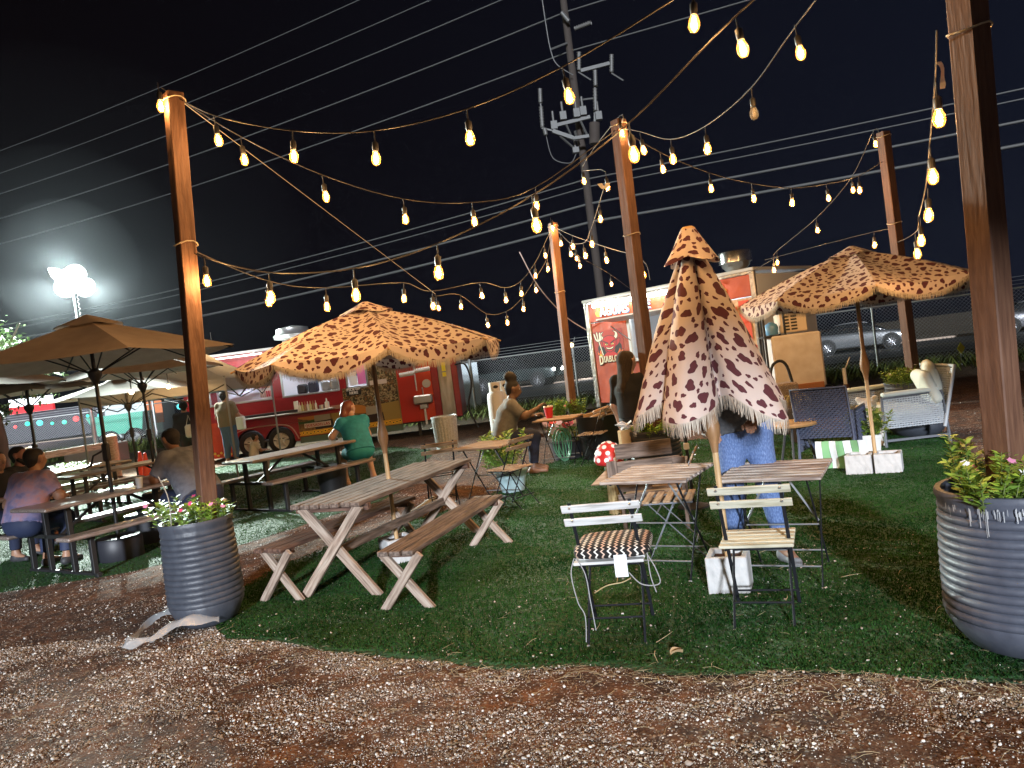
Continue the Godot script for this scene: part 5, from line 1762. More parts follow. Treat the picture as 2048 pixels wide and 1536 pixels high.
func build_umbrellas() -> void:
	cow_umbrella("open cow print umbrella with fringe over the plank picnic table", Vector3(-1.18, 0, -6.72), 0.28, 2.26, 1.14)
	folded_umbrella("folded cow print umbrella standing in a white block in front of the man in jeans", Vector3(1.21, 0, -4.81), 0.2)
	cow_umbrella("open cow print umbrella with fringe above the dark wicker chair and pale sofa", Vector3(3.6, 0, -7.85), 0.5, 2.3, 1.14)
	concrete_block("white hollow concrete block at the foot of the folded umbrella", Vector3(1.21, 0, -4.82), deg_to_rad(-22), Vector3(0.25, 0.24, 0.25))
	concrete_block("white concrete block under the near bench, holding the picnic table umbrella", Vector3(-1.18, 0, -6.72), 0.5, Vector3(0.26, 0.22, 0.26))
	concrete_block("left one of two joined white concrete blocks below the right umbrella", Vector3(3.47, 0, -7.93), deg_to_rad(-33), Vector3(0.25, 0.21, 0.25))
	concrete_block("right one of two joined white concrete blocks, near the pale sofa", Vector3(3.7, 0, -7.79), deg_to_rad(-30), Vector3(0.25, 0.21, 0.25))
	tan_umbrella("large tan market umbrella above the long table at the left", Vector3(-4.55, 0, -8.5), 0.18, 2.68, 1.5, 0.46, 1.0)
	tan_umbrella("tan umbrella half hidden behind the left post, farther back", Vector3(-6.003, 0.000, -12.600), 0.5, 2.62, 1.3, 0.4, 1.0)
	tan_umbrella("tan umbrella in deep shade at the far left, behind the big one", Vector3(-7.889, 0.000, -12.600), 0.1, 2.5, 1.1, 0.35, 0.9)
	tan_umbrella("tan umbrella farthest back, its underside lit orange by bulbs", Vector3(-7.726, 0.000, -15.500), 0.3, 2.35, 1.5, 0.35, 0.95, false)
	tan_umbrella("small part of a tan umbrella cut off by the left edge", Vector3(-7.865, 0.000, -11.000), 0.3, 2.62, 1.4, 0.4, 1.0)

# ---------------------------------------------------------------- picnic table and benches of planks
func x_leg(t: Node3D, x: float, w: float, h: float, sz: float, k: int) -> void:
	for s in [1.0, -1.0]:
		bar(t, "leg", Vector3(x + s * 0.018, 0.0, s * w * 0.5), Vector3(x + s * 0.018, h, -s * w * 0.42), 0.034, sz, wood("leg", k + int(s)), UP, 0.003)

func plank_top(t: Node3D, l: float, n: int, w: float, h: float, thick: float, kind: String) -> void:
	for i in n:
		var z := (i - (n - 1) * 0.5) * w
		var e := rng.randf_range(-0.008, 0.008)
		bar(t, "plank", Vector3(-l / 2 + e, h - thick / 2 + rng.randf_range(-0.0015, 0.0015), z), Vector3(l / 2 + e, h - thick / 2, z), w - 0.015, thick, wood(kind, i), UP, 0.004)

func plank_bench(label: String, at: Vector3, yaw: float, kind: String) -> void:
	var t := thing("plank_bench", label, "bench", at, yaw, "two plank benches of the picnic table")
	plank_top(t, 1.88, 3, 0.094, 0.44, 0.035, kind)
	for s in [-1.0, 1.0]:
		bar(t, "batten", Vector3(s * 0.8, 0.385, -0.13), Vector3(s * 0.8, 0.385, 0.13), 0.04, 0.035, wood("brown", 1))
		x_leg(t, s * 0.85, 0.36, 0.4, 0.06, 1 if s > 0 else 3)

func build_picnic() -> void:
	var t := thing("picnic_table", "weathered plank picnic table with crossed legs under the cow print umbrella", "picnic table", Vector3(-1.15, 0, -6.66), deg_to_rad(68.1))
	plank_top(t, 1.98, 7, 0.092, 0.735, 0.036, "grey")
	for s in [-1.0, 1.0]:
		bar(t, "batten", Vector3(s * 0.88, 0.68, -0.33), Vector3(s * 0.88, 0.68, 0.33), 0.045, 0.05, wood("brown", 2))
		x_leg(t, s * 0.92, 0.66, 0.7, 0.075, 0 if s > 0 else 2)
	bar(t, "stretcher", Vector3(-0.9, 0.35, 0), Vector3(0.9, 0.35, 0), 0.035, 0.07, wood("grey", 1))
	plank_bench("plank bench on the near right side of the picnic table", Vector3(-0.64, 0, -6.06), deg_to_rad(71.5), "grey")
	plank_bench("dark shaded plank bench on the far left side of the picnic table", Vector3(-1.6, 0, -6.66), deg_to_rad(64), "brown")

# ---------------------------------------------------------------- bistro furniture
func bistro_chair(label: String, at: Vector3, yaw: float, kind: String, steel: Material) -> Node3D:
	var t := thing("bistro_chair", label, "chair", at, yaw, "folding bistro chairs with wooden slats")
	for s in [-1.0, 1.0]:
		bar(t, "upright", Vector3(s * 0.165, 0.8, 0.21), Vector3(s * 0.17, 0.01, -0.2), 0.02, 0.007, steel)
		bar(t, "leg", Vector3(s * 0.15, 0.43, -0.17), Vector3(s * 0.155, 0.01, 0.22), 0.014, 0.007, steel)
		for q in [Vector3(s * 0.17, 0.008, -0.205), Vector3(s * 0.155, 0.008, 0.225)]:
			var m := MB.new()
			m.ball(Vector3.ZERO, Vector3(0.017, 0.011, 0.017), 8, 5)
			var f := obj("foot", m, paint(0.3, 0.31, 0.32, 0.5), t)
			f.position = q
		for y in [0.775, 0.695]:
			rod(t, "screw", [Vector3(s * 0.165, y, (y - 0.4) * 0.519 + 0.02), Vector3(s * 0.165, y - 0.004, (y - 0.4) * 0.519 + 0.027)], 0.007, paint(0.6, 0.6, 0.6, 0.4, 0.8), 6)
	for q in [[0.11, -0.145, 0.17], [0.40, 0.012, 0.168], [0.14, 0.155, 0.153], [0.36, -0.11, 0.15]]:
		rod(t, "crossbar", [Vector3(-q[2], q[0], q[1]), Vector3(q[2], q[0], q[1])], 0.006, steel, 6)
	for k in 2:
		var y := 0.765 - 0.083 * k
		bar(t, "back_slat", Vector3(-0.215, y, (y - 0.4) * 0.519 + 0.006), Vector3(0.215, y, (y - 0.4) * 0.519 + 0.006), 0.012, 0.05, wood(kind, k), Vector3(0, 1, 0.5), 0.003)
	for k in 5:
		var z := -0.18 + 0.078 * k
		bar(t, "seat_slat", Vector3(-0.195, 0.447, z), Vector3(0.195, 0.447, z), 0.054, 0.016, wood(kind, k + 1), UP, 0.003)
	for s in [-1.0, 1.0]:
		bar(t, "seat_rail", Vector3(s * 0.16, 0.432, -0.2), Vector3(s * 0.16, 0.432, 0.16), 0.012, 0.014, steel)
	return t

func bistro_table(label: String, at: Vector3, yaw: float, kind: String, steel: Material) -> Node3D:
	var t := thing("bistro_table", label, "table", at, yaw, "folding bistro tables with slatted tops")
	for k in 7:
		var z := -0.285 + 0.095 * k
		bar(t, "slat", Vector3(-0.31, 0.692, z), Vector3(0.31, 0.69, z), 0.064, 0.024, wood(kind, k), UP, 0.003)
	for s in [-1.0, 1.0]:
		bar(t, "top_rail", Vector3(s * 0.24, 0.677, -0.3), Vector3(s * 0.24, 0.677, 0.3), 0.012, 0.016, steel)
		bar(t, "leg", Vector3(s * 0.235, 0.67, -0.24), Vector3(s * 0.24, 0.01, 0.27), 0.008, 0.02, steel)
		bar(t, "leg", Vector3(s * 0.215, 0.67, 0.24), Vector3(s * 0.22, 0.01, -0.27), 0.008, 0.02, steel)
		bar(t, "brace", Vector3(s * 0.05, 0.67, 0.02), Vector3(s * 0.225, 0.36, 0.0), 0.006, 0.014, paint(0.25, 0.26, 0.27, 0.4, 0.5))
		for q in [Vector3(s * 0.24, 0.008, 0.275), Vector3(s * 0.22, 0.008, -0.275)]:
			var m := MB.new()
			m.ball(Vector3.ZERO, Vector3(0.017, 0.011, 0.017), 8, 5)
			var f := obj("foot", m, paint(0.3, 0.31, 0.32, 0.5), t)
			f.position = q
	for q in [[0.12, 0.185, 0.24], [0.12, -0.185, 0.22], [0.34, 0.01, 0.225]]:
		rod(t, "crossbar", [Vector3(-q[2], q[0], q[1]), Vector3(q[2], q[0], q[1])], 0.006, paint(0.25, 0.26, 0.27, 0.4, 0.5), 6)
	return t

func build_bistro() -> void:
	var black: StandardMaterial3D = paint(0.014, 0.015, 0.018, 0.62).duplicate()
	black.metallic_specular = 0.25
	var grey := paint(0.2, 0.22, 0.25, 0.4, 0.4)
	bistro_chair("white slatted folding chair with the zigzag cushion on its seat", Vector3(0.435, 0, -4.34), deg_to_rad(-14.4), "white", black)
	bistro_chair("cream slatted folding chair beside the white block of the folded umbrella", Vector3(1.25, 0, -4.27), deg_to_rad(-22), "cream", black)
	bistro_table("worn slatted bistro table behind the white chair with the cushion", Vector3(0.94, 0, -5.42), deg_to_rad(-31), "worn", black)
	bistro_table("worn slatted bistro table in front of the man in jeans, beside the cream chair", Vector3(1.62, 0, -4.95), deg_to_rad(-28.6), "worn", black)
	bistro_chair("brown slatted chair with grey crossed legs turned sideways behind a worn table", Vector3(1.091, 0.000, -5.769), deg_to_rad(72), "tan", grey)
	bistro_table("brown slatted bistro table behind the far end of the picnic table", Vector3(-0.356, 0.000, -8.931), deg_to_rad(-28), "tan", black)
	bistro_chair("brown slatted folding chair pulled out beside the light blue plant pot", Vector3(-0.131, 0.000, -8.521), deg_to_rad(50), "tan", black)
	bistro_chair("small brown folding chair near the galvanised bin, its back to the picnic table", Vector3(-0.98, 0, -9.15), deg_to_rad(12), "tan", black)
	bistro_table("slatted bistro table with the red cup, in front of the seated woman", Vector3(0.62, 0, -11.5), deg_to_rad(-20), "tan", black)
	bistro_chair("folding chair under the seated woman in the grey shirt", Vector3(-0.124, 0.000, -11.581), deg_to_rad(-80), "white", black)
	bistro_chair("empty folding chair by the teal bag and the firewood bin", Vector3(1.079, 0.000, -11.035), deg_to_rad(68), "worn", black)
	# the zigzag cushion
	var im := Image.create(256, 256, false, Image.FORMAT_RGB8)
	for y in 256:
		for x in 256:
			var d := fposmod(x + absf(fposmod(y, 32.0) - 16.0) * 0.9, 32.0)
			var d2 := fposmod(x + absf(fposmod(y, 32.0) - 16.0) * 0.9, 64.0)
			var c := Color(0.1, 0.085, 0.08)
			if d < 9.0:
				c = Color(0.86, 0.84, 0.8) if d2 < 32.0 else Color(0.8, 0.68, 0.6)
			im.set_pixel(x, y, c)
	var cm := picture(im, 0.9)
	cm.uv1_scale = Vector3(1.7, 1.7, 1)
	var t := thing("seat_cushion", "black cushion with white and tan zigzag stripes on the white chair", "cushion", Vector3(0.46, 0.455, -4.37), deg_to_rad(-14.4))
	var m := MB.new()
	var f := func(u: float, v: float) -> Vector3:
		var th := TAU * u
		var ph := PI * v
		var sx := signf(cos(th)) * pow(absf(cos(th)), 0.35)
		var sz := signf(sin(th)) * pow(absf(sin(th)), 0.35)
		var k := pow(sin(ph), 0.5)
		return Vector3(sx * k * 0.215, 0.045 + 0.045 * signf(cos(ph)) * pow(absf(cos(ph)), 0.7), sz * k * 0.205)
	m.grid(48, 16, f, func(u, v):
		var p: Vector3 = f.call(u, v)
		return Vector2(p.x * 2.0, p.z * 2.0 - (p.y - 0.04) * 2.0))
	obj("pad", m, cm, t)
	var cord := noisy("cord", 103, 0.3, [[0.0, 0.05, 0.05, 0.05], [0.5, 0.3, 0.3, 0.3], [1.0, 0.8, 0.8, 0.8]], Vector3.ONE * 14.0, 0.9)
	rod(t, "tie_cord", curve([Vector3(-0.2, 0.03, 0.2), Vector3(-0.22, -0.05, 0.24), Vector3(-0.2, -0.2, 0.25), Vector3(-0.17, -0.28, 0.25), Vector3(-0.18, -0.42, 0.26)]), 0.0032, cord, 6)
	rod(t, "tie_cord", curve([Vector3(-0.19, 0.03, 0.2), Vector3(-0.14, -0.05, 0.25), Vector3(-0.13, -0.2, 0.25), Vector3(-0.12, -0.36, 0.25)]), 0.0032, cord, 6)
	rod(t, "tie_cord", curve([Vector3(0.2, 0.03, 0.2), Vector3(0.24, -0.05, 0.22), Vector3(0.25, -0.13, 0.22), Vector3(0.16, -0.12, 0.25), Vector3(0.1, -0.05, 0.26)]), 0.0032, cord, 6)
	rod(t, "tie_cord", curve([Vector3(0.2, 0.03, 0.18), Vector3(0.21, -0.08, 0.24), Vector3(0.23, -0.17, 0.24)]), 0.0032, cord, 6)
	var lb := MB.new()
	lb.grid(4, 6, func(u, v): return Vector3(0.02 + 0.07 * u, 0.035 - 0.12 * v, 0.208 + 0.012 * sin(v * 2.5)))
	obj("care_label", lb, paint(0.75, 0.77, 0.8, 0.8), t)

# ---------------------------------------------------------------- long tables with fixed benches
func long_table(label: String, at: Vector3, yaw: float, kind: String, l := 1.83) -> void:
	var t := thing("long_table", label, "picnic table", at, yaw, "long tables with fixed benches on black metal frames")
	var black := paint(0.025, 0.025, 0.027, 0.45, 0.3)
	bar(t, "tabletop", Vector3(-l / 2, 0.735, 0), Vector3(l / 2, 0.735, 0), 0.74, 0.04, wood(kind, 0), UP, 0.012)
	for s in [-1.0, 1.0]:
		bar(t, "bench_seat", Vector3(-l / 2, 0.44, s * 0.62), Vector3(l / 2, 0.44, s * 0.62), 0.25, 0.04, wood(kind, 2), UP, 0.01)
	for e in [-1.0, 1.0]:
		var x: float = e * (l / 2 - 0.28)
		for s in [-1.0, 1.0]:
			bar(t, "leg", Vector3(x, 0.715, s * 0.24), Vector3(x, 0.02, s * 0.24), 0.05, 0.05, black)
			bar(t, "leg", Vector3(x, 0.42, s * 0.62), Vector3(x, 0.02, s * 0.62), 0.05, 0.05, black)
		bar(t, "foot_rail", Vector3(x, 0.02, -0.7), Vector3(x, 0.02, 0.7), 0.05, 0.04, black)
		bar(t, "seat_arm", Vector3(x, 0.4, -0.66), Vector3(x, 0.4, 0.66), 0.05, 0.04, black)
		bar(t, "brace", Vector3(x, 0.4, 0), Vector3(x - e * 0.5, 0.71, 0), 0.03, 0.03, black)

func build_long_tables() -> void:
	long_table("long table under the big tan umbrella, its top glaring in the floodlight", Vector3(-4.6, 0, -8.62), deg_to_rad(57), "top")
	long_table("long table with brown rounded top where the woman in teal sits", Vector3(-3.3, 0, -11.15), deg_to_rad(53), "top")
	long_table("long table farthest left behind the seated group", Vector3(-7.876, 0.000, -13.460), deg_to_rad(52), "top")
	long_table("long table between the tan umbrellas, in front of the traffic cones", Vector3(-6.417, 0.000, -12.574), deg_to_rad(52), "top", 2.1)

# ---------------------------------------------------------------- wicker furniture at the right
func woven(parent: Node3D, called: String, o: Vector3, ux: Vector3, uy: Vector3, nx: int, ny: int, mt: Material) -> void:
	var m := MB.new()
	var n := ux.cross(uy).normalized()
	for j in ny:
		var a := o + uy * ((j + 0.5) / ny)
		var half := uy * (0.36 / ny)
		for i in nx:
			for s in 2:
				var u0 := (i + s * 0.5) / nx
				var u1 := (i + s * 0.5 + 0.5) / nx
				var k := 1.0 if (i + j) % 2 == 0 else -1.0
				var h0 := n * 0.006 * k * (0.0 if s == 0 else 1.0)
				var h1 := n * 0.006 * k * (1.0 if s == 0 else 0.0)
				m.face([a + ux * u0 + h0 - half, a + ux * u1 + h1 - half, a + ux * u1 + h1 + half, a + ux * u0 + h0 + half], (n - ux.normalized() * k * (0.4 if s == 0 else -0.4)).normalized())
	for i in nx + 1:
		m.tube([o + ux * (float(i) / nx), o + ux * (float(i) / nx) + uy], 0.0045, 4, false)
	obj(called, m, mt, parent)

func pillow(parent: Node3D, called: String, at: Vector3, bs: Basis, sz: Vector3, mt: Material) -> MeshInstance3D:
	var m := MB.new()
	m.grid(24, 12, func(u, v):
		var th: float = TAU * u
		var ph: float = PI * v
		var e := 0.45
		var k: float = pow(sin(ph), e)
		return Vector3(signf(cos(th)) * pow(absf(cos(th)), e) * k * sz.x / 2, sz.y / 2 * signf(cos(ph)) * pow(absf(cos(ph)), 0.8) * (1.0 - 0.25 * k * k * (absf(cos(2 * th)))), signf(sin(th)) * pow(absf(sin(th)), e) * k * sz.z / 2))
	var o := obj(called, m, mt, parent)
	o.transform = Transform3D(bs, at)
	return o

func build_right_lounge() -> void:
	var dark := paint(0.06, 0.07, 0.115, 0.5)
	var t := thing("wicker_armchair", "dark blue wicker armchair with its back to the viewer", "armchair", Vector3(3.5, 0, -8.62), deg_to_rad(-37))
	woven(t, "woven_back", Vector3(-0.28, 0.34, 0.27), Vector3(0.56, 0, 0), Vector3(0, 0.54, 0.1), 22, 24, dark)
	rod(t, "frame", [Vector3(-0.29, 0.0, 0.34), Vector3(-0.29, 0.36, 0.27), Vector3(-0.29, 0.9, 0.38), Vector3(0.29, 0.9, 0.38), Vector3(0.29, 0.36, 0.27), Vector3(0.29, 0.0, 0.34)], 0.016, dark, 7)
	woven(t, "woven_seat", Vector3(-0.28, 0.36, -0.26), Vector3(0.56, 0, 0), Vector3(0, 0, 0.53), 18, 18, dark)
	for s in [-1.0, 1.0]:
		woven(t, "woven_arm", Vector3(s * 0.3, 0.18, -0.26), Vector3(0, 0, 0.53), Vector3(0, 0.44, 0), 14, 16, dark)
		rod(t, "armrest", [Vector3(s * 0.3, 0.62, 0.29), Vector3(s * 0.3, 0.63, -0.27), Vector3(s * 0.3, 0.0, -0.29)], 0.018, dark, 7)
	var st := thing("striped_towel", "green and white striped towel hanging under the dark wicker chair", "towel", Vector3(3.43, 0, -8.2), deg_to_rad(-37))
	for k in 7:
		var m := MB.new()
		var x0 := -0.25 + 0.0715 * k
		m.grid(3, 10, func(u, v): return Vector3(x0 + 0.0715 * u, 0.34 - 0.3 * v, 0.12 + 0.03 * sin(v * 4.0 + k * 0.5) + 0.012 * sin((k + u) * 2.2)))
		obj("stripe", m, paint(0.68, 0.72, 0.72, 0.9) if k % 2 == 0 else paint(0.2, 0.42, 0.2, 0.9), st)
	# the pale wicker sofa, seen from its arm
	var pale := paint(0.4, 0.44, 0.48, 0.5)
	var frame := paint(0.1, 0.11, 0.13, 0.45)
	t = thing("wicker_sofa", "pale grey wicker sofa seen from its side, with cream cushions", "sofa", Vector3(4.75, 0, -9.72), deg_to_rad(84))
	# local -z is where a sitter looks, local +x leads away from the viewer
	for s in [-1.0, 1.0]:
		woven(t, "woven_arm", Vector3(s * 0.62, 0.24, -0.33), Vector3(0, 0, 0.68), Vector3(0, 0.36, 0), 22, 15, pale)
		rod(t, "armrest", [Vector3(s * 0.62, 0.0, -0.35), Vector3(s * 0.62, 0.61, -0.35), Vector3(s * 0.62, 0.62, 0.34), Vector3(s * 0.62, 0.0, 0.38)], 0.02, frame, 7)
		bar(t, "foot_rail", Vector3(s * 0.62, 0.1, -0.34), Vector3(s * 0.62, 0.1, 0.36), 0.03, 0.03, frame)
		bar(t, "arm_cover", Vector3(s * 0.62, 0.65, -0.34), Vector3(s * 0.62, 0.655, 0.3), 0.09, 0.05, paint(0.6, 0.68, 0.66, 0.85), UP, 0.015)
	woven(t, "woven_back", Vector3(-0.62, 0.3, 0.35), Vector3(1.24, 0, 0), Vector3(0, 0.58, 0.14), 36, 22, pale)
	rod(t, "frame", [Vector3(-0.63, 0.2, 0.33), Vector3(-0.63, 0.9, 0.51), Vector3(0.63, 0.9, 0.51), Vector3(0.63, 0.2, 0.33)], 0.022, pale, 7)
	woven(t, "woven_seat", Vector3(-0.61, 0.3, -0.34), Vector3(1.22, 0, 0), Vector3(0, 0, 0.68), 30, 16, pale)
	var cr := paint(0.62, 0.66, 0.6, 0.9)
	pillow(t, "seat_cushion", Vector3(0, 0.4, -0.02), Basis.IDENTITY, Vector3(1.2, 0.16, 0.66), paint(0.55, 0.6, 0.58, 0.9))
	for q in [["cream throw pillow at the back of the pale sofa, upper one", Vector3(5.12, 0.76, -9.42), 0.35], ["cream throw pillow leaning on the near arm of the pale sofa", Vector3(4.95, 0.68, -9.25), 0.1]]:
		var pn := thing("throw_pillow", q[0], "pillow", q[1], 0.0, "cream pillows on the sofa")
		pillow(pn, "pad", Vector3.ZERO, Basis.from_euler(Vector3(0, deg_to_rad(84), 0)) * Basis.from_euler(Vector3(1.15 + q[2] * 0.5, 0, q[2])), Vector3(0.46, 0.17, 0.44), cr)
	t = thing("square_pot", "white square pot with a leafy green plant beside the umbrella pole", "plant pot", Vector3(3.86, 0, -8.6), deg_to_rad(-20))
	var m2 := MB.new()
	m2.lathe([Vector2(0.0, 0.0), Vector2(0.17, 0.0), Vector2(0.2, 0.26), Vector2(0.215, 0.26), Vector2(0.215, 0.3), Vector2(0.19, 0.3), Vector2(0.185, 0.25), Vector2(0, 0.25)], 4, Vector3.ZERO, Basis(UP, PI / 4))
	obj("pot", m2, paint(0.62, 0.62, 0.6, 0.7), t)
	bush(t, Vector3(0, 0.24, 0), 0.26, 0.36, 26, 0.085, 0.9)
	# a small statue behind it
	t = thing("garden_statue", "small weathered garden statue of a seated figure by the sofa's front leg", "statue", Vector3(4.33, 0, -9.5), -0.3)
	var stone := noisy("statue", 107, 0.05, [[0.0, 0.3, 0.27, 0.24], [0.6, 0.6, 0.57, 0.52], [1.0, 0.7, 0.68, 0.64]], Vector3.ONE * 4.0, 0.85, 0.6)
	obj("body", blob([[Vector3(0, 0.05, 0), Vector3(0, 0.3, 0), 0.13, 0.1, 0], [Vector3(-0.08, 0.28, 0.04), Vector3(-0.14, 0.16, 0.1), 0.04, 0.035, 0], [Vector3(0.08, 0.28, 0.04), Vector3(0.12, 0.16, 0.12), 0.04, 0.035, 0], [Vector3(-0.07, 0.05, 0.05), Vector3(-0.09, 0.04, 0.18), 0.055, 0.04, 0], [Vector3(0.07, 0.05, 0.05), Vector3(0.09, 0.04, 0.18), 0.055, 0.04, 0], [Vector3(0, 0.46, 0), Vector3(0, 0.5, 0), 0.1, 0.1, 0], [Vector3(-0.08, 0.58, 0), Vector3(-0.1, 0.6, 0), 0.035, 0.03, 0], [Vector3(0.08, 0.58, 0), Vector3(0.1, 0.6, 0), 0.035, 0.03, 0]], 0.014, 50.0), stone, t)
	# round wooden side table with bottles, left of the wicker chair
	t = thing("side_table", "round wooden side table half hidden behind the man in jeans", "side table", Vector3(3.069, 0.000, -8.600), 0.0)
	var m3 := MB.new()
	m3.lathe([Vector2(0.0, 0.5), Vector2(0.26, 0.5), Vector2(0.27, 0.52), Vector2(0.26, 0.54), Vector2(0, 0.54)], 24)
	obj("tabletop", m3, noisy("round_top", 111, 0.03, [[0.0, 0.3, 0.16, 0.06], [1.0, 0.5, 0.3, 0.13]], Vector3(1, 1, 8), 0.5), t)
	for k in 3:
		var a := TAU * k / 3
		rod(t, "leg", [Vector3(cos(a) * 0.1, 0.5, sin(a) * 0.1), Vector3(cos(a) * 0.24, 0.0, sin(a) * 0.24)], 0.014, paint(0.03, 0.03, 0.03), 6)

# ---------------------------------------------------------------- the middle of the turf
func build_middle() -> void:
	var t := thing("mushroom_ornament", "red garden mushroom with white dots on a yellow log stem", "garden ornament", Vector3(0.844, 0.000, -7.450), 0.0)
	rod(t, "log_stem", [Vector3(0, 0, 0), Vector3(0.005, 0.28, 0), Vector3(0, 0.52, 0)], [0.068, 0.06, 0.055], noisy("log", 113, 0.03, [[0.0, 0.16, 0.1, 0.04], [0.5, 0.42, 0.31, 0.14], [1.0, 0.6, 0.47, 0.25]], Vector3(7, 0.8, 7), 0.8, 0.8), 12)
	var prof := [Vector2(0.0, 0.5), Vector2(0.1, 0.5), Vector2(0.13, 0.51)]
	for k in 11:
		var a := PI / 2 * k / 10
		prof.append(Vector2(cos(a) * 0.145, 0.54 + sin(a) * 0.185))
	var m := MB.new()
	m.lathe(prof, 28)
	obj("cap", m, paint(0.5, 0.025, 0.025, 0.35), t)
	for k in 28:
		var ring := 0 if k < 10 else 1 if k < 19 else 2 if k < 25 else 3
		var el := [0.12, 0.5, 0.9, 1.3][ring] as float
		var az: float = TAU * (k - [0, 10, 19, 25][ring] + 0.5 * (ring % 2)) / ([10, 9, 6, 3][ring] as float)
		var n := Vector3(cos(az) * cos(el), sin(el), sin(az) * cos(el))
		var p := Vector3(n.x * 0.1455, 0.54 + n.y * 0.1855, n.z * 0.1455)
		var nn := Vector3(n.x / 0.145, n.y / 0.185, n.z / 0.145).normalized()
		var d := MB.new()
		d.lathe([Vector2(0.024, -0.004), Vector2(0.022, 0.002), Vector2(0.0, 0.004)], 12, p, Basis(nn.cross(Vector3(0.3, 0.1, 0.9)).normalized(), nn, nn.cross(Vector3(0.3, 0.1, 0.9)).normalized().cross(nn)))
		obj("dot", d, paint(0.78, 0.76, 0.72, 0.5), t)
	# low plank chair
	t = thing("plank_chair", "low weathered plank lounge chair between the mushroom and the black planter", "lounge chair", Vector3(1.127, 0.000, -6.750), deg_to_rad(-14))
	for q in [[0.72, 0.13, -0.28, 0.2], [0.57, 0.13, -0.28, 0.26], [0.43, 0.12, -0.28, 0.0], [0.29, 0.12, -0.3, 0.1]]:
		bar(t, "back_plank", Vector3(q[2], q[0], 0.2), Vector3(q[3], q[0] + 0.01, 0.2), 0.025, q[1], wood("grey", int(q[0] * 10)), UP, 0.004)
	bar(t, "back_plank", Vector3(0.19, 0.6, 0.21), Vector3(0.3, 0.6, 0.21), 0.025, 0.07, wood("grey", 3), UP, 0.004)
	for x in [-0.27, 0.26]:
		bar(t, "leg", Vector3(x, 0.0, 0.17), Vector3(x, 0.62, 0.17), 0.03, 0.08, wood("grey", 2))
		bar(t, "leg", Vector3(x, 0.0, -0.36), Vector3(x, 0.5, -0.36), 0.03, 0.08, wood("grey", 1))
		bar(t, "armrest", Vector3(x, 0.53, -0.42), Vector3(x, 0.53, 0.2), 0.09, 0.025, wood("grey", 0))
	for k in 5:
		bar(t, "seat_plank", Vector3(-0.25, 0.3 + 0.02 * k, 0.1 - 0.1 * k), Vector3(0.24, 0.3 + 0.02 * k, 0.1 - 0.1 * k), 0.085, 0.022, wood("tan", k))
	bar(t, "front_board", Vector3(-0.31, 0.52, 0.3), Vector3(-0.31, 0.66, 0.3), 0.09, 0.02, wood("grey", 1))
	t = thing("loose_board", "pointed brown board sticking out to the left below the mushroom", "board", Vector3(0.724, 0.372, -7.200), 0.0)
	m = MB.new()
	m.prism(PackedVector2Array([Vector2(-0.11, -0.01), Vector2(0.1, -0.02), Vector2(0.13, 0.13), Vector2(0.04, 0.11)]), 0.03, Transform3D(Basis(Vector3.RIGHT, -0.5), Vector3.ZERO))
	obj("board", m, wood("tan", 2), t)
	t = thing("black_stand", "thin black stand pole with white clamps right of the black planter", "stand", Vector3(1.570, 0.000, -7.300), 0.0)
	rod(t, "pole", [Vector3(0, 0, 0), Vector3(0, 0.98, 0)], 0.017, paint(0.015, 0.015, 0.017, 0.4), 8)
	for y in [0.6, 0.97]:
		m = MB.new()
		m.box(Vector3(0, y, 0), Vector3(0.05, 0.07, 0.05), Basis.IDENTITY, 0.01)
		obj("clamp", m, paint(0.7, 0.7, 0.72), t)
	m = MB.new()
	m.lathe([Vector2(0, 0), Vector2(0.16, 0), Vector2(0.15, 0.03), Vector2(0.02, 0.06)], 16)
	obj("base", m, paint(0.015, 0.015, 0.017), t)
	# bags
	t = thing("shopping_bag", "teal shopping bag standing on the turf behind the mushroom", "bag", Vector3(1.113, 0.000, -9.000), 0.2)
	var bagm := noisy("teal_bag", 117, 0.03, [[0.0, 0.02, 0.2, 0.17], [0.55, 0.03, 0.32, 0.27], [1.0, 0.1, 0.5, 0.42]], Vector3.ONE * 4.0, 0.4, 0.6)
	m = MB.new()
	m.grid(28, 8, func(u, v):
		var th: float = TAU * u
		var k: float = 1.0 - 0.12 * v + 0.05 * sin(th * 3.0 + v * 5.0)
		return Vector3(signf(cos(th)) * pow(absf(cos(th)), 0.4) * 0.16 * k, 0.36 * v + 0.02 * v * sin(th * 2.0 + 1.0), signf(sin(th)) * pow(absf(sin(th)), 0.4) * 0.09 * k))
	obj("bag_body", m, bagm, t)
	rod(t, "handle", curve([Vector3(-0.07, 0.36, 0.08), Vector3(-0.05, 0.45, 0.06), Vector3(0.05, 0.45, 0.06), Vector3(0.07, 0.36, 0.08)]), 0.008, bagm, 5)
	for x in [0.02, 0.05]:
		bar(t, "print_mark", Vector3(x, 0.13, 0.095), Vector3(x - 0.015, 0.19, 0.092), 0.004, 0.018, paint(0.02, 0.03, 0.03), Vector3(1, 0, 0))
	t = thing("paper_bag", "brown paper bag with white napkins by the standing woman's hand", "bag", Vector3(1.093, 0.558, -7.900), 0.3)
	m = MB.new()
	m.box(Vector3(0, 0.08, 0), Vector3(0.14, 0.26, 0.09), Basis.IDENTITY, 0.01)
	obj("bag_body", m, paint(0.5, 0.34, 0.16, 0.85), t)
	m = MB.new()
	for k in 7:
		m.box(Vector3(rng.randf_range(-0.02, 0.12), 0.22 + rng.randf() * 0.05, rng.randf_range(-0.03, 0.03)), Vector3(0.14, 0.004, 0.1), Basis.from_euler(Vector3(rng.randf_range(-0.5, 0.5), rng.randf() * 3.0, rng.randf_range(-0.6, 0.6))))
	obj("napkins", m, paint(0.78, 0.78, 0.8, 0.9), t)
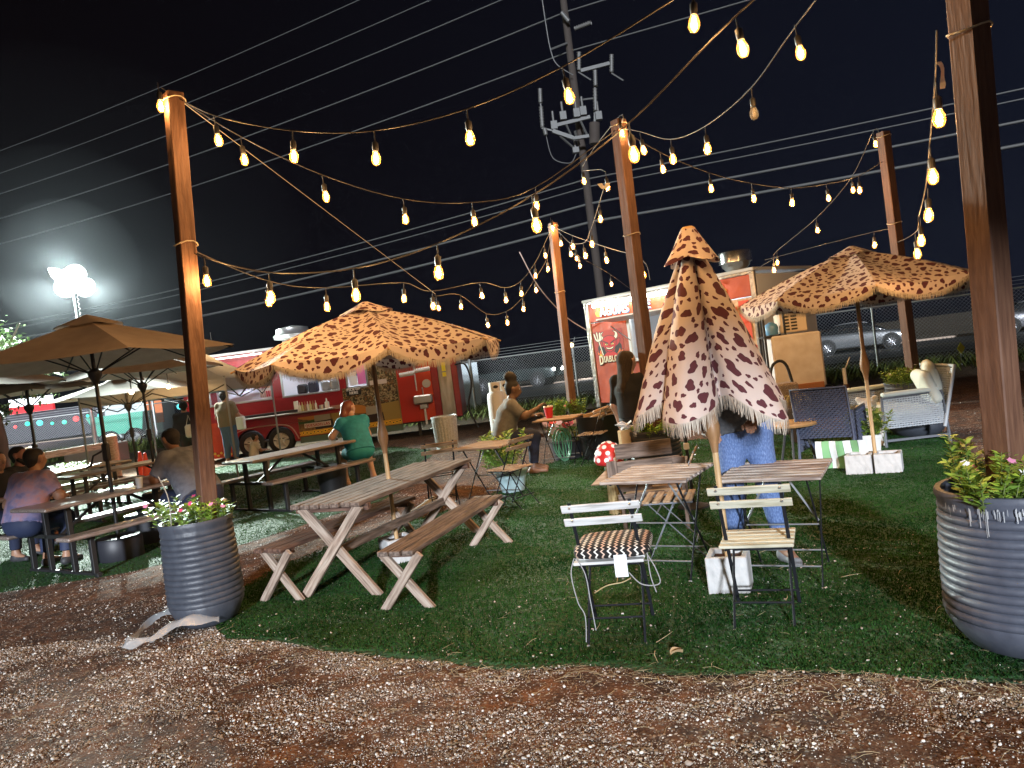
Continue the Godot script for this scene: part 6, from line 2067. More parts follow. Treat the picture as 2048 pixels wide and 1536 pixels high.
	# firewood
	t = thing("firewood_bin", "black half barrel filled with split firewood behind the empty chair", "barrel", Vector3(1.248, 0.000, -11.600), 0.2)
	m = MB.new()
	m.lathe([Vector2(0, 0), Vector2(0.3, 0), Vector2(0.34, 0.2), Vector2(0.36, 0.62), Vector2(0.38, 0.66), Vector2(0.33, 0.66), Vector2(0.31, 0.4), Vector2(0, 0.38)], 24)
	obj("barrel", m, paint(0.015, 0.015, 0.016, 0.3), t)
	for k in 14:
		var a := rng.randf() * TAU
		var p := Vector3(cos(a), 0, sin(a)) * rng.randf_range(0.02, 0.2) + UP * rng.randf_range(0.6, 0.72)
		bar(t, "log", p - Vector3(rng.randf_range(0.1, 0.2), 0.02, rng.randfn(0, 0.08)), p + Vector3(rng.randf_range(0.1, 0.2), 0.03, rng.randfn(0, 0.08)), 0.07, 0.06, wood("tan" if k % 3 else "grey", k), UP, 0.012)
	t = thing("log_pile", "low pile of split logs on the ground under the empty folding chair", "firewood", Vector3(1.189, 0.000, -12.200), 0.1)
	for k in 16:
		var p := Vector3(rng.randf_range(-0.45, 0.45), 0.05 + 0.1 * (k % 4), rng.randf_range(-0.1, 0.1))
		bar(t, "log", p - Vector3(0.17, 0, rng.randfn(0, 0.05)), p + Vector3(0.17, 0.01, rng.randfn(0, 0.05)), 0.1, 0.085, wood(["tan", "grey", "leg"][k % 3], k), UP, 0.02)
	# flower basket and hose
	t = thing("flower_pot", "dark pot heaped with pink and lilac flowers left of the hose", "plant pot", Vector3(0.723, 0.000, -12.000), 0.0)
	m = MB.new()
	m.lathe([Vector2(0, 0), Vector2(0.2, 0), Vector2(0.27, 0.28), Vector2(0.24, 0.28), Vector2(0, 0.25)], 20)
	obj("pot", m, paint(0.05, 0.05, 0.06, 0.5), t)
	var fl := [paint(0.6, 0.08, 0.12), paint(0.5, 0.4, 0.65), paint(0.62, 0.2, 0.25), paint(0.65, 0.6, 0.7)]
	var list := []
	for k in 22:
		list.append(fl[k % 4])
	bush(t, Vector3(0, 0.26, 0), 0.3, 0.3, 22, 0.08, 0.8, list, 0.065)
	t = thing("garden_hose", "coil of thin green hose hung below the slatted table", "hose", Vector3(0.638, 0.000, -11.500), 0.0)
	var c := []
	for k in 90:
		var a := k * 0.42
		var rr := 0.55 + 0.45 * sin(k * 0.23)
		c.append(Vector3(cos(a) * 0.13 * rr + 0.03 * sin(k * 0.11), 0.29 + sin(a) * 0.25 * (0.7 + 0.3 * rr), 0.05 * sin(k * 0.31)))
	rod(t, "coil", c, 0.009, paint(0.1, 0.32, 0.2, 0.4), 5)
	t = thing("blue_pot", "light blue plant pot with a yellow green bush behind the slatted table", "plant pot", Vector3(-0.155, 0.000, -9.600), 0.0)
	m = MB.new()
	m.lathe([Vector2(0, 0), Vector2(0.14, 0), Vector2(0.2, 0.26), Vector2(0.215, 0.27), Vector2(0.215, 0.31), Vector2(0.18, 0.31), Vector2(0, 0.27)], 22)
	obj("pot", m, paint(0.42, 0.58, 0.62, 0.6), t)
	bush(t, Vector3(-0.08, 0.26, 0), 0.34, 0.5, 30, 0.085, 1.15)
	# red cup
	t = thing("drink_cup", "tall red paper cup on the slatted table of the seated woman", "cup", Vector3(0.496, 0.703, -11.605), 0.0)
	rod(t, "cup", [Vector3.ZERO, Vector3(0, 0.17, 0)], [0.05, 0.072], paint(0.55, 0.02, 0.03, 0.5), 16)
	m = MB.new()
	m.lathe([Vector2(0.074, 0.165), Vector2(0.077, 0.175), Vector2(0.073, 0.185), Vector2(0.0, 0.19)], 16)
	obj("rim", m, paint(0.75, 0.62, 0.5, 0.5), t)
	# plastic sheet under the left planter
	t = thing("plastic_sheet", "crumpled clear plastic sheet sticking out from under the left planter", "plastic sheet", Vector3.ZERO)
	var g1 := Vector3(-2.734, 0.000, -5.091)
	var g2 := Vector3(-2.763, 0.000, -5.617)
	var g3 := Vector3(-2.401, 0.000, -5.409)
	var g4 := Vector3(-2.310, 0.000, -5.500)
	var pl := StandardMaterial3D.new()
	pl.albedo_color = Color(0.78, 0.79, 0.8, 0.5)
	pl.transparency = BaseMaterial3D.TRANSPARENCY_ALPHA
	pl.roughness = 0.25
	m = MB.new()
	var path := curve([g3 + Vector3(0.05, 0.02, -0.1), g2 + UP * 0.06, g1 + Vector3(-0.02, 0.02, -0.05), g1 + Vector3(0.1, 0.03, 0.0), g3 + Vector3(-0.1, 0.05, 0.12), g4 + Vector3(0.05, 0.02, 0.05)], 8)
	m.grid(path.size() - 1, 5, func(u, v):
		var p: Vector3 = path[int(u * (path.size() - 1) + 0.5)]
		return p + Vector3(-0.02 + 0.07 * (v - 0.5) * sin(u * 9.0), 0.012 + 0.085 * sin(v * PI * 0.8 + 0.2) * (0.5 + 0.5 * sin(u * 8.0 + 1.0) * sin(u * 8.0 + 1.0)) + 0.01 * sin(u * 40.0 + v * 7.0), 0.13 * (v - 0.5)))
	obj("sheet", m, pl, t)
	t = thing("plastic_drain_pipe", "pale bent plastic pipe lying in the gravel under the picnic table", "pipe", Vector3.ZERO)
	rod(t, "pipe", curve([Vector3(-1.426, 0.000, -8.655), Vector3(-1.254, 0.000, -8.888) + UP * 0.05, Vector3(-1.145, -0.000, -9.447) + UP * 0.06]), 0.045, paint(0.4, 0.36, 0.32, 0.6), 10)
	t = thing("dry_twig", "dry forked twig lying on the turf behind the white chair", "twig", Vector3.ZERO)
	rod(t, "stem", curve([Vector3(0.364, 0.000, -5.050) + UP * 0.02, Vector3(0.459, 0.000, -5.143) + UP * 0.03, Vector3(0.568, 0.000, -5.188) + UP * 0.025, Vector3(0.635, 0.000, -5.241) + UP * 0.03]), 0.0045, paint(0.42, 0.36, 0.2), 5)
	rod(t, "side_shoot", [Vector3(0.534, 0.000, -5.191) + UP * 0.03, Vector3(0.573, 0.000, -5.393) + UP * 0.03], 0.003, paint(0.42, 0.36, 0.2), 5)
	t = thing("fallen_leaf", "single curled tan leaf at the seam of the turf's front edge", "leaf", Vector3(0.654, 0.000, -3.867) + UP * 0.03, 0.4)
	m = MB.new()
	m.grid(5, 4, func(u, v): return Vector3((u - 0.5) * 0.07, 0.02 * pow(v - 0.5, 2.0) * 4.0 + 0.008 * sin(u * 4.0), (v - 0.5) * 0.045 * sin(PI * (0.12 + 0.76 * u))))
	obj("blade", m, paint(0.42, 0.29, 0.15, 0.8), t)

# ---------------------------------------------------------------- things at the back
func build_back() -> void:
	var zinc := noisy("zinc", 121, 0.03, [[0.0, 0.3, 0.32, 0.32], [0.5, 0.5, 0.52, 0.52], [1.0, 0.66, 0.68, 0.67]], Vector3.ONE * 3.0, 0.4, 0.2, 0.35)
	var t := thing("trash_can", "galvanised ribbed bin standing open before the red trailer's door", "trash can", Vector3(-1.470, 0.000, -15.700), 0.0)
	var m := MB.new()
	m.grid(96, 14, func(u, v):
		var y: float = 0.7 * v
		var r: float = 0.215 + 0.045 * v
		if v > 0.12 and v < 0.86:
			r += 0.006 * (1.0 if fposmod(u * 24.0, 1.0) < 0.5 else -1.0)
		return Vector3(cos(-TAU * u) * r, y, sin(-TAU * u) * r))
	m.lathe([Vector2(0.255, 0.66), Vector2(0.272, 0.67), Vector2(0.272, 0.71), Vector2(0.255, 0.715), Vector2(0.24, 0.7), Vector2(0.2, 0.03), Vector2(0, 0.02)], 32)
	obj("can", m, zinc, t)
	m = MB.new()
	m.lathe([Vector2(0.222, 0.02), Vector2(0.228, 0.05), Vector2(0.222, 0.08)], 32)
	obj("base_band", m, zinc, t)
	for s in [-1.0, 1.0]:
		rod(t, "handle", [Vector3(s * 0.25, 0.5, -0.06), Vector3(s * 0.3, 0.48, 0), Vector3(s * 0.25, 0.5, 0.06)], 0.008, zinc, 5)
	# propane cylinders
	for q in [[Vector3(-0.386, 0.000, -16.600), "tall white gas cylinder beside the seated woman"], [Vector3(-0.190, 0.000, -16.900), "second white gas cylinder half hidden behind the seated woman"]]:
		t = thing("gas_cylinder", q[1], "gas cylinder", q[0], 0.4, "white gas cylinders")
		m = MB.new()
		m.lathe([Vector2(0, 0.03), Vector2(0.17, 0.04), Vector2(0.19, 0.1), Vector2(0.19, 0.9), Vector2(0.17, 1.0), Vector2(0.1, 1.06), Vector2(0, 1.07)], 20)
		obj("tank", m, paint(0.68, 0.68, 0.68, 0.4), t)
		m = MB.new()
		m.lathe([Vector2(0.12, 1.03), Vector2(0.125, 1.24), Vector2(0.115, 1.24), Vector2(0.11, 1.03)], 20)
		obj("collar", m, paint(0.7, 0.68, 0.64, 0.4), t)
		m = MB.new()
		m.ball(Vector3(-0.02, 1.14, 0.12), Vector3(0.06, 0.035, 0.012))
		obj("collar_opening", m, paint(0.02, 0.02, 0.02), t)
	t = thing("white_display_board", "blank white board standing behind the fence right of the red trailer", "board", Vector3(-1.720, 0.000, -30.000), 0.45)
	m = MB.new()
	m.box(Vector3(0, 0.95, 0), Vector3(1.0, 1.75, 0.05), Basis.IDENTITY, 0.01)
	obj("panel", m, paint(0.6, 0.68, 0.7, 0.5), t)
	# tent
	t = thing("pop_up_tent", "white pop up tent in front of the red trailer's left end", "tent", Vector3(-7.3, 0, -17.2), 0.0)
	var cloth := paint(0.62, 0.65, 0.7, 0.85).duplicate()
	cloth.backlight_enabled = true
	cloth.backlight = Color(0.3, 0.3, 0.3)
	m = MB.new()
	var cs := [Vector3(-1.5, 2.05, 1.5), Vector3(1.5, 2.05, 1.5), Vector3(1.5, 2.05, -1.5), Vector3(-1.5, 2.05, -1.5)]
	for k in 4:
		var a: Vector3 = cs[k]
		var b: Vector3 = cs[(k + 1) % 4]
		m.grid(10, 10, func(u, v): return a.lerp(b, u).lerp(Vector3(0, 3.15, 0), v) - UP * 0.25 * sin(PI * v) * (0.6 + 0.4 * sin(PI * u)))
	obj("canopy", m, cloth, t)
	m = MB.new()
	for k in 4:
		var a: Vector3 = cs[k]
		var b: Vector3 = cs[(k + 1) % 4]
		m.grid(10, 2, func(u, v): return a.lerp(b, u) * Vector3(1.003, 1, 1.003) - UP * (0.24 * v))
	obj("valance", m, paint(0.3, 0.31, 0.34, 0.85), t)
	for q in cs:
		bar(t, "leg", Vector3(q.x, 0, q.z), Vector3(q.x, 2.1, q.z), 0.035, 0.035, paint(0.25, 0.26, 0.27, 0.4, 0.6))
	for k in 4:
		var a: Vector3 = cs[k] - UP * 0.12
		var b: Vector3 = cs[(k + 1) % 4] - UP * 0.12
		for s in 2:
			rod(t, "truss_bar", [a.lerp(b, 0.5 * s), a.lerp(b, 0.5 * s + 0.25) - UP * 0.28, a.lerp(b, 0.5 * s + 0.5)], 0.014, paint(0.02, 0.02, 0.02), 5)
	t = thing("hanging_banner", "red and orange banner with yellow dots behind the man at the trailer", "banner", Vector3(-7.572, 0.000, -19.600), 0.0)
	m = MB.new()
	m.grid(4, 8, func(u, v): return Vector3(-0.3 + 0.6 * u, 1.05 - 0.9 * v, 0.02 * sin(u * 6.0)))
	obj("cloth", m, paint(0.6, 0.06, 0.02, 0.7), t)
	for k in 7:
		m = MB.new()
		m.ball(Vector3(-0.24 + 0.08 * k, 0.22 + 0.06 * (k % 2), 0.03), Vector3(0.035, 0.035, 0.01), 8, 5)
		obj("dot", m, paint(0.8, 0.5, 0.08), t)
	for s in [-1.0, 1.0]:
		rod(t, "stand_leg", [Vector3(s * 0.32, 0, 0), Vector3(s * 0.3, 1.1, 0)], 0.015, paint(0.1, 0.1, 0.1), 5)
	# white cabinet behind the folded umbrella
	t = thing("white_cabinet", "white cabinet on a dark trailer frame at the end of the orange trailer", "cabinet", Vector3(4.9, 0, -13.3), deg_to_rad(-6))
	m = MB.new()
	m.box(Vector3(0.0, 1.0, 0), Vector3(0.82, 0.95, 0.6), Basis.IDENTITY, 0.03)
	obj("body", m, noisy("cab_white", 127, 0.01, [[0.0, 0.56, 0.5, 0.46], [1.0, 0.68, 0.64, 0.62]], Vector3.ONE * 1.2, 0.45, 0.1), t)
	m = MB.new()
	m.box(Vector3(0.06, 0.56, 0.32), Vector3(0.6, 0.12, 0.05), Basis.IDENTITY, 0.01)
	obj("brown_trim", m, paint(0.3, 0.12, 0.05, 0.7), t)
	m = MB.new()
	m.box(Vector3(0, 0.3, 0.0), Vector3(1.0, 0.36, 0.5), Basis.IDENTITY, 0.02)
	obj("trailer_frame", m, paint(0.012, 0.012, 0.014, 0.6), t)
	for x in [-0.35, 0.35]:
		wheel(t, Vector3(x, 0.2, 0.2), 0.2, 0.12, paint(0.06, 0.06, 0.06))
	t = thing("window_air_conditioner", "beige window air conditioner with a dark grille above the white cabinet", "air conditioner", Vector3(4.96, 1.5, -13.45), deg_to_rad(-6))
	m = MB.new()
	m.box(Vector3(0, 0.17, 0), Vector3(0.46, 0.33, 0.4), Basis.IDENTITY, 0.015)
	obj("case", m, paint(0.62, 0.52, 0.4, 0.5), t)
	for j in 5:
		for i in 2:
			m = MB.new()
			m.box(Vector3(-0.12 + 0.13 * i, 0.06 + 0.055 * j, 0.2), Vector3(0.1, 0.03, 0.02))
			obj("grille_slot", m, paint(0.03, 0.025, 0.02), t)
	t = thing("black_rack", "black metal rack with a blue jug left of the air conditioner", "rack", Vector3(4.52, 0, -13.3), deg_to_rad(-6))
	for q in [[-0.12, 0.2], [0.22, 0.2], [-0.12, -0.2], [0.22, -0.2]]:
		bar(t, "rack_post", Vector3(q[0], 0, q[1]), Vector3(q[0], 2.05, q[1]), 0.035, 0.035, paint(0.015, 0.015, 0.017))
	for y in [0.55, 1.47, 2.03]:
		bar(t, "shelf", Vector3(-0.14, y, 0), Vector3(0.24, y, 0), 0.44, 0.03, paint(0.015, 0.015, 0.017))
	m = MB.new()
	m.lathe([Vector2(0, 1.49), Vector2(0.11, 1.5), Vector2(0.12, 1.62), Vector2(0.1, 1.68), Vector2(0.03, 1.72), Vector2(0, 1.72)], 14, Vector3(0.04, 0, 0.02))
	obj("jug", m, paint(0.1, 0.25, 0.45, 0.25), t)
	t = thing("hand_truck", "grey hand cart with a black arched handle and a box of kindling", "cart", Vector3(3.816, 0.000, -11.000), 0.2)
	rod(t, "handle_arch", curve([Vector3(-0.16, 0.3, 0), Vector3(-0.14, 0.95, 0), Vector3(-0.02, 1.13, 0), Vector3(0.1, 1.05, 0.05), Vector3(0.16, 0.6, 0.1), Vector3(0.2, 0.3, 0.15)]), 0.022, paint(0.012, 0.012, 0.014), 7)
	m = MB.new()
	m.box(Vector3(-0.02, 0.62, 0.08), Vector3(0.34, 0.4, 0.3), Basis.IDENTITY, 0.03)
	obj("box", m, noisy("cart_box", 131, 0.05, [[0.0, 0.14, 0.1, 0.08], [1.0, 0.45, 0.36, 0.3]], Vector3.ONE * 3.0, 0.8, 0.5), t)
	m = MB.new()
	m.box(Vector3(0, 0.25, 0.08), Vector3(0.4, 0.3, 0.3), Basis.IDENTITY, 0.02)
	obj("base_box", m, paint(0.03, 0.025, 0.02), t)
	t = thing("dried_plant", "pot of dry drooping grass in front of the white cabinet", "plant", Vector3(3.855, 0.000, -10.600), 0.0)
	m = MB.new()
	m.lathe([Vector2(0, 0), Vector2(0.12, 0), Vector2(0.16, 0.45), Vector2(0, 0.44)], 14)
	obj("pot", m, paint(0.05, 0.04, 0.035), t)
	for k in 26:
		var a := rng.randf() * TAU
		var r := rng.randf_range(0.08, 0.26)
		rod(t, "dry_blade", curve([Vector3(0, 0.44, 0), Vector3(cos(a) * r * 0.5, 0.66, sin(a) * r * 0.5), Vector3(cos(a) * r, 0.5 + rng.randf() * 0.1, sin(a) * r)], 4), 0.006, paint(0.4, 0.36, 0.22), 4)
	# left back: cones, timber rail, tub, skip
	for q in [[Vector3(-8.467, 0.000, -17.200), "orange traffic cone, left one of two behind the long tables"], [Vector3(-7.969, 0.000, -16.400), "orange traffic cone, right one of two behind the long tables"]]:
		t = thing("traffic_cone", q[1], "traffic cone", q[0], 0.3, "orange traffic cones")
		m = MB.new()
		m.lathe([Vector2(0.13, 0.03), Vector2(0.03, 0.7), Vector2(0.02, 0.71), Vector2(0.0, 0.71)], 16)
		obj("cone", m, paint(0.62, 0.05, 0.02, 0.5), t)
		m = MB.new()
		m.box(Vector3(0, 0.015, 0), Vector3(0.34, 0.03, 0.34), Basis.IDENTITY, 0.008)
		obj("base", m, paint(0.62, 0.05, 0.02, 0.5), t)
	t = thing("timber_rail", "low brown timber barrier with round posts behind the left tables", "barrier", Vector3.ZERO)
	var p0 := Vector3(-10.525, 0.000, -20.000)
	var p1 := Vector3(-11.379, 0.000, -18.000)
	for p in [p0, p1]:
		rod(t, "round_post", [p, p + UP * 1.05], 0.14, wood("tan", 1), 12)
		m = MB.new()
		m.lathe([Vector2(0.14, 1.05), Vector2(0.1, 1.1), Vector2(0, 1.12)], 12, p)
		obj("post_cap", m, wood("tan", 2), t)
	bar(t, "rail", p0 + UP * 0.85, p1 + UP * 0.85, 0.06, 0.16, wood("leg", 1))
	t = thing("zinc_tub", "galvanised tub with pale plants behind the long tables", "tub", Vector3(-9.537, 0.000, -16.200), 0.0)
	m = MB.new()
	m.lathe([Vector2(0, 0), Vector2(0.36, 0), Vector2(0.4, 0.58), Vector2(0.42, 0.6), Vector2(0.4, 0.62), Vector2(0.37, 0.6), Vector2(0, 0.5)], 28)
	obj("tub", m, zinc, t)
	bush(t, Vector3(0, 0.5, 0), 0.36, 0.22, 26, 0.09, 0.8)
	t = thing("dumpster", "turquoise wheeled skip trailer behind the left fence", "skip", Vector3(-18.014, 0.000, -35.500), 0.1)
	m = MB.new()
	m.prism(PackedVector2Array([Vector2(-0.9, 0.7), Vector2(1.0, 0.7), Vector2(1.15, 1.6), Vector2(-1.35, 1.6)]), 1.3, Transform3D.IDENTITY)
	obj("hopper", m, paint(0.04, 0.42, 0.27, 0.5), t)
	for x in [-0.4, 0.7]:
		wheel(t, Vector3(x, 0.45, 0.75), 0.45, 0.2, paint(0.3, 0.3, 0.3))
	t = thing("white_truck_box", "white box body of a parked truck behind the turquoise skip", "truck body", Vector3(-18.370, 0.000, -38.000), 0.1)
	m = MB.new()
	m.box(Vector3(0, 1.4, 0), Vector3(2.6, 1.9, 2.0), Basis.IDENTITY, 0.05)
	obj("body", m, paint(0.5, 0.56, 0.55, 0.5), t)
	m = MB.new()
	m.box(Vector3(1.0, 1.5, 1.03), Vector3(0.8, 1.1, 0.04))
	obj("orange_netting", m, paint(0.6, 0.16, 0.04, 0.7), t)
	# far roadside shop
	t = thing("roadside_shop", "far shop with a lit white and red canopy beyond the left fence", "shop", Vector3(-42.914, 0.000, -70.000), 0.1)
	m = MB.new()
	m.box(Vector3(1.0, 1.5, -1.0), Vector3(11, 2.6, 3), Basis.IDENTITY, 0.02)
	obj("wall", m, paint(0.05, 0.05, 0.06), t)
	m = MB.new()
	m.box(Vector3(-0.2, 3.75, 0.8), Vector3(3.6, 0.7, 0.4))
	obj("lit_sign", m, glow(0.9, 0.95, 1.0, 1.6), t)
	m = MB.new()
	m.box(Vector3(-0.2, 3.1, 0.8), Vector3(3.7, 0.6, 0.4))
	obj("red_band", m, glow(0.8, 0.05, 0.06, 0.8), t)
	m = MB.new()
	m.box(Vector3(-3.4, 2.9, 0.8), Vector3(1.5, 0.8, 0.2))
	obj("lit_sign", m, glow(0.85, 0.9, 0.85, 1.2), t)
	var fest := thing("festoon_lights", "string of small coloured lights far behind the left fence", "string lights", Vector3.ZERO)
	var fp := []
	for k in 17:
		fp.append(Vector3(-29.784, 1.757, -46.000) + Vector3(0.62 * k, 0.1 * sin(k * 1.3) + 0.012 * k * k * 0.35 * 0, -0.2 * k))
	rod(fest, "wire", fp, 0.012, paint(0.05, 0.05, 0.05), 4)
	for k in 17:
		m = MB.new()
		m.ball(fp[k] - UP * 0.12, Vector3.ONE * (0.1 + 0.04 * (k % 3)), 8, 6)
		obj("bulb", m, [glow(0.05, 0.8, 0.5, 1.6), glow(0.1, 0.7, 0.7, 1.6), glow(0.9, 0.1, 0.1, 1.6), glow(1.0, 0.5, 0.1, 1.6), glow(0.1, 0.75, 0.5, 1.4)][[2, 0, 1, 0, 4, 2, 0, 1, 0, 1, 3, 0, 4, 0, 1, 3, 0][k]], fest)
	for q in [[Vector3(-8.939, 3.321, -20.000), "single round warm bulb between the left post and tan umbrella"], [Vector3(-6.830, 2.920, -18.000), "round pale bulb hanging before the white tent"], [Vector3(-10.040, 3.112, -16.000), "round warm bulb in front of the leafy tree"], [Vector3(-7.126, 1.983, -14.500), "warm bulb under the farthest tan umbrella, left one"], [Vector3(-6.643, 2.009, -15.000), "warm bulb under the farthest tan umbrella, right one"]]:
		t = thing("hanging_bulb", q[1], "bulb", q[0], 0.0, "single bulbs over the long tables")
		m = MB.new()
		m.ball(Vector3.ZERO, Vector3.ONE * 0.05)
		obj("bulb", m, glow(1.0, 0.85, 0.55, 5.0), t)
		rod(t, "cord", [Vector3(0, 0.05, 0), Vector3(0, 0.3, 0)], 0.01, paint(0.03, 0.03, 0.03), 5)
		var l := OmniLight3D.new()
		l.name = "bulb_lamp"
		t.add_child(l)
		l.light_color = Color(1.0, 0.78, 0.5)
		l.light_energy = 0.8
		l.light_size = 0.03
		l.omni_range = 20.0
		l.omni_attenuation = 2.0
		l.shadow_enabled = true
	t = thing("waste_bucket", "black plastic bucket under the bench of the woman in teal", "bucket", Vector3(-2.883, 0.000, -11.600), 0.0)
	m = MB.new()
	m.lathe([Vector2(0, 0), Vector2(0.19, 0), Vector2(0.24, 0.42), Vector2(0.22, 0.42), Vector2(0, 0.36)], 20)
	obj("bucket", m, paint(0.02, 0.02, 0.022, 0.45), t)
	t = thing("waste_bucket", "black round tub with pale gravel beneath the left post's table", "bucket", Vector3(-4.618, 0.000, -9.400), 0.0)
	m = MB.new()
	m.lathe([Vector2(0, 0), Vector2(0.26, 0), Vector2(0.28, 0.36), Vector2(0.26, 0.36), Vector2(0, 0.34)], 20)
	obj("bucket", m, paint(0.02, 0.022, 0.03, 0.45), t)

func build_small() -> void:
	var t := thing("plastic_cup", "clear plastic cup on the glaring long table", "cup", Vector3(-4.244, 0.757, -8.517), 0.0)
	rod(t, "cup", [Vector3.ZERO, Vector3(0, 0.12, 0)], [0.03, 0.043], paint(0.5, 0.5, 0.48, 0.3), 12)
	t = thing("yellow_marker", "small yellow diamond marker by the right fence post", "marker", Vector3(12.007, 0.452, -20.500), 0.4)
	var m := MB.new()
	m.box(Vector3.ZERO, Vector3(0.22, 0.22, 0.01), Basis(Vector3.BACK, PI / 4))
	obj("plate", m, paint(0.55, 0.5, 0.02, 0.5), t)
	rod(t, "stake", [Vector3(0, 0.1, -0.02), Vector3(0, -1.0, -0.02)], 0.012, paint(0.3, 0.3, 0.3), 5)
	t = thing("standpipe", "white standpipe tap on a brown stake right of the white cabinet", "tap", Vector3(5.689, 0.000, -13.200), 0.0)
	rod(t, "stake", [Vector3(0, 0, 0), Vector3(0, 0.5, 0)], 0.06, paint(0.08, 0.035, 0.02), 8)
	rod(t, "pipe", [Vector3(0, 0.5, 0), Vector3(0, 0.78, 0)], 0.035, paint(0.7, 0.7, 0.7), 8)
	rod(t, "handle", [Vector3(0.03, 0.78, 0), Vector3(0.12, 0.95, 0)], 0.014, paint(0.6, 0.6, 0.6), 6)
	t = thing("white_ribbon", "torn white ribbon tied to the string wire beside the right post", "ribbon", Vector3(2.210, 2.700, -3.700), 0.0)
	m = MB.new()
	m.grid(2, 8, func(u, v): return Vector3(-0.01 + 0.022 * u + 0.02 * sin(v * 3.0), 0.06 - 0.13 * v, 0.012 * sin(v * 7.0 + u)))
	obj("strip", m, paint(0.6, 0.58, 0.55, 0.8), t)
	t = thing("white_ribbon", "short white ribbon on the wire left of the second post", "ribbon", Vector3(1.257, 3.378, -8.400), 0.0)
	m = MB.new()
	m.grid(2, 8, func(u, v): return Vector3(-0.06 + 0.05 * u + 0.09 * v, 0.03 - 0.06 * sin(v * 3.0), 0.012 * sin(v * 7.0 + u)))
	obj("strip", m, paint(0.6, 0.55, 0.48, 0.8), t)

# ---------------------------------------------------------------- bodies
func blob(bones: Array, cell: float, k := 45.0) -> ArrayMesh:
	var m := MB.new()
	blob_into(m, bones, cell, k)
	return m.mesh()

func blob_into(m: MB, bones: Array, cell: float, k := 45.0) -> void:
	# bones: [from, to, radius, radius, cut]; cut 1 ends flat at «to», 2 at «from», 3 at both
	var lo := Vector3.ONE * 1e9
	var hi := Vector3.ONE * -1e9
	for b in bones:
		var r: float = maxf(b[2], b[3]) + 0.03
		for q in [b[0], b[1]]:
			lo = lo.min(q - Vector3.ONE * r)
			hi = hi.max(q + Vector3.ONE * r)
	lo -= Vector3.ONE * cell
	var nx := int((hi.x - lo.x) / cell) + 3
	var ny := int((hi.y - lo.y) / cell) + 3
	var nz := int((hi.z - lo.z) / cell) + 3
	var f := PackedFloat32Array()
	f.resize(nx * ny * nz)
	var mg := 2.2 / k + cell
	for b in bones:
		var a: Vector3 = b[0]
		var d: Vector3 = b[1] - b[0]
		var ll := maxf(d.length_squared(), 1e-8)
		var r0: float = b[2]
		var dr: float = b[3] - b[2]
		var cut: int = b[4]
		var r: float = maxf(b[2], b[3]) + mg
		var l: Vector3 = a.min(b[1]) - Vector3.ONE * r
		var h: Vector3 = a.max(b[1]) + Vector3.ONE * r
		var x0 := maxi(int((l.x - lo.x) / cell), 0)
		var x1 := mini(int((h.x - lo.x) / cell) + 1, nx - 1)
		for z in range(maxi(int((l.z - lo.z) / cell), 0), mini(int((h.z - lo.z) / cell) + 1, nz - 1) + 1):
			for y in range(maxi(int((l.y - lo.y) / cell), 0), mini(int((h.y - lo.y) / cell) + 1, ny - 1) + 1):
				var p := Vector3(lo.x + x0 * cell, lo.y + y * cell, lo.z + z * cell) - a
				var i := (z * ny + y) * nx + x0
				for x in range(x0, x1 + 1):
					var t := p.dot(d) / ll
					if not ((t > 1.0 and cut & 1) or (t < 0.0 and cut & 2)):
						t = clampf(t, 0.0, 1.0)
						var e := (p - d * t).length() - r0 - dr * t
						if e < mg:
							f[i] += exp(-k * e)
					i += 1
					p.x += cell
	for i in f.size():
		f[i] = log(maxf(f[i], 0.02))
	var at := PackedInt32Array()
	at.resize(f.size())
	at.fill(-1)
	var sy := nx
	var sz := nx * ny
	var off := [0, 1, sy, sy + 1, sz, sz + 1, sz + sy, sz + sy + 1]
	var edges := [[0, 1], [2, 3], [4, 5], [6, 7], [0, 2], [1, 3], [4, 6], [5, 7], [0, 4], [1, 5], [2, 6], [3, 7]]
	for z in nz - 1:
		for y in ny - 1:
			var row := (z * ny + y) * nx
			for x in nx - 1:
				var i := row + x
				var s := f[i] > 0.0
				if s == (f[i + 1] > 0.0) and s == (f[i + sy] > 0.0) and s == (f[i + sy + 1] > 0.0) and s == (f[i + sz] > 0.0) and s == (f[i + sz + 1] > 0.0) and s == (f[i + sz + sy] > 0.0) and s == (f[i + sz + sy + 1] > 0.0):
					continue
				var sum := Vector3.ZERO
				var n := 0
				for e in edges:
					var va := f[i + off[e[0]]]
					var vb := f[i + off[e[1]]]
					if (va > 0.0) != (vb > 0.0):
						var t := va / (va - vb)
						var pa := Vector3(e[0] & 1, (e[0] >> 1) & 1, e[0] >> 2)
						var pb := Vector3(e[1] & 1, (e[1] >> 1) & 1, e[1] >> 2)
						sum += pa.lerp(pb, t)
						n += 1
				var g := Vector3.ZERO
				for c in 8:
					var w := f[i + off[c]]
					g += Vector3((c & 1) * 2 - 1, ((c >> 1) & 1) * 2 - 1, (c >> 2) * 2 - 1) * w
				at[i] = m.vert(lo + (Vector3(x, y, z) + sum / n) * cell, -g.normalized())
	for z in range(1, nz - 1):
		for y in range(1, ny - 1):
			var row := (z * ny + y) * nx
			for x in range(1, nx - 1):
				var i := row + x
				var s := f[i] > 0.0
				if s != (f[i + 1] > 0.0):
					_net(m, at[i], at[i - sy], at[i - sy - sz], at[i - sz])
				if s != (f[i + sy] > 0.0):
					_net(m, at[i], at[i - 1], at[i - 1 - sz], at[i - sz])
				if s != (f[i + sz] > 0.0):
					_net(m, at[i], at[i - 1], at[i - 1 - sy], at[i - sy])

func _net(m: MB, a: int, b: int, c: int, d: int) -> void:
	if a < 0 or b < 0 or c < 0 or d < 0:
		return
	m.tri(a, b, c)
	m.tri(a, c, d)

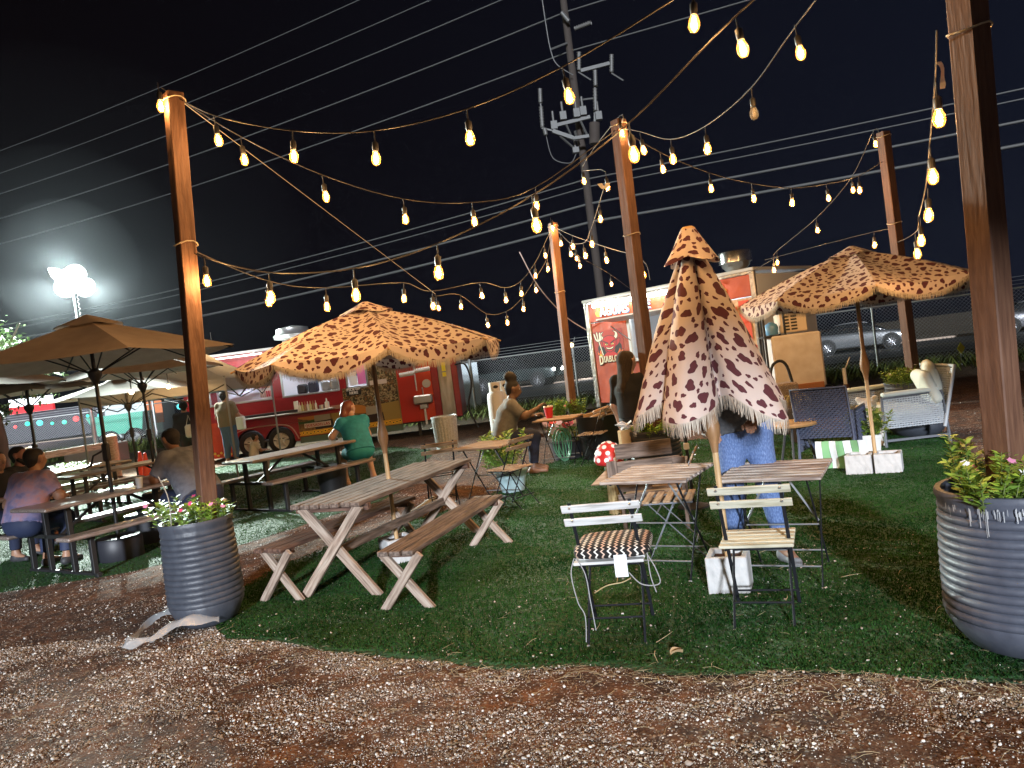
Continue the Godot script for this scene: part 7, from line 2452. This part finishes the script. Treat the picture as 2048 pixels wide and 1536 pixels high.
func stand_pose() -> Dictionary:
	return {"pelvis": Vector3(0, 0.95, 0), "chest": Vector3(0, 1.27, 0.01), "neck": Vector3(0, 1.46, 0.01), "head": Vector3(0, 1.61, -0.015),
		"shl": Vector3(-0.18, 1.4, 0.01), "shr": Vector3(0.18, 1.4, 0.01), "ell": Vector3(-0.23, 1.12, 0.03), "elr": Vector3(0.23, 1.12, 0.03),
		"wrl": Vector3(-0.24, 0.87, -0.04), "wrr": Vector3(0.24, 0.87, -0.04), "hdl": Vector3(-0.235, 0.7, -0.07), "hdr": Vector3(0.235, 0.7, -0.07),
		"hil": Vector3(-0.09, 0.92, 0), "hir": Vector3(0.09, 0.92, 0), "knl": Vector3(-0.1, 0.5, -0.02), "knr": Vector3(0.11, 0.5, -0.02),
		"anl": Vector3(-0.11, 0.09, 0.03), "anr": Vector3(0.13, 0.09, 0.03), "tol": Vector3(-0.13, 0.04, -0.14), "tor": Vector3(0.16, 0.04, -0.14), "look": Vector3(0, 0, -1)}

func sit_pose(lean := 0.1) -> Dictionary:
	var d := {"pelvis": Vector3(0, 0.56, 0.02), "chest": Vector3(0, 0.88, -lean), "neck": Vector3(0, 1.07, -lean * 1.6), "head": Vector3(0, 1.22, -lean * 2.0 - 0.02),
		"shl": Vector3(-0.18, 1.01, -lean * 1.45), "shr": Vector3(0.18, 1.01, -lean * 1.45), "ell": Vector3(-0.24, 0.77, -lean * 1.3 - 0.12), "elr": Vector3(0.24, 0.77, -lean * 1.3 - 0.12),
		"wrl": Vector3(-0.14, 0.76, -0.42), "wrr": Vector3(0.14, 0.76, -0.42), "hdl": Vector3(-0.06, 0.77, -0.56), "hdr": Vector3(0.06, 0.77, -0.56),
		"hil": Vector3(-0.1, 0.55, 0), "hir": Vector3(0.1, 0.55, 0), "knl": Vector3(-0.13, 0.53, -0.42), "knr": Vector3(0.13, 0.53, -0.42),
		"anl": Vector3(-0.13, 0.09, -0.36), "anr": Vector3(0.13, 0.09, -0.36), "tol": Vector3(-0.14, 0.04, -0.53), "tor": Vector3(0.14, 0.04, -0.53), "look": Vector3(0, 0, -1)}
	return d

func hand_bones(w: Vector3, tip: Vector3, side: Vector3, curl: float, scale := 1.0) -> Array:
	var d := (tip - w).normalized()
	var lat := (side - d * side.dot(d)).normalized()
	var n := lat.cross(d)
	if n.y > 0.0:
		n = -n
	var out := []
	var q := 1.0 * scale
	out.append([w, w + d * 0.05 * q, 0.026 * q, 0.026 * q, 0])
	for k in 4:
		var o: Vector3 = lat * (0.027 - 0.018 * k) * q
		var base: Vector3 = w + d * 0.085 * q + o
		var l: float = [0.062, 0.074, 0.07, 0.054][k] * q
		out.append([w + d * 0.02 * q + o * 0.7, base, 0.017 * q, 0.011 * q, 0])
		var mid := base + (d * cos(curl) + n * sin(curl)).normalized() * l * 0.55
		var end := mid + (d * cos(curl * 2.0) + n * sin(curl * 2.0)).normalized() * l * 0.5
		out.append([base, mid, 0.0095 * q, 0.0085 * q, 0])
		out.append([mid, end, 0.0085 * q, 0.0075 * q, 0])
	var tb := w + d * 0.02 * q + lat * 0.026 * q
	var tm := tb + (lat * 0.7 + d * 0.7 + n * 0.25).normalized() * 0.045 * q
	out.append([tb, tm, 0.014 * q, 0.011 * q, 0])
	out.append([tm, tm + (d + n * 0.4).normalized() * 0.03 * q, 0.011 * q, 0.009 * q, 0])
	return out

func person(label: String, at: Vector3, yaw: float, j: Dictionary, o: Dictionary) -> void:
	var s: float = o.get("scale", 1.0)
	var t := thing("person", label, "person", at, yaw, "")
	t.scale = Vector3.ONE * s
	var cell: float = o.get("cell", 0.018)
	var w: float = o.get("wide", 1.0)
	var side: Vector3 = (j.shr - j.shl).normalized()
	var look: Vector3 = j.look.normalized()
	var right := look.cross(UP).normalized()
	var hu := right.cross(look).normalized()
	var skin: Material = o.get("skin", paint(0.36, 0.2, 0.13, 0.55))
	var h: Vector3 = j.head
	var waist: Vector3 = j.pelvis.lerp(j.chest, 0.42)
	# one continuous body
	var b := [[j.neck - UP * 0.04, h - hu * 0.05, 0.06, 0.056, 0],
		[j.shl, j.ell, 0.052 * w, 0.042 * w, 0], [j.shr, j.elr, 0.052 * w, 0.042 * w, 0], [j.ell, j.wrl, 0.042 * w, 0.028, 0], [j.elr, j.wrr, 0.042 * w, 0.028, 0],
		[j.shl, j.shr, 0.06, 0.06, 0], [j.chest, waist, 0.12 * w, 0.11 * w, 0], [waist, j.pelvis, 0.11 * w, 0.12 * w, 0],
		[j.hil, j.knl, 0.08 * w, 0.056 * w, 0], [j.hir, j.knr, 0.08 * w, 0.056 * w, 0], [j.knl, j.anl, 0.054 * w, 0.036, 0], [j.knr, j.anr, 0.054 * w, 0.036, 0],
		[j.anl, j.tol, 0.036, 0.03, 0], [j.anr, j.tor, 0.036, 0.03, 0]]
	var m := MB.new()
	blob_into(m, b, cell)
	blob_into(m, [[h + hu * 0.03 - look * 0.02, h + hu * 0.03 + look * 0.012, 0.088, 0.082, 0], [h - hu * 0.01 + look * 0.025, h - hu * 0.075 + look * 0.045, 0.066, 0.04, 0],
		[h + hu * 0.015 + look * 0.098, h - hu * 0.022 + look * 0.112, 0.009, 0.015, 0], [h - hu * 0.055 + look * 0.082, h - hu * 0.05 + look * 0.085, 0.018, 0.018, 0],
		[h + right * 0.088 - look * 0.005 + hu * 0.015, h + right * 0.086 - hu * 0.02, 0.018, 0.012, 0], [h - right * 0.088 - look * 0.005 + hu * 0.015, h - right * 0.086 - hu * 0.02, 0.018, 0.012, 0],
		[h - hu * 0.06, j.neck, 0.055, 0.058, 0]], minf(cell * 0.6, 0.011), 90.0)
	var curl: float = o.get("curl", 0.5)
	blob_into(m, hand_bones(j.wrl, j.hdl, side, curl), o.get("hand_cell", 0.0065), 220.0)
	blob_into(m, hand_bones(j.wrr, j.hdr, -side, curl), o.get("hand_cell", 0.0065), 220.0)
	obj("body", m, skin, t)
	for e in [-1.0, 1.0]:
		m = MB.new()
		m.ball(h + hu * 0.02 + right * e * 0.034 + look * 0.082, Vector3.ONE * 0.013, 8, 6)
		var eye := obj("eye", m, paint(0.6, 0.58, 0.55, 0.3), t)
		m = MB.new()
		m.ball(h + hu * 0.02 + right * e * 0.034 + look * 0.091, Vector3.ONE * 0.0065, 6, 5)
		obj("iris", m, paint(0.03, 0.015, 0.01, 0.3), eye)
	m = MB.new()
	m.tube([h - hu * 0.05 - right * 0.024 + look * 0.097, h - hu * 0.052 + look * 0.104, h - hu * 0.05 + right * 0.024 + look * 0.097], [0.004, 0.007, 0.004], 5)
	obj("mouth", m, paint(0.3, 0.09, 0.07, 0.5), t)
	# trousers or shorts
	var ll: float = o.get("leg", 0.93)
	var pb := []
	for q in [["hil", "knl", "anl"], ["hir", "knr", "anr"]]:
		var hp: Vector3 = j[q[0]]
		var kn: Vector3 = j[q[1]]
		var an: Vector3 = j[q[2]]
		if ll > 0.5:
			pb.append([hp, kn, 0.098 * w, 0.073 * w, 0])
			pb.append([kn, kn.lerp(an, (ll - 0.5) * 2.0), 0.073 * w, 0.06 * w, 1])
		else:
			pb.append([hp, hp.lerp(kn, ll * 2.0), 0.1 * w, 0.085 * w, 1])
	pb.append([j.pelvis - side * 0.075 * w, j.pelvis + side * 0.075 * w, 0.115 * w, 0.115 * w, 0])
	pb.append([j.pelvis, j.pelvis.lerp(waist, 0.8), 0.125 * w, 0.12 * w, 1])
	obj("trousers" if ll > 0.5 else "shorts", blob(pb, cell), o.get("pants", paint(0.03, 0.045, 0.09, 0.85)), t)
	# shirt
	var sl: float = o.get("sleeve", 0.75)
	var sb := [[j.shl + UP * 0.005, j.shr + UP * 0.005, 0.07 * w, 0.07 * w, 0]]
	for q in [-1.0, 1.0]:
		var c: Vector3 = side * q
		sb.append([j.chest + c * 0.085 * w, waist + c * 0.075 * w, 0.115 * w, 0.112 * w, 0])
		sb.append([waist + c * 0.075 * w, j.pelvis.lerp(waist, o.get("hem", 0.1)) + c * 0.08 * w, 0.112 * w, 0.13 * w, 1])
	sb.append([waist, j.pelvis.lerp(waist, o.get("hem", 0.1)), 0.13 * w, 0.14 * w, 1])
	sb.append([j.chest, waist, 0.14 * w, 0.13 * w, 0])
	sb.append([j.neck - UP * 0.06, j.chest, 0.085 * w, 0.13 * w, 0])
	for q in [["shl", "ell", "wrl"], ["shr", "elr", "wrr"]]:
		if sl <= 1.0:
			sb.append([j[q[0]], j[q[0]].lerp(j[q[1]], sl), 0.068 * w, 0.064 * w, 1])
		else:
			sb.append([j[q[0]], j[q[1]], 0.068 * w, 0.056 * w, 0])
			sb.append([j[q[1]], j[q[1]].lerp(j[q[2]], sl - 1.0), 0.056 * w, 0.046, 1])
	obj("shirt", blob(sb, cell), o.get("shirt", paint(0.2, 0.2, 0.2, 0.9)), t)
	# shoes
	for q in [["anl", "tol"], ["anr", "tor"]]:
		var f: Vector3 = (j[q[1]] - j[q[0]])
		f.y = 0
		f = f.normalized()
		var a: Vector3 = j[q[0]]
		obj("shoe", blob([[Vector3(a.x, 0.045, a.z) - f * 0.04, Vector3(j[q[1]].x, 0.036, j[q[1]].z), 0.044, 0.036, 0], [a + UP * 0.01, Vector3(a.x, 0.05, a.z), 0.046, 0.046, 2]], minf(cell, 0.014), 60.0), o.get("shoes", paint(0.03, 0.03, 0.035, 0.6)), t)
	# hair
	var hb := [[h + hu * 0.04 - look * 0.035, h + hu * 0.045 - look * 0.005, 0.093, 0.086, 0], [h + hu * 0.0 - look * 0.045, h - hu * 0.05 - look * 0.05, 0.075, 0.05, 0]]
	match o.get("hair_style", "short"):
		"bun":
			hb.append([h + hu * 0.13 - look * 0.05, h + hu * 0.18 - look * 0.07, 0.06, 0.075, 0])
			hb.append([h + hu * 0.17 - look * 0.02, h + hu * 0.17 - look * 0.11, 0.05, 0.05, 0])
		"long":
			for x in [-0.035, 0.0, 0.035]:
				hb.append([h - look * 0.06 + right * x, h - hu * 0.3 - look * 0.1 + right * x * 1.2, 0.044, 0.026, 0])
				hb.append([h - hu * 0.3 - look * 0.1 + right * x * 1.2, h - hu * (0.46 + 0.5 * absf(x)) - look * 0.09 + right * x * 1.4, 0.034, 0.008, 0])
			for x in [-1.0, 1.0]:
				hb.append([h + right * x * 0.07 - look * 0.02, h - hu * 0.22 + right * x * 0.07 - look * 0.05, 0.035, 0.02, 0])
		"pony":
			hb.append([h - look * 0.1 + hu * 0.03, h - look * 0.14 - hu * 0.07, 0.045, 0.05, 0])
			hb.append([h - look * 0.14 - hu * 0.07, h - look * 0.12 - hu * 0.25, 0.055, 0.02, 0])
	obj("hair", blob(hb, minf(cell * 0.7, 0.013), 70.0), o.get("hair", noisy("dark_hair", 155, 0.03, [[0.0, 0.006, 0.005, 0.004], [1.0, 0.024, 0.017, 0.014]], Vector3(30, 6, 30), 0.75, 1.0)), t)
	if o.get("beard", false):
		obj("beard", blob([[h - hu * 0.045 + right * 0.06 + look * 0.02, h - hu * 0.09 + look * 0.062, 0.03, 0.034, 0], [h - hu * 0.045 - right * 0.06 + look * 0.02, h - hu * 0.09 + look * 0.062, 0.03, 0.034, 0]], 0.011, 90.0), paint(0.012, 0.009, 0.008, 0.8), t)

func build_people() -> void:
	var dark_skin := paint(0.16, 0.085, 0.055, 0.5)
	var mid_skin := paint(0.3, 0.16, 0.1, 0.5)
	var light_skin := paint(0.48, 0.29, 0.21, 0.5)
	var denim := noisy("denim", 141, 0.06, [[0.0, 0.05, 0.085, 0.19], [0.5, 0.085, 0.14, 0.3], [1.0, 0.19, 0.27, 0.46]], Vector3(5, 2, 5), 0.85, 0.5)
	var navy := paint(0.015, 0.022, 0.055, 0.85)
	# the man in jeans behind the folded umbrella
	var j := stand_pose()
	j.merge({"knr": Vector3(-0.12, 0.5, -0.04), "knl": Vector3(0.13, 0.5, -0.03), "hir": Vector3(-0.09, 0.92, 0), "hil": Vector3(0.09, 0.92, 0), "anr": Vector3(-0.18, 0.09, -0.03), "tor": Vector3(-0.21, 0.04, -0.2), "anl": Vector3(0.14, 0.09, 0.06), "tol": Vector3(0.17, 0.04, -0.1),
		"chest": Vector3(0.09, 1.25, -0.04), "neck": Vector3(0.17, 1.42, -0.1), "head": Vector3(0.22, 1.55, -0.16), "shl": Vector3(0.33, 1.33, -0.06), "shr": Vector3(-0.03, 1.39, -0.06), "look": Vector3(0.25, -0.5, -1), "ell": Vector3(0.38, 1.08, -0.14), "elr": Vector3(-0.08, 1.12, -0.12), "wrl": Vector3(0.3, 0.98, -0.34), "wrr": Vector3(0.0, 1.02, -0.34), "hdl": Vector3(0.25, 0.98, -0.5), "hdr": Vector3(0.05, 1.02, -0.5)}, true)
	# the mirrored left and right are kept as seen from the front
	var k := {"hil": j.hir, "hir": j.hil, "knl": j.knr, "knr": j.knl, "anl": j.anr, "anr": j.anl, "tol": j.tor, "tor": j.tol, "shl": j.shr, "shr": j.shl, "ell": j.elr, "elr": j.ell, "wrl": j.wrr, "wrr": j.wrl, "hdl": j.hdr, "hdr": j.hdl}
	j.merge(k, true)
	person("man in faded blue jeans and sneakers standing behind the folded umbrella", Vector3(1.542, 0.000, -5.300), PI - 0.1, j, {"pants": denim, "shirt": noisy("chambray", 143, 0.03, [[0.0, 0.05, 0.055, 0.065], [1.0, 0.13, 0.13, 0.135]], Vector3(3, 3, 3), 0.85, 0.4), "sleeve": 1.4, "shoes": paint(0.2, 0.2, 0.21, 0.7), "wide": 1.02, "cell": 0.015, "hem": 0.15, "leg": 0.97, "skin": mid_skin})
	# woman with long hair
	j = stand_pose()
	j.merge({"wrl": Vector3(-0.22, 0.88, -0.03), "hdl": Vector3(-0.19, 0.72, -0.07), "look": Vector3(0.35, -0.1, -1)}, true)
	person("woman with long brown hair in a black shirt, her back turned, by the orange trailer", Vector3(1.220, 0.000, -8.050), -0.75, j, {"scale": 0.905, "shirt": paint(0.011, 0.01, 0.01, 0.9), "sleeve": 0.95, "pants": paint(0.01, 0.01, 0.012), "hair_style": "long", "hair": noisy("brown_hair", 153, 0.03, [[0.0, 0.012, 0.007, 0.005], [0.6, 0.035, 0.022, 0.013], [1.0, 0.1, 0.066, 0.035]], Vector3(22, 1.5, 22), 0.9, 0.8), "skin": light_skin, "cell": 0.016, "wide": 0.88, "curl": 0.25})
	# woman with a bun at the small table
	j = sit_pose(0.1)
	j.merge({"elr": Vector3(0.27, 0.84, -0.3), "wrr": Vector3(0.2, 0.93, -0.52), "hdr": Vector3(0.14, 1.0, -0.64), "ell": Vector3(-0.24, 0.8, -0.24), "wrl": Vector3(-0.1, 0.8, -0.5), "hdl": Vector3(-0.04, 0.84, -0.62), "look": Vector3(0.1, -0.25, -1), "anl": Vector3(-0.1, 0.09, -0.4), "anr": Vector3(0.14, 0.09, -0.35), "tol": Vector3(-0.1, 0.04, -0.57), "tor": Vector3(0.16, 0.04, -0.52)}, true)
	person("woman with a dark bun and grey shirt seated at the table with red cup", Vector3(-0.212, 0.000, -10.977), -PI / 2 + 0.12, j, {"shirt": noisy("grey_tee", 145, 0.02, [[0.0, 0.13, 0.125, 0.12], [1.0, 0.22, 0.21, 0.2]], Vector3(2, 2, 2), 0.9, 0.4), "sleeve": 0.85, "pants": navy, "hair_style": "bun", "skin": dark_skin, "shoes": paint(0.25, 0.13, 0.08, 0.5), "wide": 1.12, "hem": -0.1, "cell": 0.017, "curl": 0.7})
	# woman in teal on the bench
	j = sit_pose(0.16)
	j.merge({"look": Vector3(0.95, 0.12, -0.5), "ell": Vector3(-0.34, 0.82, -0.26), "wrl": Vector3(-0.3, 0.79, -0.46), "hdl": Vector3(-0.2, 0.79, -0.58), "knl": Vector3(-0.2, 0.5, -0.36), "knr": Vector3(0.2, 0.5, -0.34), "anl": Vector3(-0.2, 0.09, -0.3), "anr": Vector3(0.22, 0.09, -0.22), "tol": Vector3(-0.24, 0.04, -0.46), "tor": Vector3(0.26, 0.04, -0.38)}, true)
	person("woman in a teal outfit with a red ponytail sitting on a bench, seen from behind", Vector3(-2.468, 0.000, -11.893), 0.45, j, {"shirt": noisy("teal", 147, 0.02, [[0.0, 0.015, 0.19, 0.27], [1.0, 0.03, 0.33, 0.44]], Vector3(2, 2, 2), 0.8, 0.4), "sleeve": 0.5, "pants": paint(0.02, 0.28, 0.34, 0.8), "leg": 0.32, "hair_style": "pony", "hair": paint(0.17, 0.045, 0.025, 0.5), "skin": light_skin, "wide": 1.1, "hem": -0.2, "cell": 0.018, "shoes": light_skin})
	# the man leaning on the glaring table
	j = sit_pose(0.22)
	j.merge({"ell": Vector3(-0.3, 0.8, -0.4), "wrl": Vector3(-0.32, 0.785, -0.66), "hdl": Vector3(-0.3, 0.79, -0.8), "look": Vector3(-0.2, -0.25, -1)}, true)
	person("heavy man in a grey shirt leaning on the long table, half behind the left post", Vector3(-3.72, 0, -8.86), deg_to_rad(57), j, {"shirt": noisy("blue_grey", 149, 0.02, [[0.0, 0.12, 0.13, 0.16], [1.0, 0.24, 0.25, 0.29]], Vector3(2, 2, 2), 0.9, 0.4), "sleeve": 0.9, "pants": navy, "skin": mid_skin, "wide": 1.3, "hem": -0.1})
	# group at the left edge
	j = sit_pose(0.12)
	j.merge({"look": Vector3(0.25, -0.1, -1), "ell": Vector3(-0.28, 0.76, -0.1), "elr": Vector3(0.3, 0.8, -0.2)}, true)
	person("person in a lilac and pink shirt seated at the left edge, back to the viewer", Vector3(-5.42, 0, -8.3), deg_to_rad(-12), j, {"shirt": noisy("tie_dye", 151, 0.012, [[0.0, 0.07, 0.1, 0.24], [0.4, 0.26, 0.22, 0.36], [0.6, 0.4, 0.22, 0.26], [1.0, 0.3, 0.26, 0.4]], Vector3(1.6, 1.6, 1.6), 0.9, 0.3), "sleeve": 0.8, "pants": paint(0.02, 0.03, 0.075), "skin": mid_skin, "wide": 1.15, "hem": -0.1})
	j = sit_pose(0.05)
	person("bearded man in a dark shirt facing right behind the person in lilac", Vector3(-6.724, 0.000, -10.200), -PI / 2, j, {"shirt": paint(0.02, 0.02, 0.024, 0.9), "sleeve": 0.9, "pants": navy, "skin": paint(0.3, 0.13, 0.09, 0.5), "beard": true, "wide": 1.1})
	person("dark haired person in black cut off by the left edge", Vector3(-6.456, 0.000, -9.400), -PI / 2 - 0.3, sit_pose(0.05), {"shirt": paint(0.016, 0.016, 0.02, 0.9), "sleeve": 0.9, "pants": navy, "skin": mid_skin, "wide": 1.05, "cell": 0.022})
	# at the red trailer
	j = stand_pose()
	j.merge({"elr": Vector3(0.27, 1.13, -0.06), "wrr": Vector3(0.22, 1.1, -0.3), "hdr": Vector3(0.14, 1.1, -0.42), "ell": Vector3(-0.26, 1.13, -0.02), "wrl": Vector3(-0.2, 1.1, -0.28), "hdl": Vector3(-0.08, 1.1, -0.4), "look": Vector3(0.2, -0.1, -1)}, true)
	person("man in a beige shirt and jeans standing at the red trailer's shelf", Vector3(-7.171, 0.000, -19.200), -0.25, j, {"scale": 1.05, "shirt": paint(0.17, 0.12, 0.07, 0.9), "sleeve": 0.8, "pants": paint(0.06, 0.1, 0.17, 0.85), "skin": mid_skin, "wide": 1.15, "cell": 0.024, "hand_cell": 0.009, "hem": -0.35})
	person("person in dark clothes with a white bag standing partly behind the left post", Vector3(-7.525, 0.000, -17.600), 0.4, stand_pose(), {"scale": 0.98, "shirt": paint(0.014, 0.016, 0.026, 0.9), "sleeve": 1.6, "pants": paint(0.012, 0.012, 0.016), "skin": mid_skin, "cell": 0.024, "hand_cell": 0.009})
	var t := thing("food_box", "white takeaway box held by the man in the beige shirt", "box", Vector3(-6.739, 0.996, -18.920), -0.25)
	var m := MB.new()
	m.box(Vector3.ZERO, Vector3(0.2, 0.32, 0.14), Basis.IDENTITY, 0.02)
	obj("box", m, paint(0.68, 0.68, 0.68, 0.7), t)
	t = thing("white_tote_bag", "white cloth bag hanging at the side of the person in dark clothes", "bag", Vector3(-7.303, 1.019, -17.250), 0.2)
	m = MB.new()
	m.box(Vector3.ZERO, Vector3(0.2, 0.3, 0.1), Basis.IDENTITY, 0.04)
	obj("bag_body", m, paint(0.5, 0.5, 0.5, 0.8), t)
	rod(t, "strap", [Vector3(-0.06, 0.14, 0), Vector3(0, 0.36, 0), Vector3(0.06, 0.14, 0)], 0.008, paint(0.5, 0.5, 0.5), 5)
	j = sit_pose(0.05)
	person("small child in a white shirt sitting at the table before the trailer wheels", Vector3(-5.507, 0.000, -15.944), -0.9, j, {"scale": 0.62, "shirt": paint(0.5, 0.46, 0.42, 0.9), "pants": paint(0.3, 0.28, 0.26), "skin": mid_skin, "cell": 0.028, "hand_cell": 0.012})

# ---------------------------------------------------------------- vehicles on the road
func loft(rows: Array, sides := 20) -> MB:
	# rows: [x, y low, y high, half width, squareness]
	var m := MB.new()
	m.grid(sides, rows.size() - 1, func(u, v):
		var r: Array = rows[int(v * (rows.size() - 1) + 0.5)]
		var a: float = TAU * u
		var e: float = r[4]
		var cy: float = (r[1] + r[2]) / 2
		return Vector3(r[0], cy + (r[2] - r[1]) / 2 * signf(sin(a)) * pow(absf(sin(a)), e), -r[3] * signf(cos(a)) * pow(absf(cos(a)), e)))
	return m

func car(called: String, label: String, at: Vector3, yaw: float, tone: Vector3, truck: bool) -> Node3D:
	var t := thing(called, label, "car" if not truck else "pickup truck", at, yaw)
	var body := paint(tone.x, tone.y, tone.z, 0.25, 0.3)
	var glass := paint(0.012, 0.013, 0.015, 0.08)
	var dark := paint(0.012, 0.012, 0.012, 0.7)
	var rim := paint(0.5, 0.5, 0.52, 0.25, 0.8)
	if not truck:
		obj("body", loft([[-2.35, 0.5, 0.75, 0.6, 0.5], [-2.3, 0.3, 0.98, 0.8, 0.4], [-1.9, 0.22, 1.0, 0.9, 0.35], [-1.0, 0.2, 0.97, 0.92, 0.35], [0.6, 0.2, 0.95, 0.92, 0.35], [1.3, 0.21, 0.9, 0.9, 0.35], [2.0, 0.24, 0.8, 0.86, 0.4], [2.3, 0.3, 0.66, 0.74, 0.45], [2.4, 0.4, 0.55, 0.5, 0.5]]), body, t)
		obj("windows", loft([[-1.9, 0.9, 0.97, 0.66, 0.5], [-1.3, 0.85, 1.26, 0.7, 0.45], [-0.7, 0.85, 1.41, 0.71, 0.45], [0.1, 0.85, 1.42, 0.71, 0.45], [0.7, 0.85, 1.24, 0.7, 0.45], [1.25, 0.85, 0.92, 0.64, 0.5]]), glass, t)
		obj("roof", loft([[-1.0, 1.33, 1.37, 0.58, 0.6], [-0.6, 1.36, 1.445, 0.62, 0.6], [0.1, 1.36, 1.455, 0.62, 0.6], [0.45, 1.3, 1.37, 0.58, 0.6]]), body, t)
		for x in [-1.4, 1.38]:
			for s in [-1.0, 1.0]:
				var n := Node3D.new()
				n.name = numbered("axle_end", t)
				t.add_child(n, true)
				n.position = Vector3(x, 0.33, s * 0.85)
				n.rotation.y = 0.0 if s > 0 else PI
				wheel(n, Vector3.ZERO, 0.33, 0.22, rim, 10)
			var m := MB.new()
			m.lathe([Vector2(0.4, -0.93), Vector2(0.4, 0.93)], 20, Vector3(x, 0.36, 0), Basis(Vector3.RIGHT, PI / 2))
			m.lathe([Vector2(0.0, 0.925), Vector2(0.4, 0.925)], 20, Vector3(x, 0.36, 0), Basis(Vector3.RIGHT, PI / 2))
			obj("wheel_arch", m, dark, t)
		for s in [-1.0, 1.0]:
			var m := MB.new()
			m.ball(Vector3(2.2, 0.66, s * 0.64), Vector3(0.16, 0.07, 0.14), 10, 6)
			obj("headlight", m, glow(1.0, 0.95, 0.85, 2.0), t)
			m = MB.new()
			m.ball(Vector3(-2.25, 0.82, s * 0.66), Vector3(0.08, 0.07, 0.16), 10, 6)
			obj("taillight", m, glow(0.8, 0.02, 0.02, 0.6), t)
			bar(t, "mirror", Vector3(0.75, 0.98, s * 0.92), Vector3(0.9, 0.98, s * 0.92), 0.16, 0.12, body, UP, 0.03)
			bar(t, "door_handle", Vector3(-0.3, 0.8, s * 0.925), Vector3(-0.12, 0.8, s * 0.925), 0.02, 0.03, rim)
	else:
		obj("body", loft([[-2.9, 0.5, 1.1, 0.85, 0.25], [-2.88, 0.45, 1.18, 0.95, 0.25], [-1.0, 0.42, 1.2, 0.97, 0.25], [1.2, 0.42, 1.2, 0.97, 0.25], [2.4, 0.42, 1.17, 0.95, 0.28], [2.85, 0.45, 1.1, 0.9, 0.3], [2.95, 0.55, 0.95, 0.75, 0.4]]), body, t)
		obj("windows", loft([[-0.9, 1.1, 1.3, 0.82, 0.3], [-0.8, 1.1, 1.8, 0.8, 0.35], [0.6, 1.1, 1.82, 0.8, 0.35], [1.45, 1.1, 1.2, 0.8, 0.35]]), glass, t)
		obj("roof", loft([[-0.85, 1.74, 1.8, 0.7, 0.5], [-0.6, 1.76, 1.88, 0.76, 0.5], [0.4, 1.76, 1.89, 0.76, 0.5], [0.68, 1.7, 1.8, 0.7, 0.5]]), body, t)
		for x in [-1.75, 1.85]:
			for s in [-1.0, 1.0]:
				var n := Node3D.new()
				n.name = numbered("axle_end", t)
				t.add_child(n, true)
				n.position = Vector3(x, 0.41, s * 0.89)
				n.rotation.y = 0.0 if s > 0 else PI
				wheel(n, Vector3.ZERO, 0.41, 0.26, rim, 6)
			var m := MB.new()
			m.lathe([Vector2(0.5, -0.975), Vector2(0.5, 0.975)], 20, Vector3(x, 0.46, 0), Basis(Vector3.RIGHT, PI / 2))
			m.lathe([Vector2(0.0, 0.972), Vector2(0.5, 0.972)], 20, Vector3(x, 0.46, 0), Basis(Vector3.RIGHT, PI / 2))
			obj("wheel_arch", m, dark, t)
		for s in [-1.0, 1.0]:
			var m := MB.new()
			m.ball(Vector3(2.86, 0.92, s * 0.72), Vector3(0.09, 0.13, 0.18), 10, 6)
			var hl := obj("headlight", m, glow(1.0, 0.98, 0.92, 9.0), t)
			m = MB.new()
			m.ball(Vector3(-2.88, 0.95, s * 0.88), Vector3(0.06, 0.16, 0.09), 10, 6)
			obj("taillight", m, glow(0.9, 0.02, 0.02, 1.5), t)
			var sp := SpotLight3D.new()
			sp.name = "headlight_beam"
			hl.add_child(sp)
			sp.position = Vector3(3.02, 0.9, s * 0.72)
			sp.rotation_degrees = Vector3(-9, -90, 0)
			sp.light_energy = 25.0
			sp.spot_angle = 40.0
			sp.spot_range = 40.0
			sp.spot_attenuation = 2.0
			sp.light_size = 0.1
			sp.shadow_enabled = true
	return t

func build_vehicles() -> void:
	var yaw := deg_to_rad(-23.6)
	car("parked_sedan", "silver grey sedan parked on the road behind the right fence", Vector3(16.812, 0.000, -37.000), yaw, Vector3(0.13, 0.135, 0.14), false)
	car("pickup_truck", "dark green pickup truck with blazing headlights on the road", Vector3(0.213, 0.000, -47.000), yaw, Vector3(0.035, 0.045, 0.045), true)
	car("parked_sedan", "grey car mostly cut off by the right edge, only its wheel in view", Vector3(24.355, 0.000, -35.000), yaw, Vector3(0.14, 0.14, 0.15), false)
